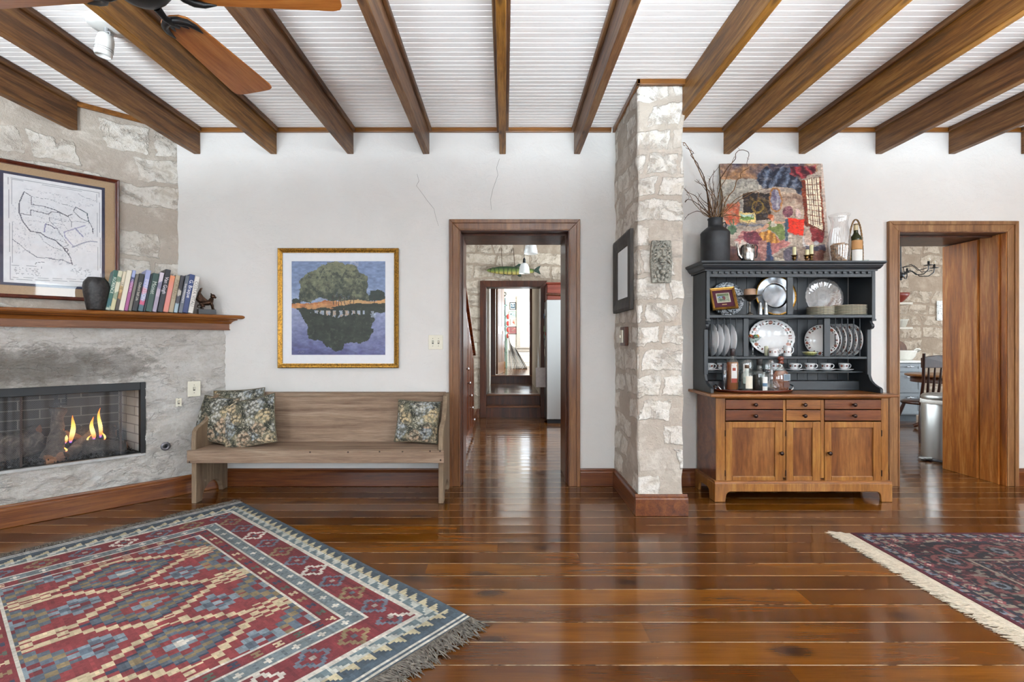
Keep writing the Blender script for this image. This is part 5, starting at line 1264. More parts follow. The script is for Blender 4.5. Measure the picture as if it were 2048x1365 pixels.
# ------------------------------------------------------------------ china
mwc = plain('white_glazed_china', '#dfe0e2', .18, var=.01)
def china_mat(name, rimr, nfl=5, size=.02, plane='xy', off=0, cyl=False, both=True, sx=1.0):
    """white glaze with a ring of red brown flowers; local z is the plate axis"""
    m = NT(name); sep = m.n('SeparateXYZ'); m.l(m.co, sep.inputs[0]); x, y, z = sep.outputs
    x = m.math('DIVIDE', x, sx); ang = m.math('DIVIDE', m.math('ARCTAN2', y, x), 2*PI)
    s = m.math('FRACT', m.math('ADD', m.math('MULTIPLY', ang, nfl), off+10.0))
    ds = m.math('MULTIPLY', m.math('SUBTRACT', s, .5), 2*PI*rimr/nfl)
    if cyl: dr = m.math('SUBTRACT', z, cyl)
    else: dr = m.math('SUBTRACT', m.vmath('LENGTH', m.vmath('MULTIPLY', m.co, (1/sx, 1, 0)), (0, 0, 0)), rimr)
    cb = m.n('CombineXYZ'); m.l(ds, cb.inputs[0]); m.l(dr, cb.inputs[1]); q = cb.outputs[0]
    nz = m.noise(m.co, 130, 3, .7)
    d = m.math('ADD', m.vmath('LENGTH', q, (0, 0, 0)), m.math('MULTIPLY', m.math('SUBTRACT', nz, .5), size*.7))
    c = m.mix(m.ramp(m.math('DIVIDE', d, size), [(.5, 1), (.6, 0)]), '#e2e3e4', m.ramp(nz, [(.4, '#5e2b22'), (.55, '#9a5540'), (.65, '#c99a7d')]))
    q2 = m.vmath('SUBTRACT', m.vmath('ABSOLUTE', q, (0, 0, 0)), (size*.95, size*.35, 0)); d2 = m.math('ADD', m.vmath('LENGTH', m.vmath('MULTIPLY', q2, (1, 1.6, 1)), (0, 0, 0)), m.math('MULTIPLY', m.math('SUBTRACT', nz, .5), size*.8))
    c = m.mix(m.ramp(m.math('DIVIDE', d2, size), [(.25, 1), (.34, 0)]), c, '#33413a')
    q3 = m.vmath('SUBTRACT', m.vmath('ABSOLUTE', q, (0, 0, 0)), (size*2.0, size*.15, 0)); d3 = m.vmath('LENGTH', q3, (0, 0, 0))
    c = m.mix(m.ramp(m.math('DIVIDE', d3, size), [(.2, 1), (.28, 0)]), c, '#6a3a35')
    return m.done(color=c, rough=.15, Coat_Weight=.4)
mpl = china_mat('flowered_dinner_plate', .104, 5, .022)
def upright(out, roll=0):
    """matrix whose local z (face of a plate) points along out"""
    z = Vector(out).normalized(); x = Vector((0, 0, 1)).cross(z).normalized(); y = z.cross(x)
    return Matrix((x, y, z)).transposed().to_4x4() @ Matrix.Rotation(roll, 4, 'Z')
def plate_prof(r): return [(0, .0), (r*.56, .0), (r*.58, .002), (r*.62, .004), (r*.66, .009), (r*.8, .014), (r*.985, .021), (r, .0235), (r*.99, .025), (r*.8, .018), (r*.66, .0125), (r*.6, .0055), (0, .004)]
PLs = MB(); PLs.lathe(plate_prof(.128), n=48); pmesh = {}
def plate(center, out, mat, lab, r=.128, group=None, roll=0, name='dinner_plate', scal=None, sx=1, cat='plate'):
    key = (r, mat.name, str(scal), sx)
    if key not in pmesh:
        b = MB(); b.lathe(plate_prof(r), n=64, scal=scal, sx=sx); o = b.build(name, mat); pmesh[key] = o.data
    else: o = bpy.data.objects.new(name, pmesh[key]); COL.objects.link(o)
    o.matrix_world = Matrix.Translation(center) @ upright(out, roll); tag(o, lab, cat, group); return o
g1 = 'plain white plates in the left rack'; words = ['nearest the left end', 'second from the left end', 'third from the left end', 'rightmost']
for k, x in enumerate((1.598, 1.640, 1.686, 1.738)): plate((x+.012, 3.836, 1.055+.128), (1, 0, 0), mwc, f'white plate seen from the back in left rack, {words[k]}', group=g1)
g2 = 'flowered plates in the right rack'; words = ['nearest the divider post', 'second from the divider post', 'third from the divider post', 'fourth from the divider post', 'outermost at the right end']
for k, x in enumerate((2.592, 2.632, 2.673, 2.714, 2.755)): plate((x, 3.832, 1.055+.128), (-1, -.02, 0), mpl, f'flowered plate in the right rack, {words[k]}', group=g2, roll=.4+.9*k)
plate((2.498, 3.815, 1.055+.125), (-.80, -.60, 0), mpl, 'flowered plate standing behind the right divider post', r=.122, roll=.2)
mov = china_mat('flowered_platter_glaze', .118, 6, .026, off=.0, sx=1.25)
plate((X_(1544.5, 3.86), 3.885, 1.055+.148), (0, -1, .16), mov, 'large oval scalloped platter with red flowers on middle shelf', r=.146, name='oval_platter', scal=(24, .012), sx=1.25, roll=0, cat='platter')
# upper shelf
mjug = NT('leafy_transfer_glaze'); k1 = mjug.noise(mjug.co, 60, 5, .8, 1.5); mtr = mjug.done(color=mjug.ramp(k1, [(.45, '#262b36'), (.50, '#7d858e'), (.54, '#d4d8da')]), rough=.2)
plate((X_(1454.7, 3.87), 3.895, 1.372+.137), (0, -1, .12), mtr, 'dark leafy patterned plate behind the small gold frame', r=.135)
msil = plain('polished_silver', '#c9ccd0', .12, 1, var=.05)
mgl = plain('gold_rimmed_clear_plate', '#8e9399', .15, .55, var=.15, scale=14)
b = MB(); r_ = .163
b.lathe([(0, .002), (.092, .002), (.098, .004), (.10, .010), (.104, .012), (.15, .02), (.156, .022)], n=64, mi=0, caps=False); b.lathe([(.150, .0195), (.163, .024), (.164, .027), (.151, .024)], n=64, mi=1, caps=False)
b.lathe([(.092, .0035), (.096, .007), (.100, .0125), (.104, .0135)], n=64, mi=2, caps=False)
o = b.build('silver_charger_plate', [mgl, mgold, msil]); o.matrix_world = Matrix.Translation((X_(1551.6, 3.88), 3.90, 1.372+.165)) @ upright((0, -1, .12)); tag(o, 'large silvery round charger with gold rim behind the upper divider', 'plate')
mcg = glass('pressed_clear_glass')
b = MB(); b.lathe([(0, 0), (.05, 0), (.055, .003), (.12, .008), (.15, .018), (.153, .021), (.148, .022), (.118, .0125), (.055, .008), (0, .006)], n=96, scal=(26, .018))
for ri, (rr, nn, rb) in enumerate(((.052, 30, .0035), (.062, 34, .003), (.085, 46, .004), (.097, 52, .0042), (.109, 56, .003), (.02, 14, .003))):
    for k in range(nn): a = 2*PI*k/nn; b.ball((rr*math.cos(a), rr*math.sin(a), .009+max(0, rr-.05)*.06), rb, 6)
o = b.build('glass_cake_plate', thin_glass('pressed_glass_white', '#ffffff', .5, 1.6, .10)); o.matrix_world = Matrix.Translation((X_(1649.6, 3.86), 3.885, 1.372+.150)) @ upright((0, -1, .13)); tag(o, 'round scalloped pressed glass plate standing on the upper shelf', 'plate')
mrim = plain('cream_plate_with_worn_gilt', '#cbc4b2', .3, var=.18, scale=60)
def stack(cx, cy, r, n, h, where, group):
    b = MB(); b.lathe([(0, 0), (r*.55, 0), (r*.6, .003), (r*.97, .0045), (r, .0055), (r, .0085), (r*.97, .009), (r*.6, .0055), (0, .005)], n=48)
    o0 = b.build('stacked_plate', mrim); st = (h-.009)/(n-1)
    for k in range(n):
        o = o0 if k == 0 else o0.copy()
        if k: COL.objects.link(o)
        o.location = (cx+.001*math.sin(k*5), cy, 1.3725+st*k); pos = 'bottom plate' if k == 0 else ('top plate' if k == n-1 else ['second', 'third', 'fourth', 'fifth', 'sixth', 'seventh', 'eighth', 'ninth'][k-1]+' plate up')
        tag(o, f'cream gilt edged {pos} in the {where} stack on upper shelf', 'plate', group)
stack(X_(1640.5, 3.78), 3.78, .093, 7, .066, 'smaller left', 'plates in the smaller stack'); stack(X_(1696, 3.79), 3.79, .122, 8, .078, 'larger right', 'plates in the larger stack')
# small gold frame on its easel
fc = Vector((X_(1447, 3.73), 3.735, 1.372+.125)); gf = thing('small_gold_frame', 'small gold framed picture with maroon mat on a black easel', 'picture frame', fc)
tl = Matrix.Rotation(math.radians(-24), 3, 'X') @ Matrix.Rotation(math.radians(-10), 3, 'Z'); rx, ru, ro = tl @ Vector((1, 0, 0)), tl @ Vector((0, 0, 1)), tl @ Vector((0, -1, 0))
P = framed(gf, fc, rx, ru, ro, .185, .185, .019, .022, plain('bright_gilt', '#c08f45', .3, .7, var=.2), None)
def qd(name, w, h, d, m, x=0, z=0):
    b = MB(); b.obox(P(x, z, d)-fc, (w, .002, h), Matrix((rx, -ro, ru)).transposed()); return b.build(name, m, gf)
qd('mat', .155, .155, .004, plain('maroon_velvet_mat', '#4a1a2c', .9)); qd('inner_mat', .098, .082, .0055, plain('cream_inner_mat', '#c4bda8', .8), 0, .008); qd('name_strip', .034, .008, .0055, plain('brass_strip', '#b59a68', .4, .6), 0, -.05)
cv = CV(40, 34, '#8a927f'); cv.put(cv.v < .3, '#5f6b4e'); cv.put(cv.rect(0, .3, .6, .5), '#8aa3b8'); cv.put(cv.ell(.55, .55, .12, .25, .2), '#6b3b3c'); cv.put(cv.ell(.2, .45, .05, .08), '#2c3a66'); cv.put(cv.ell(.42, .42, .05, .08), '#2c3a66'); cv.put(cv.ell(.3, .75, .2, .15, .3), '#5b6a57'); cv.jit(.2, 3)
canvas_mesh('small_print', cv, lambda u, v: P((u-.5)*.085, .008+(.5-v)*.070, .0075)-fc, M['paper'], gf)
ez = plain('black_easel_wire', '#14110f', .35, .5)
es = thing('plate_easel', 'black easel holding up the small gold frame', 'easel', (fc.x, fc.y, 1.372))
b = MB()
for s in (-1, 1):
    b.tube([Vector((s*.045, -.055, .028+.01)), Vector((s*.045, -.062, .02)), Vector((s*.045, -.03, .012)), Vector((s*.02, .01, .05)), Vector((s*.01, .045, .15))], .0035, 6); b.tube([Vector((s*.045, -.045, .014)), Vector((s*.05, -.05, 0.003))], .0035, 6)
    b.tube([Vector((s*.012, .05, .12)), Vector((s*.014, .075, .004))], .0035, 6)
b.tube([Vector((-.05, -.045, .012)), Vector((.05, -.045, .012))], .003, 6); b.build('easel_wire', ez, es)
# compote and candle
mbz = plain('tarnished_silver', '#6f6860', .28, .9, var=.4, scale=18)
cxp, cyp = X_(1499.5, 3.74), 3.74
b = MB(); b.lathe([(0, 0), (.030, 0), (.031, .004), (.016, .014), (.008, .022), (.007, .035), (.0095, .045), (.007, .055), (.0075, .085), (.010, .095), (.006, .103), (.02, .112), (.042, .125), (.055, .142), (.084, .149), (.085, .151), (.056, .147), (.04, .13), (0, .12)], n=40)
o = b.build('footed_dish', mbz); o.location = (cxp, cyp, 1.3725); tag(o, 'tarnished footed dish holding a wide candle', 'dish')
b = MB(); b.lathe([(0, 0), (.040, 0), (.041, .004), (.041, .072), (.038, .074), (.02, .071), (0, .071)], n=36); cd = b.build('wax', plain('tan_candle_wax', '#a98870', .5, var=.04), None)
cdl = thing('pillar_candle', 'wide tan candle sitting in the footed dish', 'candle', (cxp, cyp, 1.3725+.128)); cd.parent = cdl
b = MB(); b.tube([(0, 0, .07), (.001, 0, .082)], .001, 5); b.build('wick', M['black'], cdl)
for px, nm in ((1520.3, 'left'), (1531.5, 'right')):
    b = MB(); b.lathe([(0, 0), (.017, 0), (.0175, .003), (.016, .03), (.0165, .035), (.014, .07), (.012, .082), (.0125, .086), (.010, .094), (.005, .102), (0, .104)], n=24)
    o = b.build('salt_shaker', plain(f'pewter_{nm}', '#a9abac', .3, .85, var=.25, scale=20)); o.location = (X_(px, 3.70), 3.70, 1.3725); tag(o, f'pewter shaker, {nm} one of the pair beside the footed dish', 'shaker', 'salt and pepper shakers')
# middle shelf small things
Z2 = 1.0555
b = MB(); b.lathe([(0, 0), (.026, 0), (.027, .002), (.008, .006), (.0045, .012), (.005, .03), (.008, .035), (.005, .05), (.008, .085), (.011, .095), (.006, .10), (.02, .108), (.045, .125), (.062, .15), (.064, .152), (.060, .152), (.043, .129), (.02, .113), (0, .108)], n=36)
cg = thing('stemmed_glass_dish', 'stemmed clear glass dish of coloured fruit candies on middle shelf', 'dish', (X_(1506, 3.76), 3.765, Z2))
b.build('glass', mcg, cg)
rng = random.Random(2)
for k in range(11):
    a = rng.random()*6.3; r_ = rng.uniform(.0, .04); b = MB(); b.ball((0, 0, 0), rng.uniform(.010, .014), 10)
    o = b.build('glass_fruit', plain(f'candy_{k}', ['#b5652c', '#3f6b3d', '#9c3a24', '#c98f3a', '#5a7f58', '#7a2f22'][k % 6], .25)); o.location = Vector((X_(1506, 3.76)+r_*math.cos(a), 3.765+r_*math.sin(a), Z2+.150+.008*rng.random())); tag(o, ['orange', 'green', 'red', 'yellow', 'pale green', 'dark red'][k % 6]+' glassy fruit candy in the stemmed glass dish', 'fruit', 'candies in the glass dish')
def cup_mat(name, r, z): return china_mat(name, r, 3, .017, cyl=z, off=.75)
mcup = cup_mat('flowered_cup_glaze', .036, .034)
def cup(loc, r, h, lab, rz=0, group=None, kind='tea_cup', straight=False, hs=1):
    t = thing(kind, lab, 'cup', loc, rz, group)
    b = MB()
    if straight: pr = [(0, 0), (r*.93, 0), (r*.95, .003), (r*.98, h*.5), (r, h), (r*.94, h), (r*.9, h*.5), (r*.86, .006), (0, .005)]
    else: pr = [(0, 0), (r*.5, 0), (r*.52, .004), (r*.62, .008), (r*.82, h*.35), (r*.95, h*.75), (r, h), (r*.95, h), (r*.88, h*.7), (r*.72, h*.3), (r*.5, .010), (0, .008)]
    b.lathe(pr, n=36); b.build('cup_body', mcup, t)
    b = MB(); b.tube([(r*.92*hs, 0, h*.85), (r*1.25*hs, 0, h*.88), (r*1.5*hs, 0, h*.72), (r*1.45*hs, 0, h*.45), (r*1.1*hs, 0, h*.28), (r*.8*hs, 0, h*.28)], .0036, 8); b.build('handle', mwc, t); return t
cup((X_(1548, 3.74), 3.745, Z2), .036, .062, 'flowered straight mug in front of oval platter', -.2, kind='sugar_cup', straight=True)
cup((X_(1575.5, 3.77), 3.775, Z2), .029, .082, 'taller flowered jug right of the straight mug', -.2, kind='cream_jug', straight=True)
yd = thing('glass_bowl', 'clear glass bowl of yellow candies on the middle shelf', 'bowl', (X_(1620.5, 3.77), 3.775, Z2))
b = MB(); b.lathe([(0, 0), (.030, 0), (.034, .003), (.052, .018), (.060, .036), (.0565, .036), (.048, .019), (.030, .006), (0, .005)], n=36, scal=(10, .02)); b.build('glass', mcg, yd)
b = MB(); b.lathe([(0, .007), (.028, .008), (.046, .022), (.050, .031), (.02, .035), (0, .036)], n=20); b.v = [(x, y, z+.003*mnoise.noise(Vector((x*200, y*200, z*100)))) for x, y, z in b.v]; o = b.build('yellow_sweets', plain('yellow_sweets', '#c9b93a', .4, var=.3, scale=120), yd); o['kind'] = 'stuff'
# cups and saucers on the low shelf
Z3 = .9385
words = {0: 'at the far left end', 1: 'second from the left end', 2: 'behind the square bourbon bottle', 3: 'just right of the bourbon bottle', 4: 'third from the right end', 5: 'second from the right end', 6: 'at the right end'}
for k, px in enumerate((1419.5, 1444, 1548, 1588.3, 1620, 1652.5, 1688.5)):
    x = X_(px, 3.83); rz = [-.9, -.5, -.5, -.25, -.25, -.3, .0][k]
    b = MB(); b.lathe([(0, 0), (.03, 0), (.033, .002), (.058, .009), (.066, .014), (.065, .016), (.055, .0115), (.03, .005), (0, .0045)], n=40)
    o = b.build('saucer', mwc); o.location = (x, 3.835, Z3); tag(o, f'white saucer under the flowered cup {words[k]}', 'saucer', 'saucers on the low shelf')
    cup((x, 3.835, Z3+.0055), .037, .055, f'flowered tea cup {words[k]}', rz, 'tea cups on the low shelf')

# ------------------------------------------------------------------ tray and bottles
trx, try_ = X_(1506, 3.70), 3.70
tray = thing('drinks_tray', 'oval reddish wooden tray with metal handles on the sideboard', 'tray', (trx, try_, ST))
b = MB(); b.lathe([(0, 0), (.27, 0), (.285, .004), (.295, .016), (.297, .020), (.288, .022), (.28, .012), (0, .010)], n=72, sy=.50); b.build('tray_base', wood('mahogany_tray', ('#3a130a', '#5e2413', '#7a3620'), 'X', 1.5, .3, .4), tray)
for s in (-1, 1):
    b = MB(); b.tube([(s*.262, -.045, .014), (s*.275, -.05, .03), (s*.285, -.03, .048), (s*.287, 0, .052), (s*.285, .03, .048), (s*.275, .05, .03), (s*.262, .045, .014)], .005, 8); b.build('handle', msil, tray)
TZ = ST+.0105
def liquid(name, c, rough=.03): return thin_glass(name, c, .1, 1.2, .0 if name == 'clear_spirit' else .28, c)
mlab = plain('cream_paper_label', '#d6d1c2', .7, var=.02); mlabw = plain('white_paper_label', '#e4e4e0', .7, var=.01); mred = plain('brick_red_print', '#9c4436', .7); mink = plain('dark_print', '#3b3a40', .6)
mamb = liquid('amber_whisky', '#d98422'); mdrk = liquid('dark_liqueur', '#2a1510'); mclr = liquid('clear_spirit', '#f5fafa'); mbg = glass('bottle_glass', '#f2f8f6', .01)
def bottle(px, Y, prof, cap, capm, lab, fillh=None, lm=None, sx=1, sy=1, rz=0, n=32, gl=None, group='bottles on the tray', name='glass_bottle', smooth=True, extra=None):
    t = thing(name, lab, 'bottle', (X_(px, Y), Y, TZ), rz, group)
    b = MB(); b.lathe(prof, n=n, sx=sx, sy=sy, smooth=smooth); b.build('bottle_glass', gl or mbg, t)
    if cap: b = MB(); b.lathe(cap, n=24); b.build('stopper', capm, t)
    if fillh:
        k = .93; q = [(0, .006)]+[(max(0, r-.003)*1.0, z+.004 if z < .01 else z) for r, z in prof if z < fillh and r > 0]
        rl = [r for r, z in prof if z >= fillh][0]; q += [(max(0, rl-.003), fillh), (0, fillh)]
        b = MB(); b.lathe(q, n=n, sx=sx, sy=sy, smooth=smooth); b.build('liquid', lm, t)
    return t
def label(t, r, a0, a1, z0, z1, m, name='paper_label', flat=None, sx=1, sy=1):
    b = MB(); n = 10
    if flat: b.box(flat[0], flat[1], flat[2]-.001, flat[2], z0, z1)
    else:
        vs = []
        for i in range(n+1):
            a = math.radians(a0+(a1-a0)*i/n)
            for z in (z0, z1): vs.append((r*math.cos(a)*sx, r*math.sin(a)*sy, z))
        b.add(vs, [(2*i, 2*i+2, 2*i+3, 2*i+1) for i in range(n)], 0, True)
    return b.build(name, m, t)
sq = dict(n=4)
def sqprof(pts): return [(r*1.414, z) for r, z in pts]
# tall slender bluish glass at the left
b = MB(); b.lathe([(0, 0), (.022, 0), (.022, .004), (.006, .012), (.006, .03), (.012, .05), (.0165, .09), (.0165, .205), (.015, .205), (.015, .09), (.010, .052), (0, .045)], n=28)
o = b.build('tall_flute_glass', glass('blue_grey_glass', '#9fb4c4', .02)); o.location = (X_(1448.5, 3.69), 3.69, TZ); tag(o, 'tall slim bluish glass at the left end of tray', 'glass')
b = MB(); b.lathe([(0, 0), (.03, 0), (.031, .002), (.004, .008), (.0035, .19), (.006, .2), (.043, .238), (.042, .239), (.005, .204), (0, .2)], n=28)
o = b.build('martini_glass', glass('thin_clear_glass', '#ffffff', .0)); o.location = (X_(1456.5, 3.80), 3.795, TZ); tag(o, 'wide rimmed cocktail glass behind the amber whisky bottle', 'glass')
shoulder = lambda r, hb, hs, rn, ht: [(0, 0), (r*.92, 0), (r, .005), (r, hb), (r*.93, hb+(hs-hb)*.35), (r*.6, hb+(hs-hb)*.75), (rn*1.1, hs), (rn, hs+.01), (rn, ht), (0, ht)]
t = bottle(1465, 3.715, shoulder(.044, .205, .245, .0135, .27), [(0, .262), (.0155, .262), (.0155, .312), (.013, .318), (0, .318)], plain('dark_foil', '#3b3030', .4), 'tall amber whisky bottle with white and red label', .215, mamb)
label(t, .0445, -125, -70, .06, .185, mlabw); label(t, .0449, -124, -71, .06, .092, mred, 'red_band'); label(t, .0449, -115, -85, .15, .172, mred, 'red_emblem')
t = bottle(1491.5, 3.755, shoulder(.054, .205, .265, .0165, .29), [(0, .285), (.018, .285), (.019, .34), (.0165, .345), (0, .345)], plain('sky_blue_foil', '#4f7fb4', .35), 'large clear vodka bottle with a blue cap', .19, mclr)
label(t, .0545, -135, -95, .05, .20, mlabw)
t = bottle(1494, 3.63, shoulder(.038, .115, .15, .014, .178), [(0, .172), (.0155, .172), (.0155, .196), (0, .197)], plain('brown_cork', '#5b4331', .6), 'short clear bottle with cream label at the front of tray', .10, mclr)
label(t, .0385, -130, -42, .022, .115, mlab)
t = bottle(1519, 3.73, shoulder(.048, .125, .165, .017, .20), [(0, .19), (.019, .19), (.021, .236), (.019, .24), (0, .24)], plain('charcoal_cork', '#33302f', .7), 'squat bottle of dark liqueur with a black cork', .115, mdrk)
t = bottle(1528, 3.625, shoulder(.0235, .105, .13, .008, .15), [(0, .145), (.0095, .145), (.0095, .165), (0, .165)], M['black'], 'small narrow bottle with white label in front of dark liqueur', .09, mclr)
label(t, .024, -140, -40, .004, .108, mlabw); label(t, .0244, -140, -40, .038, .062, plain('steel_blue_print', '#56748f', .6), 'blue_band')
t = bottle(1532.5, 3.80, shoulder(.036, .19, .245, .0125, .27), [(0, .262), (.0145, .262), (.0145, .335), (0, .337)], plain('cream_foil', '#cfd0b3', .5), 'slim bottle with tall cream cap behind the crystal decanter', .18, mclr)
# crystal decanter
t = thing('crystal_decanter', 'cut crystal decanter with a faceted ball stopper', 'decanter', (X_(1542, 3.62), 3.625, TZ), group='bottles on the tray')
b = MB(); b.lathe([(0, 0), (.045, 0), (.054, .012), (.058, .035), (.050, .06), (.030, .08), (.018, .092), (.0165, .11), (.020, .118), (.0165, .126), (.0155, .16), (.021, .172), (.0165, .176), (0, .17)], n=20, smooth=False, scal=(10, .05)); b.build('decanter_body', glass('cut_crystal', '#ffffff', .0, 1.55), t)
b = MB(); b.lathe([(0, .168), (.010, .17), (.012, .186), (.022, .198), (.026, .213), (.021, .228), (.010, .236), (0, .238)], n=10, smooth=False); b.build('stopper', glass('cut_crystal_stopper', '#ffffff', .0, 1.55), t)
b = MB(); b.lathe([(0, .006), (.042, .006), (.052, .03), (.046, .055), (.03, .07), (0, .07)], n=20, smooth=False); b.build('liquid', mclr, t)
t = bottle(1561.5, 3.665, [(0, 0), (.052, 0), (.058, .01), (.062, .09), (.058, .125), (.045, .150), (.024, .175), (.017, .19), (.016, .215), (0, .215)], [(0, .205), (.021, .205), (.021, .218), (.013, .222), (.019, .229), (.0235, .243), (.019, .257), (0, .262)], plain('glossy_brown_ball_stopper', '#6b3426', .2), 'squarish bourbon bottle with a round brown stopper', .15, liquid('bourbon', '#c4661a'), sy=.6, n=28)
q = MB(); q.box(-.002, .048, -.0405, -.0395, .078, .128); q.build('neck_label_card', plain('silver_grey_label', '#8f989c', .4, .3), t); q = MB(); q.box(.002, .044, -.0412, -.0404, .082, .124); q.build('paper_label', plain('slate_blue_label', '#5c6b78', .5), t)
q = MB(); q.box(0, .044, -.0405, -.0395, .03, .07); q.build('lower_label', plain('brown_label', '#4b2a1c', .5), t)

# ------------------------------------------------------------------ on top of the hutch
TT = 1.7710
jx, jy = X_(1430.8, 3.74), 3.745
jug = thing('metal_milk_jug', 'large dull black metal jug with a narrow neck on hutch', 'jug', (jx, jy, TT))
mjb = plain('blackened_tin', '#303134', .5, .35, var=.25, bump=.12, scale=12)
b = MB(); b.lathe([(0, 0), (.105, 0), (.107, .004), (.107, .008), (.1055, .012), (.106, .225), (.108, .230), (.106, .236), (.100, .246), (.070, .272), (.054, .284), (.052, .290), (.051, .335), (.056, .341), (.056, .348), (.052, .350), (.049, .345), (.048, .29), (0, .27)], n=48); b.build('jug_body', mjb, jug)
b = MB(); b.tube([(.052, -.006, .31), (.072, -.01, .318), (.083, -.01, .295), (.078, -.006, .272)], .005, 8); b.build('handle', mjb, jug)
# curly twigs
mtw = plain('dry_brown_twig', '#54381f', .85, var=.4, scale=60); mtw2 = plain('pale_tan_twig', '#7f5c38', .85, var=.3, scale=60)
def TP(pts, y0=0, y1=0):
    n = len(pts); return [Vector((X_(px, jy), jy+y0+(y1-y0)*i/max(1, n-1), Z_(py, jy))) for i, (px, py) in enumerate(pts)]
def smoothp(P_, k=5):
    out = []
    for i in range(len(P_)-1):
        p0, p1, p2, p3 = P_[max(0, i-1)], P_[i], P_[i+1], P_[min(len(P_)-1, i+2)]
        for j in range(k):
            t = j/k; out.append(.5*((2*p1)+(-p0+p2)*t+(2*p0-5*p1+4*p2-p3)*t*t+(-p0+3*p1-3*p2+p3)*t**3))
    return out+[P_[-1]]
rng = random.Random(11)
def sx5(x, y): return (1360+x/5.055, 270+y/5.055)     # from the enlarged crop
TW = [([(330, 1100), (310, 830), (290, 650), (265, 520), (235, 440), (190, 330), (150, 240), (110, 150), (75, 90), (55, 65), (45, 85), (70, 95)], .0030, .03, mtw2),
 ([(330, 1080), (300, 800), (275, 600), (260, 500), (215, 380), (160, 280), (115, 235), (105, 210), (130, 190), (95, 165), (45, 140)], .0026, -.02, mtw),
 ([(350, 1100), (345, 830), (340, 650), (300, 480), (330, 400), (400, 315)], .0022, .0, mtw), ([(360, 1100), (370, 800), (350, 560), (345, 430), (360, 340)], .0018, .03, mtw),
 ([(380, 1100), (420, 830), (470, 650), (540, 560), (570, 460), (605, 440), (600, 400), (650, 360), (680, 345), (640, 370)], .0028, -.02, mtw2),
 ([(375, 1100), (400, 820), (430, 650), (410, 470), (450, 380), (520, 290), (560, 240), (570, 180), (620, 150), (690, 165), (705, 200), (685, 260), (690, 320)], .0024, .01, mtw),
 ([(370, 1080), (390, 800), (380, 600), (470, 420), (500, 330), (520, 270), (530, 230)], .0022, -.03, mtw2),
 ([(330, 1090), (280, 790), (220, 740), (150, 690), (90, 660), (50, 670), (40, 690), (75, 640), (50, 610)], .0020, -.03, mtw), ([(330, 1090), (270, 760), (200, 680), (150, 620), (90, 590), (40, 560)], .0022, -.01, mtw),
 ([(330, 1090), (290, 800), (190, 780), (120, 790), (60, 830), (25, 875)], .0020, -.04, mtw), ([(330, 1090), (260, 770), (180, 730), (100, 600), (60, 550), (40, 520)], .0018, .02, mtw2),
 ([(320, 1090), (300, 700), (260, 560), (210, 510), (160, 490), (130, 475)], .0019, -.03, mtw), ([(380, 1090), (430, 770), (520, 690), (620, 620), (740, 580), (870, 555)], .0022, -.04, mtw2),
 ([(380, 1090), (440, 780), (560, 690), (690, 610), (745, 590), (765, 610), (740, 700), (700, 820), (620, 960)], .0022, -.07, mtw2), ([(370, 1090), (400, 830), (480, 820), (560, 840), (610, 862)], .0030, -.06, mtw2),
 ([(360, 1090), (330, 760), (370, 690), (330, 610), (270, 560)], .0020, -.02, mtw2), ([(370, 1090), (390, 780), (450, 740), (430, 660), (500, 600)], .0020, -.02, mtw2), ([(345, 1090), (350, 740), (300, 690), (310, 600), (270, 500), (300, 440)], .0022, -.03, mtw2),
 ([(390, 1080), (440, 860), (480, 850), (540, 820)], .0014, -.05, mtw), ([(340, 1090), (315, 860), (240, 800), (215, 735), (190, 640), (230, 580)], .0018, .02, mtw2)]
rt = random.Random(21)
for _ in range(13):      # shorter straight ones that thicken the bunch
    ex, ey = rt.uniform(150, 560), rt.uniform(420, 760); mxx = 350+(ex-350)*.35
    TW.append(([(350, 1100), (345+(ex-350)*.12, 830), (mxx+rt.uniform(-15, 15), 830-(830-ey)*.45), ((mxx+ex)/2+rt.uniform(-25, 25), 830-(830-ey)*.75), (ex, ey)], rt.uniform(.0016, .0024), rt.uniform(-.05, .04), (mtw, mtw2)[_ % 2]))
for i, (pts, r0, yd_, m_) in enumerate(TW):
    P_ = [Vector((jx+(q-.5)*.0, jy, TT+.06)) for q in ()]
    base = TP([sx5(*p) for p in pts], 0, yd_)
    # lower end stays inside the neck of the jug
    base[0] = Vector((jx+rng.uniform(-.02, .02), jy+rng.uniform(-.02, .02), TT+.28)); nk = Vector((max(jx-.036, min(jx+.036, base[1].x)), jy+rng.uniform(-.02, .02), TT+.352)); base[1] = nk
    P_ = smoothp(base); P_ = [p+Vector((mnoise.noise(p*30+Vector((i, 0, 0)))*.006, mnoise.noise(p*30+Vector((0, i, 0)))*.006, 0)) if j > 8 else p for j, p in enumerate(P_)]
    b = MB(); n_ = len(P_); b.tube([p-Vector((jx, jy, TT)) for p in P_], [r0*1.7*(1-.6*j/n_) for j in range(n_)], 5)
    for q in range(3):      # short side shoots and buds
        j = rng.randrange(n_//2, n_-2); p = P_[j]-Vector((jx, jy, TT)); a = rng.random()*6.3; e_ = p+Vector((math.cos(a), .3*math.sin(a), abs(math.sin(a))))*rng.uniform(.012, .035); b.tube([p, (p+e_)/2+Vector((.003, 0, .003)), e_], [r0*.5, r0*.4, r0*.2], 4)
    o = b.build('dry_twig', m_); o.location = (jx, jy, TT); tag(o, {0: 'tall twig with a curled tip reaching toward the stone pillar', 1: 'tall twig crossing the curled one near the stone pillar', 4: 'thick pale twig ending in a knot before the leaning canvas', 5: 'dark twig looping high over the top of leaning canvas', 9: 'low drooping twig arching left of the jug toward the pillar', 12: 'long twig reaching right across the middle of the leaning canvas', 13: 'twig bending down to the right before the red draped couch', 14: 'short thick twig pointing right just above the jug'}.get(i, 'thin curly dry twig among the bunch in the black jug'), 'twig', 'curly twigs in the jug')

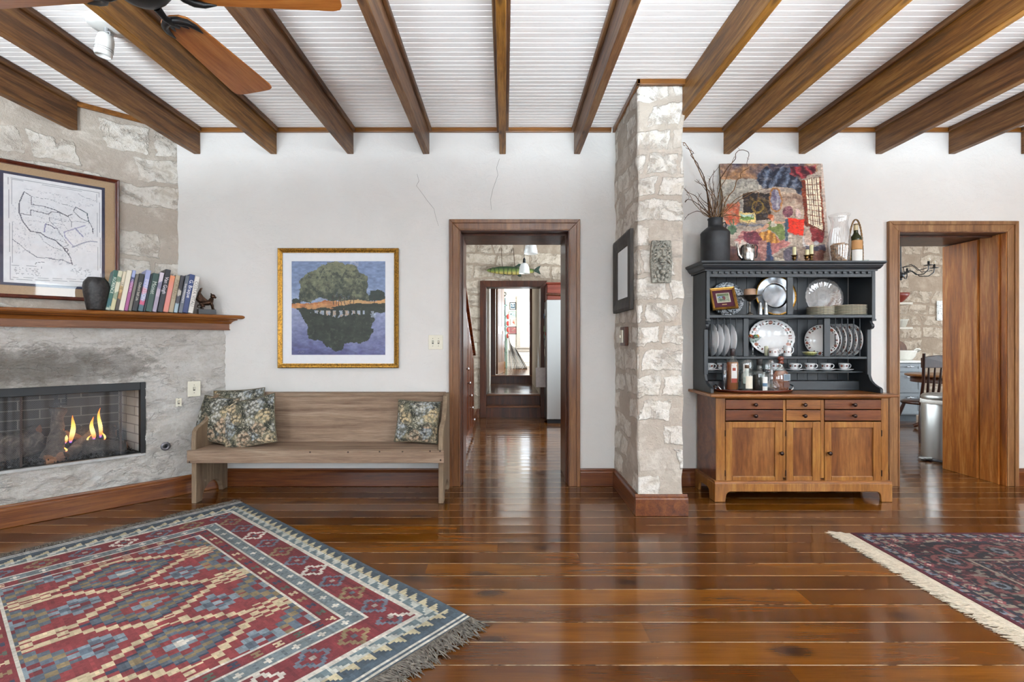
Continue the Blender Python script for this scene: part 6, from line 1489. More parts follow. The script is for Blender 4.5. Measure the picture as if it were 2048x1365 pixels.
# leaning interior painting
ctr = (X_(1546, 3.88)); CW, CH = .825, .835
ip = thing('leaning_canvas', 'unframed colourful canvas of a draped interior leaning on the wall', 'painting', (ctr, 3.83, TT))
lean = math.radians(6.5); yaw = 0
up_ = Vector((0, math.sin(lean), math.cos(lean))); nf = Vector((0, -math.cos(lean), math.sin(lean)))
def IP(x, z, d=0): return Vector((x, 0, 0))+up_*z+nf*d
cv = CV(206, 188, '#a8988f'); w_, h_ = 206, 188
n1 = vnoise(h_, w_, 16, 1, 5, .65); n2 = vnoise(h_, w_, 6, 2, 3, .7); n3 = vnoise(h_, w_, 30, 3, 4, .6); nst = vnoise(h_, w_, 4, 6, 3, .7, 3)
def cu(x, y): return ((x-430)/(1450-430+ (y-325)*.045), (y-325)/(1262-325))    # crop coordinates -> canvas
def pg(*p): return [cu(*q) for q in p]
R_ = lambda *p, wob=.012: cv.poly(pg(*p), wob, 4)
cv.blend(np.ones((h_, w_), bool), '#b3a79b', '#8f8378', n1*1.6-.3)
cv.blend(R_((430, 325), (1400, 325), (1400, 400), (1200, 470), (800, 500), (430, 470)), '#b08a68', '#54505e', n3*2.4-.7)
cv.blend(R_((430, 470), (800, 470), (830, 590), (640, 600), (630, 780), (590, 890), (440, 890)), '#b5b0a4', '#8e8b86', n1*1.5-.2)
cv.blend(R_((430, 780), (480, 700), (600, 690), (600, 880), (450, 900)), '#c0654a', '#a58a7a', n2*2-.6)
cv.blend(R_((1030, 590), (1240, 620), (1230, 840), (1030, 840)), '#c2b5a2', '#8d7468', n1*2-.5)
cv.blend(R_((640, 600), (910, 600), (915, 850), (760, 860), (640, 800)), '#2c2830', '#5a4a34', n2*1.8-.5); cv.put(R_((690, 640), (880, 640), (880, 820), (700, 800)) & (n2 > .52), '#6b5a36', .7); cv.put(cv.ell(*cu(785, 730), .06, .07, .2) & ~cv.ell(*cu(785, 730), .045, .05, .2), '#82703f')
cv.put(cv.ell(*cu(965, 665), .066, .125), '#9c7550'); cv.blend(cv.ell(*cu(965, 665), .05, .108), '#6b6378', '#a8a8ae', (n2-.3)*1.6+(abs(cv.u-cu(965, 0)[0]) < .012)*.6)
dr = R_((890, 345), (960, 395), (1040, 350), (1100, 370), (1200, 350), (1190, 450), (1230, 500), (1250, 620), (1190, 610), (1140, 550), (950, 540), (840, 560), (775, 480), (820, 400))
cv.blend(dr, '#7d8797', '#30333f', (np.sin(cv.u*60+cv.v*35+n1*9)*.5+.5)*.8+n2*.3)
dr = R_((1130, 360), (1380, 335), (1375, 400), (1300, 440), (1250, 470), (1180, 440), (1110, 430)); cv.blend(dr, '#a04a50', '#4a2630', (np.sin(cv.u*70-cv.v*40+n1*8)*.5+.5))
cv.blend(R_((1230, 480), (1420, 455), (1450, 960), (1250, 910)), '#8a4a30', '#5a2f22', n2*2-.6)
wn_ = R_((1270, 480), (1405, 460), (1425, 945), (1290, 885), wob=0); cv.put(wn_, '#d6cdb8')
for k in range(1, 6): xx = 1270+135*k/6; cv.put(cv.line(pg((xx, 470), (xx+18, 900)), .0035), '#5e4034', .8)
for k in range(1, 9): yy = 475+410*k/9; cv.put(cv.line(pg((1270, yy+6), (1425, yy+k*6-8)), .0035) & wn_, '#7a5242', .8)
cv.put(R_((590, 780), (750, 785), (755, 880), (600, 880), wob=0), '#c9b480'); cv.put(R_((605, 800), (735, 800), (740, 850), (605, 855)), '#6f8a52'); cv.put(R_((605, 800), (735, 800), (735, 820), (605, 820)), '#a9b9b0')
cv.put(R_((430, 895), (860, 895), (860, 912), (430, 912)), '#6f7480', .8)
cv.put(cv.ell(*cu(515, 940), .045, .045, .1), '#56705a', .9); cv.put(cv.line(pg((515, 930), (495, 860)), .006), '#56705a'); cv.put(cv.line(pg((515, 930), (535, 850)), .006), '#4c6650')
cv.blend(R_((620, 960), (800, 950), (1100, 1060), (1060, 1090), (900, 1180), (640, 1150), (520, 1050)), '#c08a80', '#8a5c60', n2*1.6-.2)
cv.blend(R_((630, 970), (760, 955), (810, 1010), (790, 1080), (680, 1080), (620, 1030)), '#5a3340', '#8a4a55', n2*2-.5)
cv.blend(R_((780, 970), (900, 940), (1000, 1060), (830, 1060)), '#c99a58', '#8c6234', np.sin(cv.u*110+cv.v*20)*.5+.5)
cv.put(R_((850, 920), (900, 860), (960, 870), (1020, 900), (1050, 960), (1040, 1020), (1000, 1040), (940, 960)), '#6f7d4c', .9); cv.put(R_((860, 920), (900, 860), (930, 880), (900, 960)) & (n2 > .5), '#3f4f38'); cv.put(cv.ell(*cu(930, 890), .03, .03, .2), '#b9b3a8', .9)
cv.put(cv.ell(*cu(922, 835), .022, .03), '#c9977f'); cv.put(cv.ell(*cu(900, 820), .028, .026, .3), '#9c5a38', .9); cv.put(cv.line(pg((880, 900), (800, 940), (760, 950)), .012), '#c49a84'); cv.put(cv.line(pg((950, 870), (1050, 880)), .010), '#c49a84')
cv.blend(R_((1085, 840), (1250, 850), (1225, 1000), (1070, 965), wob=.002), '#dc4a30', '#c23a28', n1*1.5-.2); cv.put(R_((1050, 850), (1085, 850), (1070, 1040), (1040, 1040)), '#50606c')
cv.blend(cv.ell(*cu(1085, 775), .05, .06, .15), '#6a4450', '#8f6a70', n2*2-.5); cv.put(cv.ell(*cu(1185, 790), .025, .04, .3), '#c9b5b3', .8)
cv.blend(R_((1300, 925), (1440, 960), (1420, 1060), (1310, 1050)), '#7a2f35', '#93484a', n2*2-.5)
cv.put(R_((1230, 1010), (1290, 1010), (1285, 1100), (1230, 1100)), '#c6c3c2', .9); cv.put(R_((1245, 950), (1285, 940), (1320, 1080), (1250, 1080)), '#b59a8c', .7); cv.put(cv.ell(*cu(1355, 1060), .024, .022), '#a9adb2', .9)
cv.blend(R_((1180, 1095), (1450, 1080), (1450, 1130), (1240, 1130)), '#4d4f5c', '#6a6570', n2*2-.5)
cv.blend(R_((430, 1080), (640, 1120), (860, 1180), (860, 1262), (430, 1262)), '#8a6658', '#6d5a5c', n1*1.8-.4); cv.put(R_((540, 1050), (620, 1040), (670, 1080), (600, 1110), (545, 1100)) & (n2 > .35), '#c9c2b8', .9)
cv.blend(R_((780, 1040), (850, 1040), (860, 1180), (830, 1262), (790, 1262)), '#b08a80', '#8f6660', n2*1.8-.4); cv.blend(R_((860, 1060), (890, 1060), (925, 1262), (840, 1262)), '#4d5a78', '#2f3a52', n2*1.8-.4)
cv.blend(R_((920, 1200), (1100, 1090), (1240, 1100), (1240, 1262), (920, 1262)), '#a49484', '#7c6e66', n1*1.6-.3); cv.blend(cv.ell(*cu(1095, 1180), .07, .085, .1), '#55505a', '#766e76', n2*2-.5); cv.blend(R_((1240, 1130), (1440, 1130), (1420, 1262), (1240, 1262)), '#5c3430', '#8c7062', n1*2-.5)
cv.put(R_((930, 1200), (1030, 1205), (1030, 1262), (930, 1262)), '#cfc8b4', .7); cv.put(R_((0+1430, 325), (1452, 325), (1500, 1262), (1455, 1262), wob=0), '#b8aaa0')
wu = ((vnoise(h_, w_, 7, 41, 3)-.5)*5).round().astype(int); wv = ((vnoise(h_, w_, 7, 42, 3)-.5)*5).round().astype(int)
keep = wn_ & (cv.u > 0)
src = cv.a.copy(); warped = src[np.clip(cv.Y+wv, 0, h_-1), np.clip(cv.X+wu, 0, w_-1)]; cv.a = np.where(keep[..., None], src, .75*warped+.25*np.roll(warped, 1, 1))
dk = vnoise(h_, w_, 9, 77, 4, .7, .6); cv.a = cv.a*(.80+.45*dk)[..., None]+.02*(vnoise(h_, w_, 5, 78, 2)[..., None]-.5)
cv.a = np.clip((cv.a-.5)*1.28+.46, 0, 1)
cv.put((nst > .66), '#d9c8b8', .25); cv.put((nst < .34), '#3a3036', .25); cv.jit(.16, 2, 8, 2)
canvas_mesh('painted_face', cv, lambda u, v: IP((u-.5)*CW+.0, CH*(1-v), .0205), M['paint'], ip)
b = MB()
pts_ = [IP(x, z, d) for d in (0, .020) for z in (0, CH) for x in (-CW/2, CW/2)]
b.add(pts_, [(0, 2, 3, 1), (4, 5, 7, 6), (0, 1, 5, 4), (2, 6, 7, 3), (0, 4, 6, 2), (1, 3, 7, 5)]); b.build('stretched_edge', plain('paint_smeared_edge', '#9c8468', .8, var=.3, scale=8), ip)
# silver teapot
tp = thing('silver_teapot', 'small bulbous silver pot with spout beside black jug', 'teapot', (X_(1496, 3.665), 3.67, TT))
msp = plain('old_silver_plate', '#bfbfbd', .14, 1, var=.35, scale=25)
b = MB(); b.lathe([(0, 0), (.043, 0), (.045, .004), (.047, .01), (.051, .05), (.052, .09), (.050, .115), (.046, .12), (.046, .124), (.038, .13), (.015, .136), (0, .137)], n=40, scal=(12, .012)); b.ball((0, 0, .14), .007, 10); b.build('pot_body', msp, tp)
b = MB(); b.tube([(-.046, 0, .03), (-.066, 0, .055), (-.072, 0, .10), (-.082, 0, .142)], [.014, .012, .008, .006], 12); b.build('spout', msp, tp)
b = MB(); b.tube([(.048, 0, .125), (.066, 0, .13), (.074, 0, .115), (.068, 0, .08), (.072, 0, .06), (.066, 0, .035), (.048, 0, .03)], .0045, 8); b.build('handle', M['black'], tp)
# candles in brass holders
mbrass = plain('dark_brass', '#6b4f2c', .3, .9, var=.35, scale=40); mwax = plain('ivory_candle_wax', '#ddd9ae', .5, var=.03)
def candle(px, top, y, holderh, lab, base=True):
    x = X_(px, y); zt = Z_(top, y); t = thing('candle', lab, 'candle', (x, y, TT+holderh), group='ivory candles on the hutch')
    b = MB(); b.lathe([(0, 0), (.0125, 0), (.013, .004), (.0125, zt-TT-holderh-.003), (.010, zt-TT-holderh), (0, zt-TT-holderh-.003)], n=18); b.build('wax', mwax, t); b = MB(); b.tube([(0, 0, zt-TT-holderh-.004), (.001, 0, zt-TT-holderh+.006)], .0009, 5); b.build('wick', M['black'], t)
HP = [(0, 0), (.018, 0), (.019, .004), (.008, .010), (.012, .018), (.017, .026), (.012, .034), (.016, .042), (.022, .046), (.022, .050), (.013, .050), (.012, .046), (0, .045)]
b = MB(); b.lathe(HP, n=24); o = b.build('brass_candle_holder', mbrass); o.location = (X_(1588.5, 3.66), 3.66, TT); tag(o, 'single small brass candle holder before the leaning canvas', 'candle holder')
candle(1588.5, 494.5, 3.66, .047, 'ivory candle in the single brass holder')
h2 = thing('double_candle_holder', 'twin brass candle holder on a black oval base', 'candle holder', (X_(1618.5, 3.66), 3.665, TT))
b = MB(); b.lathe([(0, 0), (.05, 0), (.055, .003), (.045, .006), (0, .008)], n=32, sy=.5); b.build('oval_base', M['black'], h2)
for dx, dz in ((-.016, .0), (.0165, .006)):
    b = MB(); b.lathe([(r, z*.9) for r, z in HP], c=(dx, 0, .006+dz), n=24); b.build('candle_cup', mbrass, h2)
candle(1614.2, 499.5, 3.665, .048, 'shorter ivory candle of the twin holder'); candle(1622.8, 490.5, 3.665, .054, 'taller ivory candle of the twin holder')
# hurricane vase with corks
hz = thing('hurricane_vase', 'tall clear curved glass hurricane filled partly with corks', 'vase', (X_(1679.5, 3.71), 3.715, TT))
b = MB(); b.lathe([(0, 0), (.058, 0), (.062, .004), (.066, .02), (.078, .12), (.079, .16), (.070, .22), (.058, .27), (.055, .30), (.062, .34), (.073, .368), (.071, .369), (.060, .34), (.052, .30), (.055, .27), (.067, .22), (.076, .16), (.075, .12), (.063, .022), (.05, .007), (0, .006)], n=48); b.build('glass', glass('clear_thin_glass', '#ffffff', .0, 1.3), hz)
rng = random.Random(5); mcork = plain('wine_cork', '#a9825a', .9, var=.35, scale=60)
k = 0
for zl in range(7):
    R_in = .046+.012*min(1, zl*.022/.1)
    for q in range(9):
        a = 2*PI*q/9+zl*.5; r_ = R_in*(.98 if q % 3 else .5); c = Vector((r_*math.cos(a)*.82, r_*math.sin(a)*.82, .019+zl*.0195)); d = Vector((-math.sin(a), math.cos(a), rng.uniform(-.3, .3))).normalized()*.02
        b = MB(); b.tube([-d, d], .0105, 8); o = b.build('wine_cork', mcork); o.location = Vector((X_(1679.5, 3.71), 3.715, TT))+c; tag(o, 'wine cork lying in the curved glass hurricane', 'cork', 'corks in the hurricane glass'); k += 1
# wine bottle in a wicker cradle
wx, wy = X_(1713.5, 3.71), 3.72
wb = thing('wine_bottle', 'green wine bottle with tan and white label standing in a wicker caddy', 'bottle', (wx, wy, TT+.006))
b = MB(); b.lathe([(0, 0), (.040, 0), (.0415, .004), (.0415, .17), (.038, .19), (.020, .215), (.0145, .228), (.0142, .282), (.0155, .284), (.0155, .292), (.0145, .294), (0, .294)], n=36); b.build('bottle_glass', plain('dark_green_glass', '#2c3016', .08, var=.1), wb)
b = MB(); b.lathe([(.0150, .245), (.0155, .247), (.0155, .295), (.0148, .297), (0, .297)], n=24); b.build('foil', plain('cream_foil_cap', '#c9b791', .4), wb)
label(wb, .0419, -160, -20, .095, .165, plain('tan_label', '#b98a58', .7)); label(wb, .0420, -160, -20, .004, .092, mlabw)
wk = thing('wicker_caddy', 'woven wicker wine caddy with a tall hoop handle on hutch', 'basket', (wx, wy, TT)); mwick = plain('brown_wicker', '#8a6a45', .8, var=.4, scale=90)
b = MB()
for i in range(9):
    z = .006+i*.0115; b.tube([( (.049+.002*math.sin(j*1.3+i*PI))*math.cos(a), (.049+.002*math.sin(j*1.3+i*PI))*math.sin(a), z) for j, a in enumerate([math.radians(-15+210*q/26) for q in range(27)])], .0042, 6)
for q in range(12): a = math.radians(-12+204*q/11); b.tube([(.05*math.cos(a), .05*math.sin(a), 0.002), (.05*math.cos(a), .05*math.sin(a), .112)], .003, 5)
b.lathe([(0, 0), (.05, 0), (.05, .005), (0, .005)], n=24); b.build('woven_body', mwick, wk)
b = MB()
for ph in (0, PI): b.tube([(.052*math.cos(a)*(1 if math.sin(a) > .0 else 1)+.003*math.cos(a*22+ph), .0+.003*math.sin(a*22+ph), .10+.235*math.sin(a)) for a in [PI*q/44 for q in range(45)]], .0045, 6)
b.build('hoop_handle', mwick, wk)
b = MB(); b.lathe([(0, 0), (.02, 0), (.024, .014), (.022, .014), (.018, .003), (0, .003)], n=24); o = b.build('glass_ashtray', mcg); o.location = (X_(1731, 3.66), 3.665, TT); tag(o, 'tiny clear glass dish at the right end of hutch top', 'dish')
# ------------------------------------------------------------------ hall behind the left doorway (room up to the second stone wall) and kitchen behind the right one
HZ = 2.75
mcream = mk_plaster('cream_plaster', '#ddd6c8', '#d3cabb'); mst2 = stone('hall_stone', (1, 0), 12, cover=.74, big=1.15, tone='#e0d6ca'); mst3 = stone('kitchen_stone', (1, 0), 15, cover=.72, big=1.1, tone='#d6c8ba')
RS = 7.5                                      # hall rear wall
HXR = 2.4
b = MB(); b.box(-1.6, 8.7, WB, 9.88, HZ, HZ+.1); struct(b.build('ceiling_rear', M['ceil']))
D3 = (-.30, .545, 2.02)
c0, c1 = X_(972.5, RS), X_(1081, RS); zt = Z_(574.5, RS)
b = MB(); b.box(-1.6, c0-.02, RS, RS+.25, 0, HZ); b.box(c1+.02, 2.4, RS, RS+.25, 0, HZ); b.box(c0-.02, c1+.02, RS, RS+.25, zt+.02, HZ); struct(b.build('wall_hall', mst2))
b = MB(); frame_band(b, c0, c1, zt, .095, RS-.03, RS+.001); dr_ = bpy.data.objects.new('door_3', None); COL.objects.link(dr_); dr_.location = (c0, RS, 0); struct(dr_); par_to(b.build('door_casing', M['jamb'], bevel=.004), dr_)
b = MB(); b.box(c0-.02, c0, RS, RS+.25, 0, zt+.02); b.box(c1, c1+.02, RS, RS+.25, 0, zt+.02); b.box(c0, c1, RS, RS+.25, zt, zt+.02); par_to(b.build('jamb', M['jamb'], bevel=.002), dr_)
wall_with_windows('wall_hall_left', 'x', -1.4, -.2, WB, RS, [])
b = MB(); b.box(-.412-.1, -.43, 6.43, RS, 0, .14); b.box(-1.4, c0-.1, RS-.02, RS, 0, .14); struct(b.build('baseboard_hall', M['base'], bevel=.003))
wall_with_windows('wall_hall_right', 'x', 2.4, .15, WB, RS+.3, [(4.85, 6.3, 1.0, 2.25)]); sash('x', 2.47, 4.85, 6.3, 1.0, 2.25)  # unseen right-hand window put in to light the closed hall
# steps inside the thick wall and the landing
msx = wood('varnished_step', ('#5a2c12', '#82481f', '#a3662e'), 'X', 1, .3, .2)
LF = .34; B3 = 9.88; TF = .498
b = MB(); b.box(c0, c1, RS+.02, RS+.2, 0, .173); b.box(c0, c1, RS+.2, RS+.4, 0, LF-.001); st_ = struct(b.build('floor_steps', M['jamb']))
b = MB(); b.box(c0, c1, RS+.0, RS+.21, .155, .175); b.box(c0-.02, c1+.02, RS+.18, RS+.4, LF-.02, LF+.001); struct(b.build('trim_5', msx, bevel=.006))
b = MB(); b.box(-.6, .9, RS+.25, B3, LF-.05, LF); struct(b.build('floor_landing', M['floor']))
b = MB(); b.box(c0-.06, c0-.0, RS+.25, B3, LF, HZ); struct(b.build('wall_landing_left', mcream)); b = MB(); b.box(c1+.0, c1+.06, RS+.25, B3, LF, HZ); struct(b.build('wall_landing_right', mcream))
b = MB(); b.box(c0-.001, c1+.001, B3-.02, B3, LF, TF-.02); struct(b.build('trim_6', M['jamb'])); b = MB(); b.box(c0-.0, c1+.0, B3-.04, B3+.05, TF-.02, TF+.002); struct(b.build('trim_7', msx, bevel=.004))
d0, d1 = X_(991, B3), X_(1059.5, B3); dt = TF+2.03
b = MB(); b.box(-1.2, d0-.01, B3, B3+.12, LF, 3.2); b.box(d1+.01, 2.3, B3, B3+.12, LF, 3.2); b.box(d0-.01, d1+.01, B3, B3+.12, dt, 3.2); struct(b.build('wall_far_room_front', mcream))
b = MB(); frame_band(b, d0, d1, dt, .10, B3-.025, B3+.001, z0=TF); dr4 = bpy.data.objects.new('door_4', None); COL.objects.link(dr4); dr4.location = (d0, B3, TF); struct(dr4); par_to(b.build('door_casing', M['jamb'], bevel=.004), dr4)
b = MB(); b.box(d0-.02, d0, B3, B3+.12, TF, dt+.02); b.box(d1, d1+.02, B3, B3+.12, TF, dt+.02); par_to(b.build('jamb', M['jamb']), dr4)
# open panelled door leaf seen almost edge on
def leaf(name, root, x, y0, y1, z0, z1, m, th=.04):
    b = MB(); b.box(x, x+th, y0, y1, z0, z1)
    o = par_to(b.build('door_leaf', m, bevel=.003), root)
    b = MB()
    for a, c, e, g in ((.12, .45, .12, .42), (.55, .88, .12, .42), (.12, .45, .50, .93), (.55, .88, .50, .93)):
        ya, yb, za, zb = y0+(y1-y0)*a, y0+(y1-y0)*c, z0+(z1-z0)*e, z0+(z1-z0)*g
        b.box(x+th, x+th+.004, ya, yb, za, zb)
    par_to(b.build('door_panel', M['jamb'], bevel=.003), root); return o
ly0, ly1 = B3+.14, B3+.98
lx = d0+.0
leaf_o = leaf('door_leaf', dr4, 0, 0, .86, TF+.01, dt-.02, wood('brown_door_leaf', ('#5a2c12', '#7f4a20', '#9b6433'), 'Z', 1, .3, .3))
b = MB(); b.box(.045, .050, .62, .85, TF+.70, TF+.93); par_to(b.build('lock_plate', M['white'], bevel=.003), dr4)
for o in [c for c in COL.objects if c.parent == dr4 and c.name.split('.')[0] in ('door_leaf', 'door_panel', 'lock_plate')]: o.matrix_parent_inverse = Matrix.Translation(-dr4.location) @ Matrix.Translation((d0+.005, B3+.13, 0)) @ Matrix.Rotation(-.155, 4, 'Z')

# far room
FB, FX0, FX1 = 13.6, -.95, 2.0
b = MB(); b.box(FX0-.1, FX1+.1, B3, FB+.1, TF-.1, TF); struct(b.build('floor_far_room', M['floor'])); b = MB(); b.box(FX0-.1, FX1+.1, B3+.0, FB+.1, 3.2, 3.3); struct(b.build('ceiling_far_room', M['plaster']))
def shiplap():
    m = NT('pale_shiplap'); sep = m.n('SeparateXYZ'); m.l(m.co, sep.inputs[0]); fr = m.math('FRACT', m.math('DIVIDE', sep.outputs[2], .2)); ln = m.math('LESS_THAN', fr, .04)
    return m.done(color=m.mix(ln, m.ramp(m.noise(m.co, 3), [(.3, '#cfc6b8'), (.7, '#dcd4c7')]), '#a39a8d'), rough=.6, normal=m.bump(ln, -.5, .01))
msl_ = shiplap()
wx0, wx1, wz0, wz1 = X_(1041, FB), X_(1041, FB)+.72, Z_(693, FB), Z_(601, FB)
wall_with_windows('wall_far', 'y', FB, .15, FX0, FX1, [(wx0, wx1, wz0, wz1)], TF, 3.2, msl_)
wall_with_windows('wall_far_left', 'x', FX0, -.12, B3, FB+.1, [], TF, 3.2, msl_); wall_with_windows('wall_far_right', 'x', FX1, .12, B3, FB+.1, [(11.2, 12.8, TF+.8, TF+2.1)], TF, 3.2, msl_); sash('x', FX1+.06, 11.2, 12.8, TF+.8, TF+2.1)
mtp = plain('taupe_window_trim', '#a59a8e', .5, var=.05)
sash('y', FB+.06, wx0, wx1, wz0, wz1, M['sash'], .035)
b = MB(); b.box(wx0-.11, wx0, FB-.03, FB, wz0-.02, wz1+.11); b.box(wx1, wx1+.11, FB-.03, FB, wz0-.02, wz1+.11); b.box(wx0, wx1, FB-.03, FB, wz1, wz1+.11); b.box(wx0-.13, wx1+.13, FB-.06, FB, wz0-.06, wz0-.02); b.box(wx0-.11, wx1+.11, FB-.025, FB, wz0-.15, wz0-.06); struct(b.build('trim_8', mtp, bevel=.004))
def small_pic(x0p, x1p, y0p, y1p, fc_, cols, lab, fw=.02):
    x0, x1, z1, z0 = X_(x0p, FB), X_(x1p, FB), Z_(y0p, FB), Z_(y1p, FB); o_ = Vector(((x0+x1)/2, FB-.002, (z0+z1)/2)); t = thing('framed_picture', lab, 'picture frame', o_, group='framed pictures in the far room')
    framed(t, o_, XR, UPV, FR, x1-x0, z1-z0, fw, .02, plain('frame_'+fc_, fc_, .5), None)
    cv = CV(24, 24, cols[0]); a = vnoise(24, 24, 6, int(x0p*7), 3); cv.put(a > .5, cols[1]); cv.put(a > .62, cols[2]); cv.put((cv.u < .12) | (cv.u > .88) | (cv.v < .12) | (cv.v > .88), cols[3])
    canvas_mesh('printed_picture', cv, lambda u, v: Vector(((u-.5)*(x1-x0-fw), -.006, (.5-v)*(z1-z0-fw))), M['paper'], t)
small_pic(1019.5, 1032, 605, 620, '#26282a', ('#3f4f58', '#8fa0a6', '#d9dcdc', '#cfd0cc'), 'small black framed picture, uppermost on the far room wall')
small_pic(1018, 1032.5, 623, 635, '#8d9c8c', ('#7f8f8a', '#a9b2a8', '#4f5f60', '#c0c6b8'), 'pale green framed picture below the black framed one')
small_pic(1021, 1030.5, 638, 651, '#c4b79c', ('#d6cdb8', '#c9bfa6', '#a5493a', '#d9d2bf'), 'cream framed picture with a red motif in far room')
small_pic(1016, 1034.5, 653.5, 669, '#2c2528', ('#7d4a48', '#a86b60', '#4a5a4a', '#9c6f68'), 'wide dark framed red picture, lowest on the far wall')
# turquoise ladder of red pots, ornament on top
lx_ = X_(1012.5, 12.9); tl_ = thing('turquoise_post', 'pale turquoise wooden shelf unit behind the open door', 'shelf unit', (lx_, 12.9, TF)); mtq = plain('pale_turquoise_paint', '#a9c9c0', .6, var=.08)
b = MB(); b.box(-.02, .03, -.1, .1, 0, Z_(595, 12.9)-TF); b.build('post', mtq, tl_); b = MB(); b.box(-.11, -.02, .08, .10, 0, Z_(595, 12.9)-TF); b.build('back_board', plain('pale_blue_board', '#b5c3cc', .6), tl_)
for k, zp in enumerate((612, 634, 655, 680, 706)): b = MB(); b.box(-.11, .02, -.10, .10, Z_(zp, 12.9)-TF, Z_(zp, 12.9)-TF+.02); b.build('shelf_board', mtq, tl_)
for k, (y_, lab) in enumerate(((634, 'uppermost'), (647.5, 'second from the top'), (660, 'third from the top'), (672.5, 'lowest'))):
    b = MB(); b.lathe([(0, -.06), (.025, -.06), (.036, -.02), (.038, .03), (.028, .055), (.012, .065), (0, .065)], n=14); o = b.build('red_lantern', plain(f'red_paper_{k}', '#c23a32', .6)); o.location = (X_(1016, 12.75), 12.75, Z_(y_, 12.75)); tag(o, f'small round red lantern on a string in far room, {lab}', 'lantern', 'red lanterns on a string')
b = MB(); b.tube([(X_(1016, 12.75), 12.75, Z_(672.5, 12.75)+.065), (X_(1016, 12.75), 12.75, Z_(600, 12.75))], .003, 5); o = b.build('lantern_string', M['black']); tag(o, 'dark string the red lanterns hang on', 'string')
b = MB(); rng = random.Random(3)
for k in range(9):
    a = rng.random()*6.3; b.tube([(0, 0, 0), (.05*math.cos(a), .05*math.sin(a), .06), (.07*math.cos(a+1), .04*math.sin(a+1), .10), (.0, 0, .13)], .006, 6)
o = b.build('wire_ornament', M['black']); o.location = (X_(1009, 12.9), 12.9, Z_(594, 12.9)); tag(o, 'curly black wire ornament on top of turquoise unit', 'ornament')
for k, (c_, zp, px) in enumerate((('#a5342f', 610, 1007), ('#3d4247', 628, 1007), ('#b8c0c8', 648, 1006), ('#d0a070', 716, 1008.5), ('#2f3240', 704, 1007), ('#8d99a5', 672, 1007.5))):
    b = MB(); b.box(-.03, .03, -.05, .05, 0, .13+.03*(k % 2)); o = b.build('shelf_box', plain(f'box_paint_{k}', c_, .7), bevel=.006); o.location = (X_(px, 12.88), 12.88, Z_(zp, 12.88)-.06); o.location.z = [Z_(z, 12.9)+.0205 for z in (612, 634, 655, 706+20, 706, 680)][k] if k != 3 else TF+.001; tag(o, ['red', 'charcoal', 'pale grey', 'orange tan', 'navy', 'blue grey'][k]+' box on the turquoise shelf unit', 'box', 'boxes on the turquoise unit')
# stacked canvases leaning
colsC = ['#d9d6cf', '#8d8f92', '#e3e0da', '#3a3a3d', '#7d7468', '#4b4c50', '#222326', '#5e4a3c', '#c9c9c6', '#35363a', '#2a2b2e', '#a9a49b']
where = ['first from the turquoise post', 'second from the turquoise post', 'third from the turquoise post', 'fourth from the turquoise post', 'fifth from the post', 'sixth from the post', 'seventh from the post', 'eighth from the post', 'fifth from the window end', 'fourth from the window end', 'third from the window end', 'outermost at window end']
for k in range(12):
    x = X_(1017+k*3.35, 12.6); ht = [.50, .46, .88, .84, .80, .66, .62, .60, .62, .60, .58, .56][k]; ang = math.atan(.052*k)
    r = thing('leaning_painting', f'framed painting seen edge on, leaning in the far room, {where[k]}', 'painting', (x, 12.6, TF+.008*math.sin(ang)+.001), group='paintings stacked in the far room')
    Rk = Matrix.Rotation(-ang, 3, 'Y'); b = MB(); b.obox(Rk @ Vector((0, 0, ht/2)), (.016, .6, ht), Rk); b.build('frame_edge', plain(f'panel_edge_{k}', colsC[k], .6), r, bevel=.002)
    b = MB(); b.obox(Rk @ Vector((.0, -.302, ht/2)), (.006, .003, ht-.02), Rk); b.build('inner_board', plain(f'panel_core_{k}', colsC[(k+5) % 12], .7), r)

# ------------------------------------------------------------------ hall: fish, pendants, fridge, stair cupboard
fx_, fz_ = X_(1026, RS-.1), Z_(541, RS-.1); fish = thing('hanging_fish', 'carved green striped wooden fish hanging over the inner doorway', 'fish', (fx_, RS-.1, fz_))
def fish_mat():
    m = NT('painted_pike'); sep = m.n('SeparateXYZ'); m.l(m.co, sep.inputs[0]); st = m.math('SINE', m.math('ADD', m.math('MULTIPLY', sep.outputs[0], 95), m.math('MULTIPLY', m.noise(m.co, 12), 6)))
    c = m.ramp(m.math('ADD', m.math('MULTIPLY', sep.outputs[2], 8), .5), [(.15, '#b9a860'), (.4, '#6f8038'), (.75, '#2c4426')]); return m.done(color=m.mix(m.ramp(st, [(.55, 0), (.8, .7)]), c, '#1e2a18'), rough=.4)
mfi = fish_mat(); b = MB(); Lf = .40; xs = [-.40, -.37, -.30, -.22, -.1, .05, .18, .27, .32]; rs = [.008, .026, .045, .058, .066, .066, .052, .036, .028]
b.tube([(x, 0, -.01*(x > 0)) for x in xs], rs, 18); b.v = [(x, y*.45, z*.95) for x, y, z in b.v]; b.build('fish_body', mfi, fish)
mfin = plain('dark_green_fin', '#22382a', .5, var=.3)
for poly in ([(.30, -.01), (.36, .045), (.425, .075), (.395, .01), (.425, -.065), (.36, -.035)], [(.02, .055), (.09, .10), (.13, .095), (.14, .055)], [(.05, -.055), (.09, -.10), (.13, -.095), (.12, -.05)], [(-.18, -.05), (-.12, -.075), (-.10, -.055)]):
    b = MB(); b.prism(poly, lambda u, v, k: (u, -.006+.012*k, v)); b.build('fin', mfin, fish, bevel=.003)
b = MB(); b.ball((-.335, -.019, .012), .008, 10); b.build('eye', M['black'], fish)
for x in (-.16, .03): b = MB(); b.tube([(x, 0, .05), (x-.01, .03, .15), (x-.02, .09, .36)], .005, 6); b.build('hanging_cord', plain('rusty_cord', '#5b4636', .8), fish)
mrib = thin_glass('ribbed_glass', '#f4f6f6', .4, 1.5, .35)
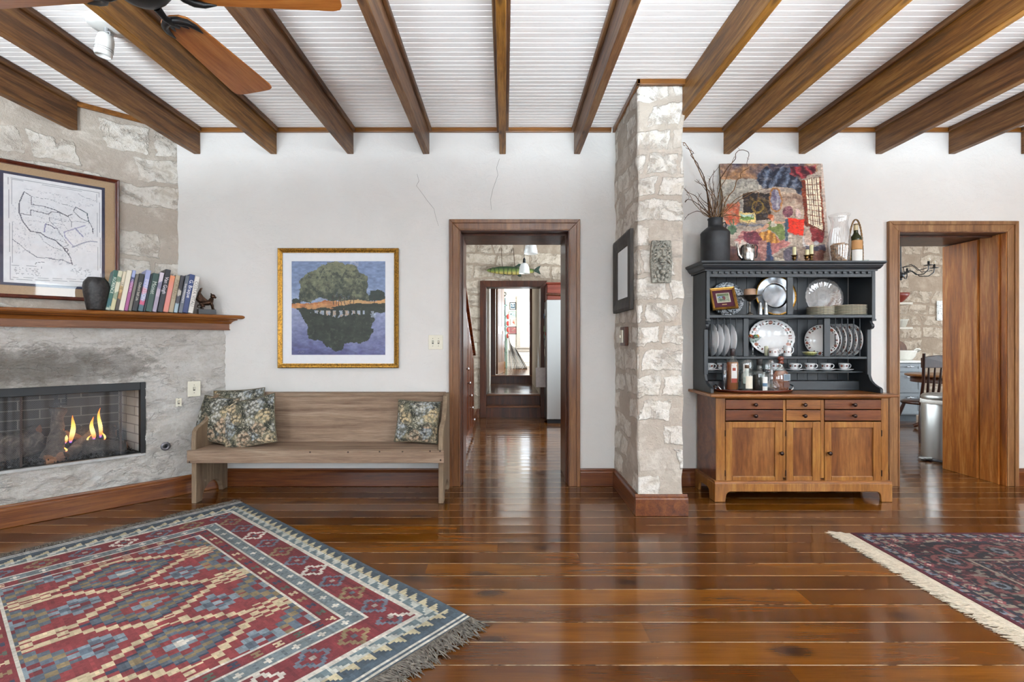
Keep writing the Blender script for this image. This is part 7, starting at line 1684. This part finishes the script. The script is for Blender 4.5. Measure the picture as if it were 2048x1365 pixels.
for px, yt, yb, Yp, lab in ((1061.5, 489, 508, 5.6, 'larger ribbed glass pendant lamp, upper one in hall'), (1048.5, 526, 547.5, 6.6, 'bell shaped ribbed glass pendant lamp, lower one in hall')):
    x = X_(px, Yp); z0, z1 = Z_(yb, Yp), Z_(yt, Yp); t = thing('pendant_lamp', lab, 'pendant lamp', (x, Yp, z0), group='ribbed glass pendants in the hall'); h_ = z1-z0
    R0 = 13.3*Yp/F if Yp < 6 else 10.8*Yp/F
    b = MB(); b.lathe([(R0, 0), (R0*.97, h_*.25), (R0*.86, h_*.6), (R0*.62 if Yp > 6 else R0*.8, h_*.88), (R0*.25, h_), (R0*.25, h_-.003), (R0*.6 if Yp > 6 else R0*.78, h_*.85), (R0*.82, h_*.58), (R0*.93, h_*.25), (R0*.97, 0)], n=64, scal=(32, .02), caps=False); b.build('glass_shade', mrib, t)
    b = MB(); b.lathe([(0, h_), (.02, h_), (.018, h_+.05), (.006, h_+.07), (0, h_+.07)], n=16); b.tube([(0, 0, h_+.06), (0, 0, HZ-z0)], .003, 6); b.build('cord', M['black'], t)
    b = MB(); b.ball((0, 0, h_*.55), .028, 12); b.build('bulb', plain('frosted_bulb', '#f4f2ea', .3), t)
# refrigerator
fy0, fy1 = 6.95, 7.44; fxl = X_(1093.5, fy0)
fr = thing('refrigerator', 'tall stainless steel refrigerator with papers on its side', 'refrigerator', (fxl+.36, (fy0+fy1)/2, 0)); mss = NT('brushed_stainless'); mss = mss.done(color='#b9bbbb', rough=.3, metal=1.0)
b = MB(); b.box(fxl+.004, fxl+.72, fy0+.05, fy1, .04, 1.776); par_to(b.build('cabinet', plain('dark_fridge_side', '#5a5a5a', .4, .4), bevel=.004), fr)
b = MB(); b.box(fxl, fxl+.358, fy0, fy0+.045, .06, 1.776); par_to(b.build('door', mss, bevel=.006), fr); b = MB(); b.box(fxl+.362, fxl+.724, fy0, fy0+.045, .06, 1.776); par_to(b.build('door', mss, bevel=.006), fr)
b = MB(); b.box(fxl+.01, fxl+.71, fy0+.02, fy0+.06, 0, .055); par_to(b.build('toe_grille', M['black']), fr)
b = MB(); b.tube([(fxl+.33, fy0-.001, 1.3), (fxl+.33, fy0-.05, 1.28), (fxl+.33, fy0-.05, .75), (fxl+.33, fy0-.001, .73)], .009, 8); par_to(b.build('handle', mss), fr)
rng = random.Random(9)
for k in range(12):
    z = .95+.75*rng.random(); y = fy0+.10+.30*rng.random(); s = rng.uniform(.04, .09); b = MB(); b.box(fxl-.004-.0007*k, fxl+.003-.0007*k, y, y+s, z, z+s*1.2)
    nc = rng.choice([('cream', '#d5d0c4'), ('red', '#a33a30'), ('blue', '#4b6a8a'), ('white', '#d9d9d9'), ('black', '#33363a'), ('green', '#8aa07a')])
    o = b.build('fridge_note', plain(f'note_{k}', nc[1], .6)); tag(o, f'small {nc[0]} note stuck on the dark refrigerator side', 'note', 'notes on the refrigerator side')
b = MB(); b.box(-.33, .33, -.18, .18, .0, .235); b.box(-.345, .345, -.2, .19, .236, .262); bxo = thing('wooden_box', 'reddish brown wooden box lying on the refrigerator', 'box', (fxl+.34, 7.22, 1.777)); b.build('box_body', wood('red_leathery_box', ('#5a2216', '#7f3626', '#a0523a'), 'X', 1, .35, .3), bxo, bevel=.02)
b = MB(); b.tube([(-.34, -.19, .09), (0, -.2, .07), (.34, -.19, .09)], .02, 10); b.build('strap', M['jamb'], bxo)
# hanging paper bag on the door casing near fridge
bgx = X_(1083, 7.2); pb = thing('hanging_bag', 'pale grey paper bag hanging from a cord beside refrigerator', 'bag', (bgx, 7.2, Z_(775, 7.2)))
b = MB(); b.box(-.085, .085, -.02, .02, 0, .29); b.build('bag_body', plain('pale_paper', '#b3aaa6', .8), pb, bevel=.004); b = MB(); b.tube([(-.055, 0, .29), (-.05, 0, .44), (-.055, 0, .62), (-.045, 0, .44), (-.035, 0, .29)], .006, 6); b.build('cord_handle', M['white'], pb)
# cupboard under the stairs with a sloping top
cxk = -.413; cy0, cy1 = 4.50, 6.43
cu_ = thing('stair_cupboard', 'sloping reddish wooden cupboard under the stairs with round metal knobs', 'cupboard', (cxk-.3, (cy0+cy1)/2, 0)); mcu = wood('glossy_red_cupboard', ('#4a1d0d', '#74361a', '#97532b'), 'Z', 1, .2, .5)
zl = lambda y: 1.0+(cy1-y)*.457
b = MB(); b.prism([(cy0, 0), (cy1, 0), (cy1, zl(cy1)), (cy0, zl(cy0))], lambda u, v, k: (cxk-.9+.885*k, u, v)); par_to(b.build('carcass', mcu), cu_)
for k in range(5):
    y0 = cy0+.03+k*.385; y1 = y0+.36; b = MB(); b.prism([(y0, .1), (y1, .1), (y1, zl(y1)-.08), (y0, zl(y0)-.08)], lambda u, v, q: (cxk-.015+.018*q, u, v)); dd = par_to(b.build('door', mcu, bevel=.005), cu_)
    b = MB(); ya = y0+.06; yb = y1-.06; b.prism([(ya, .17), (yb, .17), (yb, zl(yb)-.16), (ya, zl(ya)-.16)], lambda u, v, q: (cxk+.003+.004*q, u, v)); pn = b.build('door_panel', M['jamb'], None, bevel=.003); pn.parent = dd
b = MB(); b.prism([(cy0, zl(cy0)), (cy1+.03, zl(cy1+.03)), (cy1+.03, zl(cy1+.03)+.03), (cy0, zl(cy0)+.03)], lambda u, v, k: (cxk-.9+.925*k, u, v)); par_to(b.build('sloping_rail', mcu, bevel=.006), cu_)
for y, z in ((6.02, .205), (5.70, .396), (5.50, .56), (5.24, .725), (5.0, .89)):
    b = MB(); b.lathe([(0, 0), (.008, 0), (.007, .014), (.016, .022), (.019, .03), (.014, .037), (0, .04)], n=16, R=Matrix.Rotation(PI/2, 3, 'Y')); k_o = b.build('knob', msil); k_o.location = (cxk+.006, y, z); par_to(k_o, cu_)
switch_plate((X_(949, RS), RS-.001, Z_(694, RS)), XR, FR, .075, .12, 1, 'ivory switch on hall stone wall left of inner doorway')

# ------------------------------------------------------------------ kitchen behind the right doorway
KW = 7.75
b = MB(); b.box(2.55, 8.7, KW, KW+.2, 0, HZ); struct(b.build('wall_kitchen', mst3))
wall_with_windows('wall_kitchen_right', 'x', 8.5, .15, WB, KW, [(5.1, 6.9, 1.0, 2.3)]); sash('x', 8.57, 5.1, 6.9, 1.0, 2.3)  # window out of view, added so the closed kitchen gets light
mgr = plain('blue_grey_cabinet_paint', '#858b8f', .4, var=.03); KX0, KX1, KY = 4.9, 6.13, 7.1
kc = thing('kitchen_cabinet', 'blue grey kitchen drawer cabinet against the stone wall', 'cabinet', ((KX0+KX1)/2, KY+.3, 0))
b = MB(); b.box(KX0, KX1, KY+.02, KW-.02, .1, .865); par_to(b.build('carcass', mgr, bevel=.003), kc); b = MB(); b.box(KX0, KX1-.05, KY+.07, KW-.05, 0, .1); par_to(b.build('toe_kick', plain('dark_toe_kick', '#4a4f54', .6)), kc)
for z0, z1 in ((.735, .855), (.43, .72), (.115, .415)):
    b = MB(); x0, x1, y0 = KX0+.52, KX1-.03, KY
    b.box(x0, x1, y0+.008, y0+.02, z0, z1); f_ = .045
    b.box(x0, x0+f_, y0, y0+.0085, z0, z1); b.box(x1-f_, x1, y0, y0+.0085, z0, z1); b.box(x0+f_, x1-f_, y0+.0002, y0+.0085, z0, z0+f_); b.box(x0+f_, x1-f_, y0+.0002, y0+.0085, z1-f_, z1)
    d = par_to(b.build('drawer', mgr, bevel=.002), kc); kx = X_(1818.5, KY)
    q = MB(); q.lathe([(0, 0), (.008, 0), (.007, .014), (.015, .02), (.015, .026), (0, .03)], c=(kx, y0, z1-.04 if z1-z0 < .2 else z1-.055), n=14, R=Matrix.Rotation(PI/2, 3, 'X')); q.tube([(kx-.05, y0-.022, z1-.045 if z1-z0 < .2 else z1-.06), (kx+.05, y0-.022, z1-.045 if z1-z0 < .2 else z1-.06)], .006, 8); k = q.build('handle', msil); k.parent = d
b = MB(); b.box(KX0-.02, KX1+.03, KY-.02, KW-.005, .866, .897); o = b.build('worktop', plain('white_worktop', '#dcdad4', .3), bevel=.004); tag(o, 'white worktop over the blue grey cabinet', 'worktop')
CT = .8975
tu = thing('ceramic_dish', 'white oval ceramic serving dish with a curled handle on worktop', 'dish', (X_(1812, 7.35), 7.4, CT)); mcer = plain('cream_ceramic', '#dedad0', .25, var=.03)
b = MB(); b.lathe([(0, 0), (.12, 0), (.13, .01), (.17, .06), (.19, .13), (.197, .145), (.185, .145), (.16, .06), (.1, .02), (0, .02)], n=40, sy=.6); b.build('dish_body', mcer, tu)
b = MB(); b.tube([(.17, -.02, .14), (.20, -.04, .165), (.235, -.02, .16), (.245, .02, .13), (.22, .03, .11)], [.014, .018, .016, .013, .010], 8); b.tube([(.12, -.05, .15), (.15, -.06, .172), (.2, -.05, .165)], .012, 8); b.build('handle', mcer, tu)
mcb = wood('brown_cutting_board', ('#4a2a14', '#6b4224', '#865a34'), 'Z', 1, .5)
b = MB(); r_ = .15; out = [(-r_, 0), (-r_, .18)]+[(-r_*math.cos(a), .18+r_*math.sin(a)*.8) for a in [PI/2*i/6 for i in range(1, 6)]]+[(-.035, .31), (-.03, .42), (.03, .42), (.035, .31)]+[(r_*math.cos(a), .18+r_*math.sin(a)*.8) for a in [PI/2*i/6 for i in range(5, 0, -1)]]+[(r_, .18), (r_, 0)]
b.prism(out, lambda u, v, k: (u, .02*k+v*.16, v)); o = b.build('cutting_board', mcb, bevel=.004); o.location = (X_(1800, 7.6), 7.62, CT+.001); tag(o, 'dark brown rounded cutting board leaning on kitchen wall', 'cutting board')
for py, lab in ((606, 'upper'), (655.5, 'lower')):
    z = Z_(py, 7.5); t = thing('wall_shelf', f'{lab} pale wooden shelf on the kitchen stone wall', 'shelf', (5.6, 7.6, z-.02), group='kitchen wall shelves'); b = MB(); b.box(-.55, X_(1822.5, 7.5)-5.6, -.13, .148, -.008, .026); b.build('shelf_board', plain('pale_shelf_wood', '#c2b8a8', .5), t, bevel=.003)
    b = MB(); b.box(.35, .37, -.08, .147, -.05, -.009); b.build('bracket', M['black'], t)
zs = Z_(606, 7.5)+.007
b = MB(); b.lathe([(0, 0), (.05, 0), (.055, .008), (.10, .05), (.14, .10), (.155, .15), (.147, .15), (.13, .10), (.05, .02), (0, .015)], n=36); o = b.build('red_bowl', plain('red_brown_earthenware', '#7c3226', .35, var=.1)); o.location = (X_(1795, 7.6), 7.6, zs); tag(o, 'red brown bowl on the upper kitchen shelf', 'bowl')
zs = Z_(655.5, 7.5)+.007
b = MB(); b.lathe([(0, 0), (.09, 0), (.10, .005), (.125, .10), (.135, .12), (.128, .12), (.118, .10), (.09, .012), (0, .01)], n=48, scal=(18, .03)); o = b.build('fluted_dish', plain('dark_rimmed_cream_dish', '#bdb8ab', .4)); o.location = (X_(1795, 7.6), 7.6, zs); tag(o, 'fluted cream baking dish on the lower kitchen shelf', 'dish')
b = MB(); x0, x1, z0, z1 = X_(1872, KW), X_(1872, KW)+.26, Z_(641.5, KW), Z_(602.5, KW); b.box(x0, x1, KW-.02, KW-.001, z0, z1); b.box(x0+.015, x1-.015, KW-.024, KW-.019, z0+.015, z1-.015)
mtin = NT('embossed_white_tin'); q_ = mtin.noise(mtin.co, 22, 5, .7, 1.5); mtin = mtin.done(color=mtin.ramp(q_, [(.38, '#8d8d88'), (.46, '#d9d9d4')]), rough=.4, normal=mtin.bump(q_, .6, .01)); o = b.build('tin_panel', mtin, bevel=.003); tag(o, 'square embossed white tin panel on kitchen stone wall', 'wall panel')
# table and chair
ty = 6.35; tcx = X_(1829, ty)+.46
tb = thing('dining_table', 'round brown dining table partly hidden behind the steel bin', 'table', (tcx, ty, 0)); mtb = wood('brown_table_top', ('#6e4020', '#95602f', '#b28048'), 'X', 1, .35, .2)
b = MB(); b.lathe([(0, .715), (.44, .715), (.46, .722), (.46, .74), (.45, .746), (0, .746)], n=64); b.build('table_top', mtb, tb)
b = MB(); b.lathe([(.40, .64), (.40, .714), (.38, .714), (.38, .64)], n=48, caps=False); b.build('apron', M['jamb'], tb)
b = MB(); b.lathe([(0, .1), (.06, .1), (.09, .2), (.05, .35), (.07, .5), (.05, .62), (.12, .714), (0, .714)], n=24); b.build('pedestal', M['jamb'], tb)
for k in range(4): a = PI/4+k*PI/2; b = MB(); b.tube([(.04*math.cos(a), .04*math.sin(a), .16), (.2*math.cos(a), .2*math.sin(a), .12), (.36*math.cos(a), .36*math.sin(a), .025)], [.04, .032, .025], 10); b.build('foot', M['jamb'], tb)
cyy = 5.55; cxc = X_(1886, cyy); ch = thing('dining_chair', 'dark brown spindle back dining chair behind the steel bin', 'chair', (cxc, cyy, 0)); mchair = wood('dark_walnut_chair', ('#24100a', '#3d1d12', '#54291a'), 'Z', 1, .3, .3)
ztop = Z_(711, cyy); hw = .235
b = MB(); b.lathe([(0, 0), (.21, 0), (.22, .02), (.2, .04), (0, .035)], c=(.0, .26, .43), n=28); b.build('seat', mchair, ch)
for s in (-1, 1):
    b = MB(); b.tube([(s*.17, .10, .45), (s*.20, .03, .7), (s*hw, -.02, ztop+.02)], [.018, .016, .015], 10); b.build('back_post', mchair, ch)
for k in range(5): x = (k-2)*.072; b = MB(); b.tube([(x*.75, .09, .45), (x*.9, .05, .62), (x, .02, ztop-.13)], [.010, .014, .008], 8); b.build('spindle', mchair, ch)
b = MB(); n = 12; out = [(-hw, ztop-.145), (hw, ztop-.145)]+[(hw-2*hw*i/n, ztop-.03+.03*math.sin(PI*i/n)) for i in range(n+1)]; b.prism(out, lambda u, v, k: (u, -.0+.025*k+.03*(1-(u/hw)**2), v)); b.build('crest_rail', mchair, ch, bevel=.005)
for sx_ in (-1, 1):
    for sy_ in (0, 1): b = MB(); b.tube([(sx_*.13, .14+.24*sy_, .43), (sx_*.18, .09+.34*sy_, .22), (sx_*.21, .06+.40*sy_, 0)], [.018, .022, .013], 10); b.build('leg', mchair, ch)
# steel pedal bin
bx_, by_ = X_(1892, 4.80), 4.80; bn = thing('pedal_bin', 'stainless steel pedal bin standing just inside kitchen doorway', 'bin', (bx_, by_, 0)); rB = 40*4.8/F
rB = .19
b = MB(); b.lathe([(0, .02), (rB, .02), (rB+.002, .03), (rB, .04), (rB, .585), (rB-.004, .59), (0, .59)], n=48); b.build('body', mss, bn)
b = MB(); b.lathe([(0, .592), (rB-.004, .592), (rB+.002, .60), (rB+.002, .628), (rB-.01, .645), (rB-.05, .655), (0, .658)], n=48); b.build('lid', mss, bn)
b = MB(); b.lathe([(rB, .555), (rB+.008, .56), (rB+.006, .597), (rB-.002, .60)], n=60, scal=(17, .018), caps=False); b.build('liner_bag', plain('white_bin_liner', '#e2e2de', .5), bn)
b = MB(); b.lathe([(0, 0), (rB+.006, 0), (rB+.008, .012), (rB, .024), (0, .024)], n=48); b.build('base_ring', plain('dark_plastic', '#3a3c40', .5), bn)
b = MB(); b.box(-rB-.065, -rB+.02, -.055, .015, .012, .03); b.lathe([(0, 0), (.034, 0), (.034, .016), (0, .018)], c=(-rB-.06, -.02, .016), n=20, sy=.8); b.build('pedal', mss, bn, bevel=.003)
# chandelier
ccx, ccy = X_(1801.5, 6.3), 6.3; zc = Z_(551, 6.3); cl = thing('chandelier', 'iron chandelier with curved arms and candle bulbs in kitchen', 'chandelier', (ccx, ccy, zc)); mir = plain('grey_iron', '#4c4e50', .3, .8)
b = MB(); b.tube([(0, 0, .02), (0, 0, .16), (0, 0, HZ-zc-.02)], [.014, .008, .006], 8); b.ball((0, 0, .0), .04, 14, sz=(1, 1, 1)); b.ball((0, 0, -.05), .018, 10); b.lathe([(0, -.03), (.05, -.02), (.06, 0), (0, 0)], c=(0, 0, HZ-zc), n=20); b.build('stem', mir, cl)
for k in range(6):
    a = -.35+2*PI*k/6; d = Vector((math.cos(a), math.sin(a), 0))
    b = MB(); b.tube([d*.03+UPV*.01, d*.12+UPV*.05, d*.20-UPV*.02, d*.29-UPV*.025, d*.345+UPV*.02, d*.35+UPV*.07], .006, 8); b.tube([d*.02+UPV*.10, d*.14+UPV*.12, d*.22+UPV*.03, d*.33+UPV*.045], .0045, 6); b.build('arm', mir, cl)
    b = MB(); b.lathe([(0, .07), (.045, .075), (.047, .08), (.012, .082), (.012, .125), (0, .125)], c=d*.35, n=16); b.build('candle_cup', mir, cl)
    b = MB(); b.lathe([(0, .125), (.010, .126), (.018, .15), (.016, .175), (.006, .205), (0, .215)], c=d*.35, n=14); b.build('bulb', glass('candle_bulb_glass', '#fffdf6', .05) if k == 0 else bpy.data.materials['candle_bulb_glass'], cl)
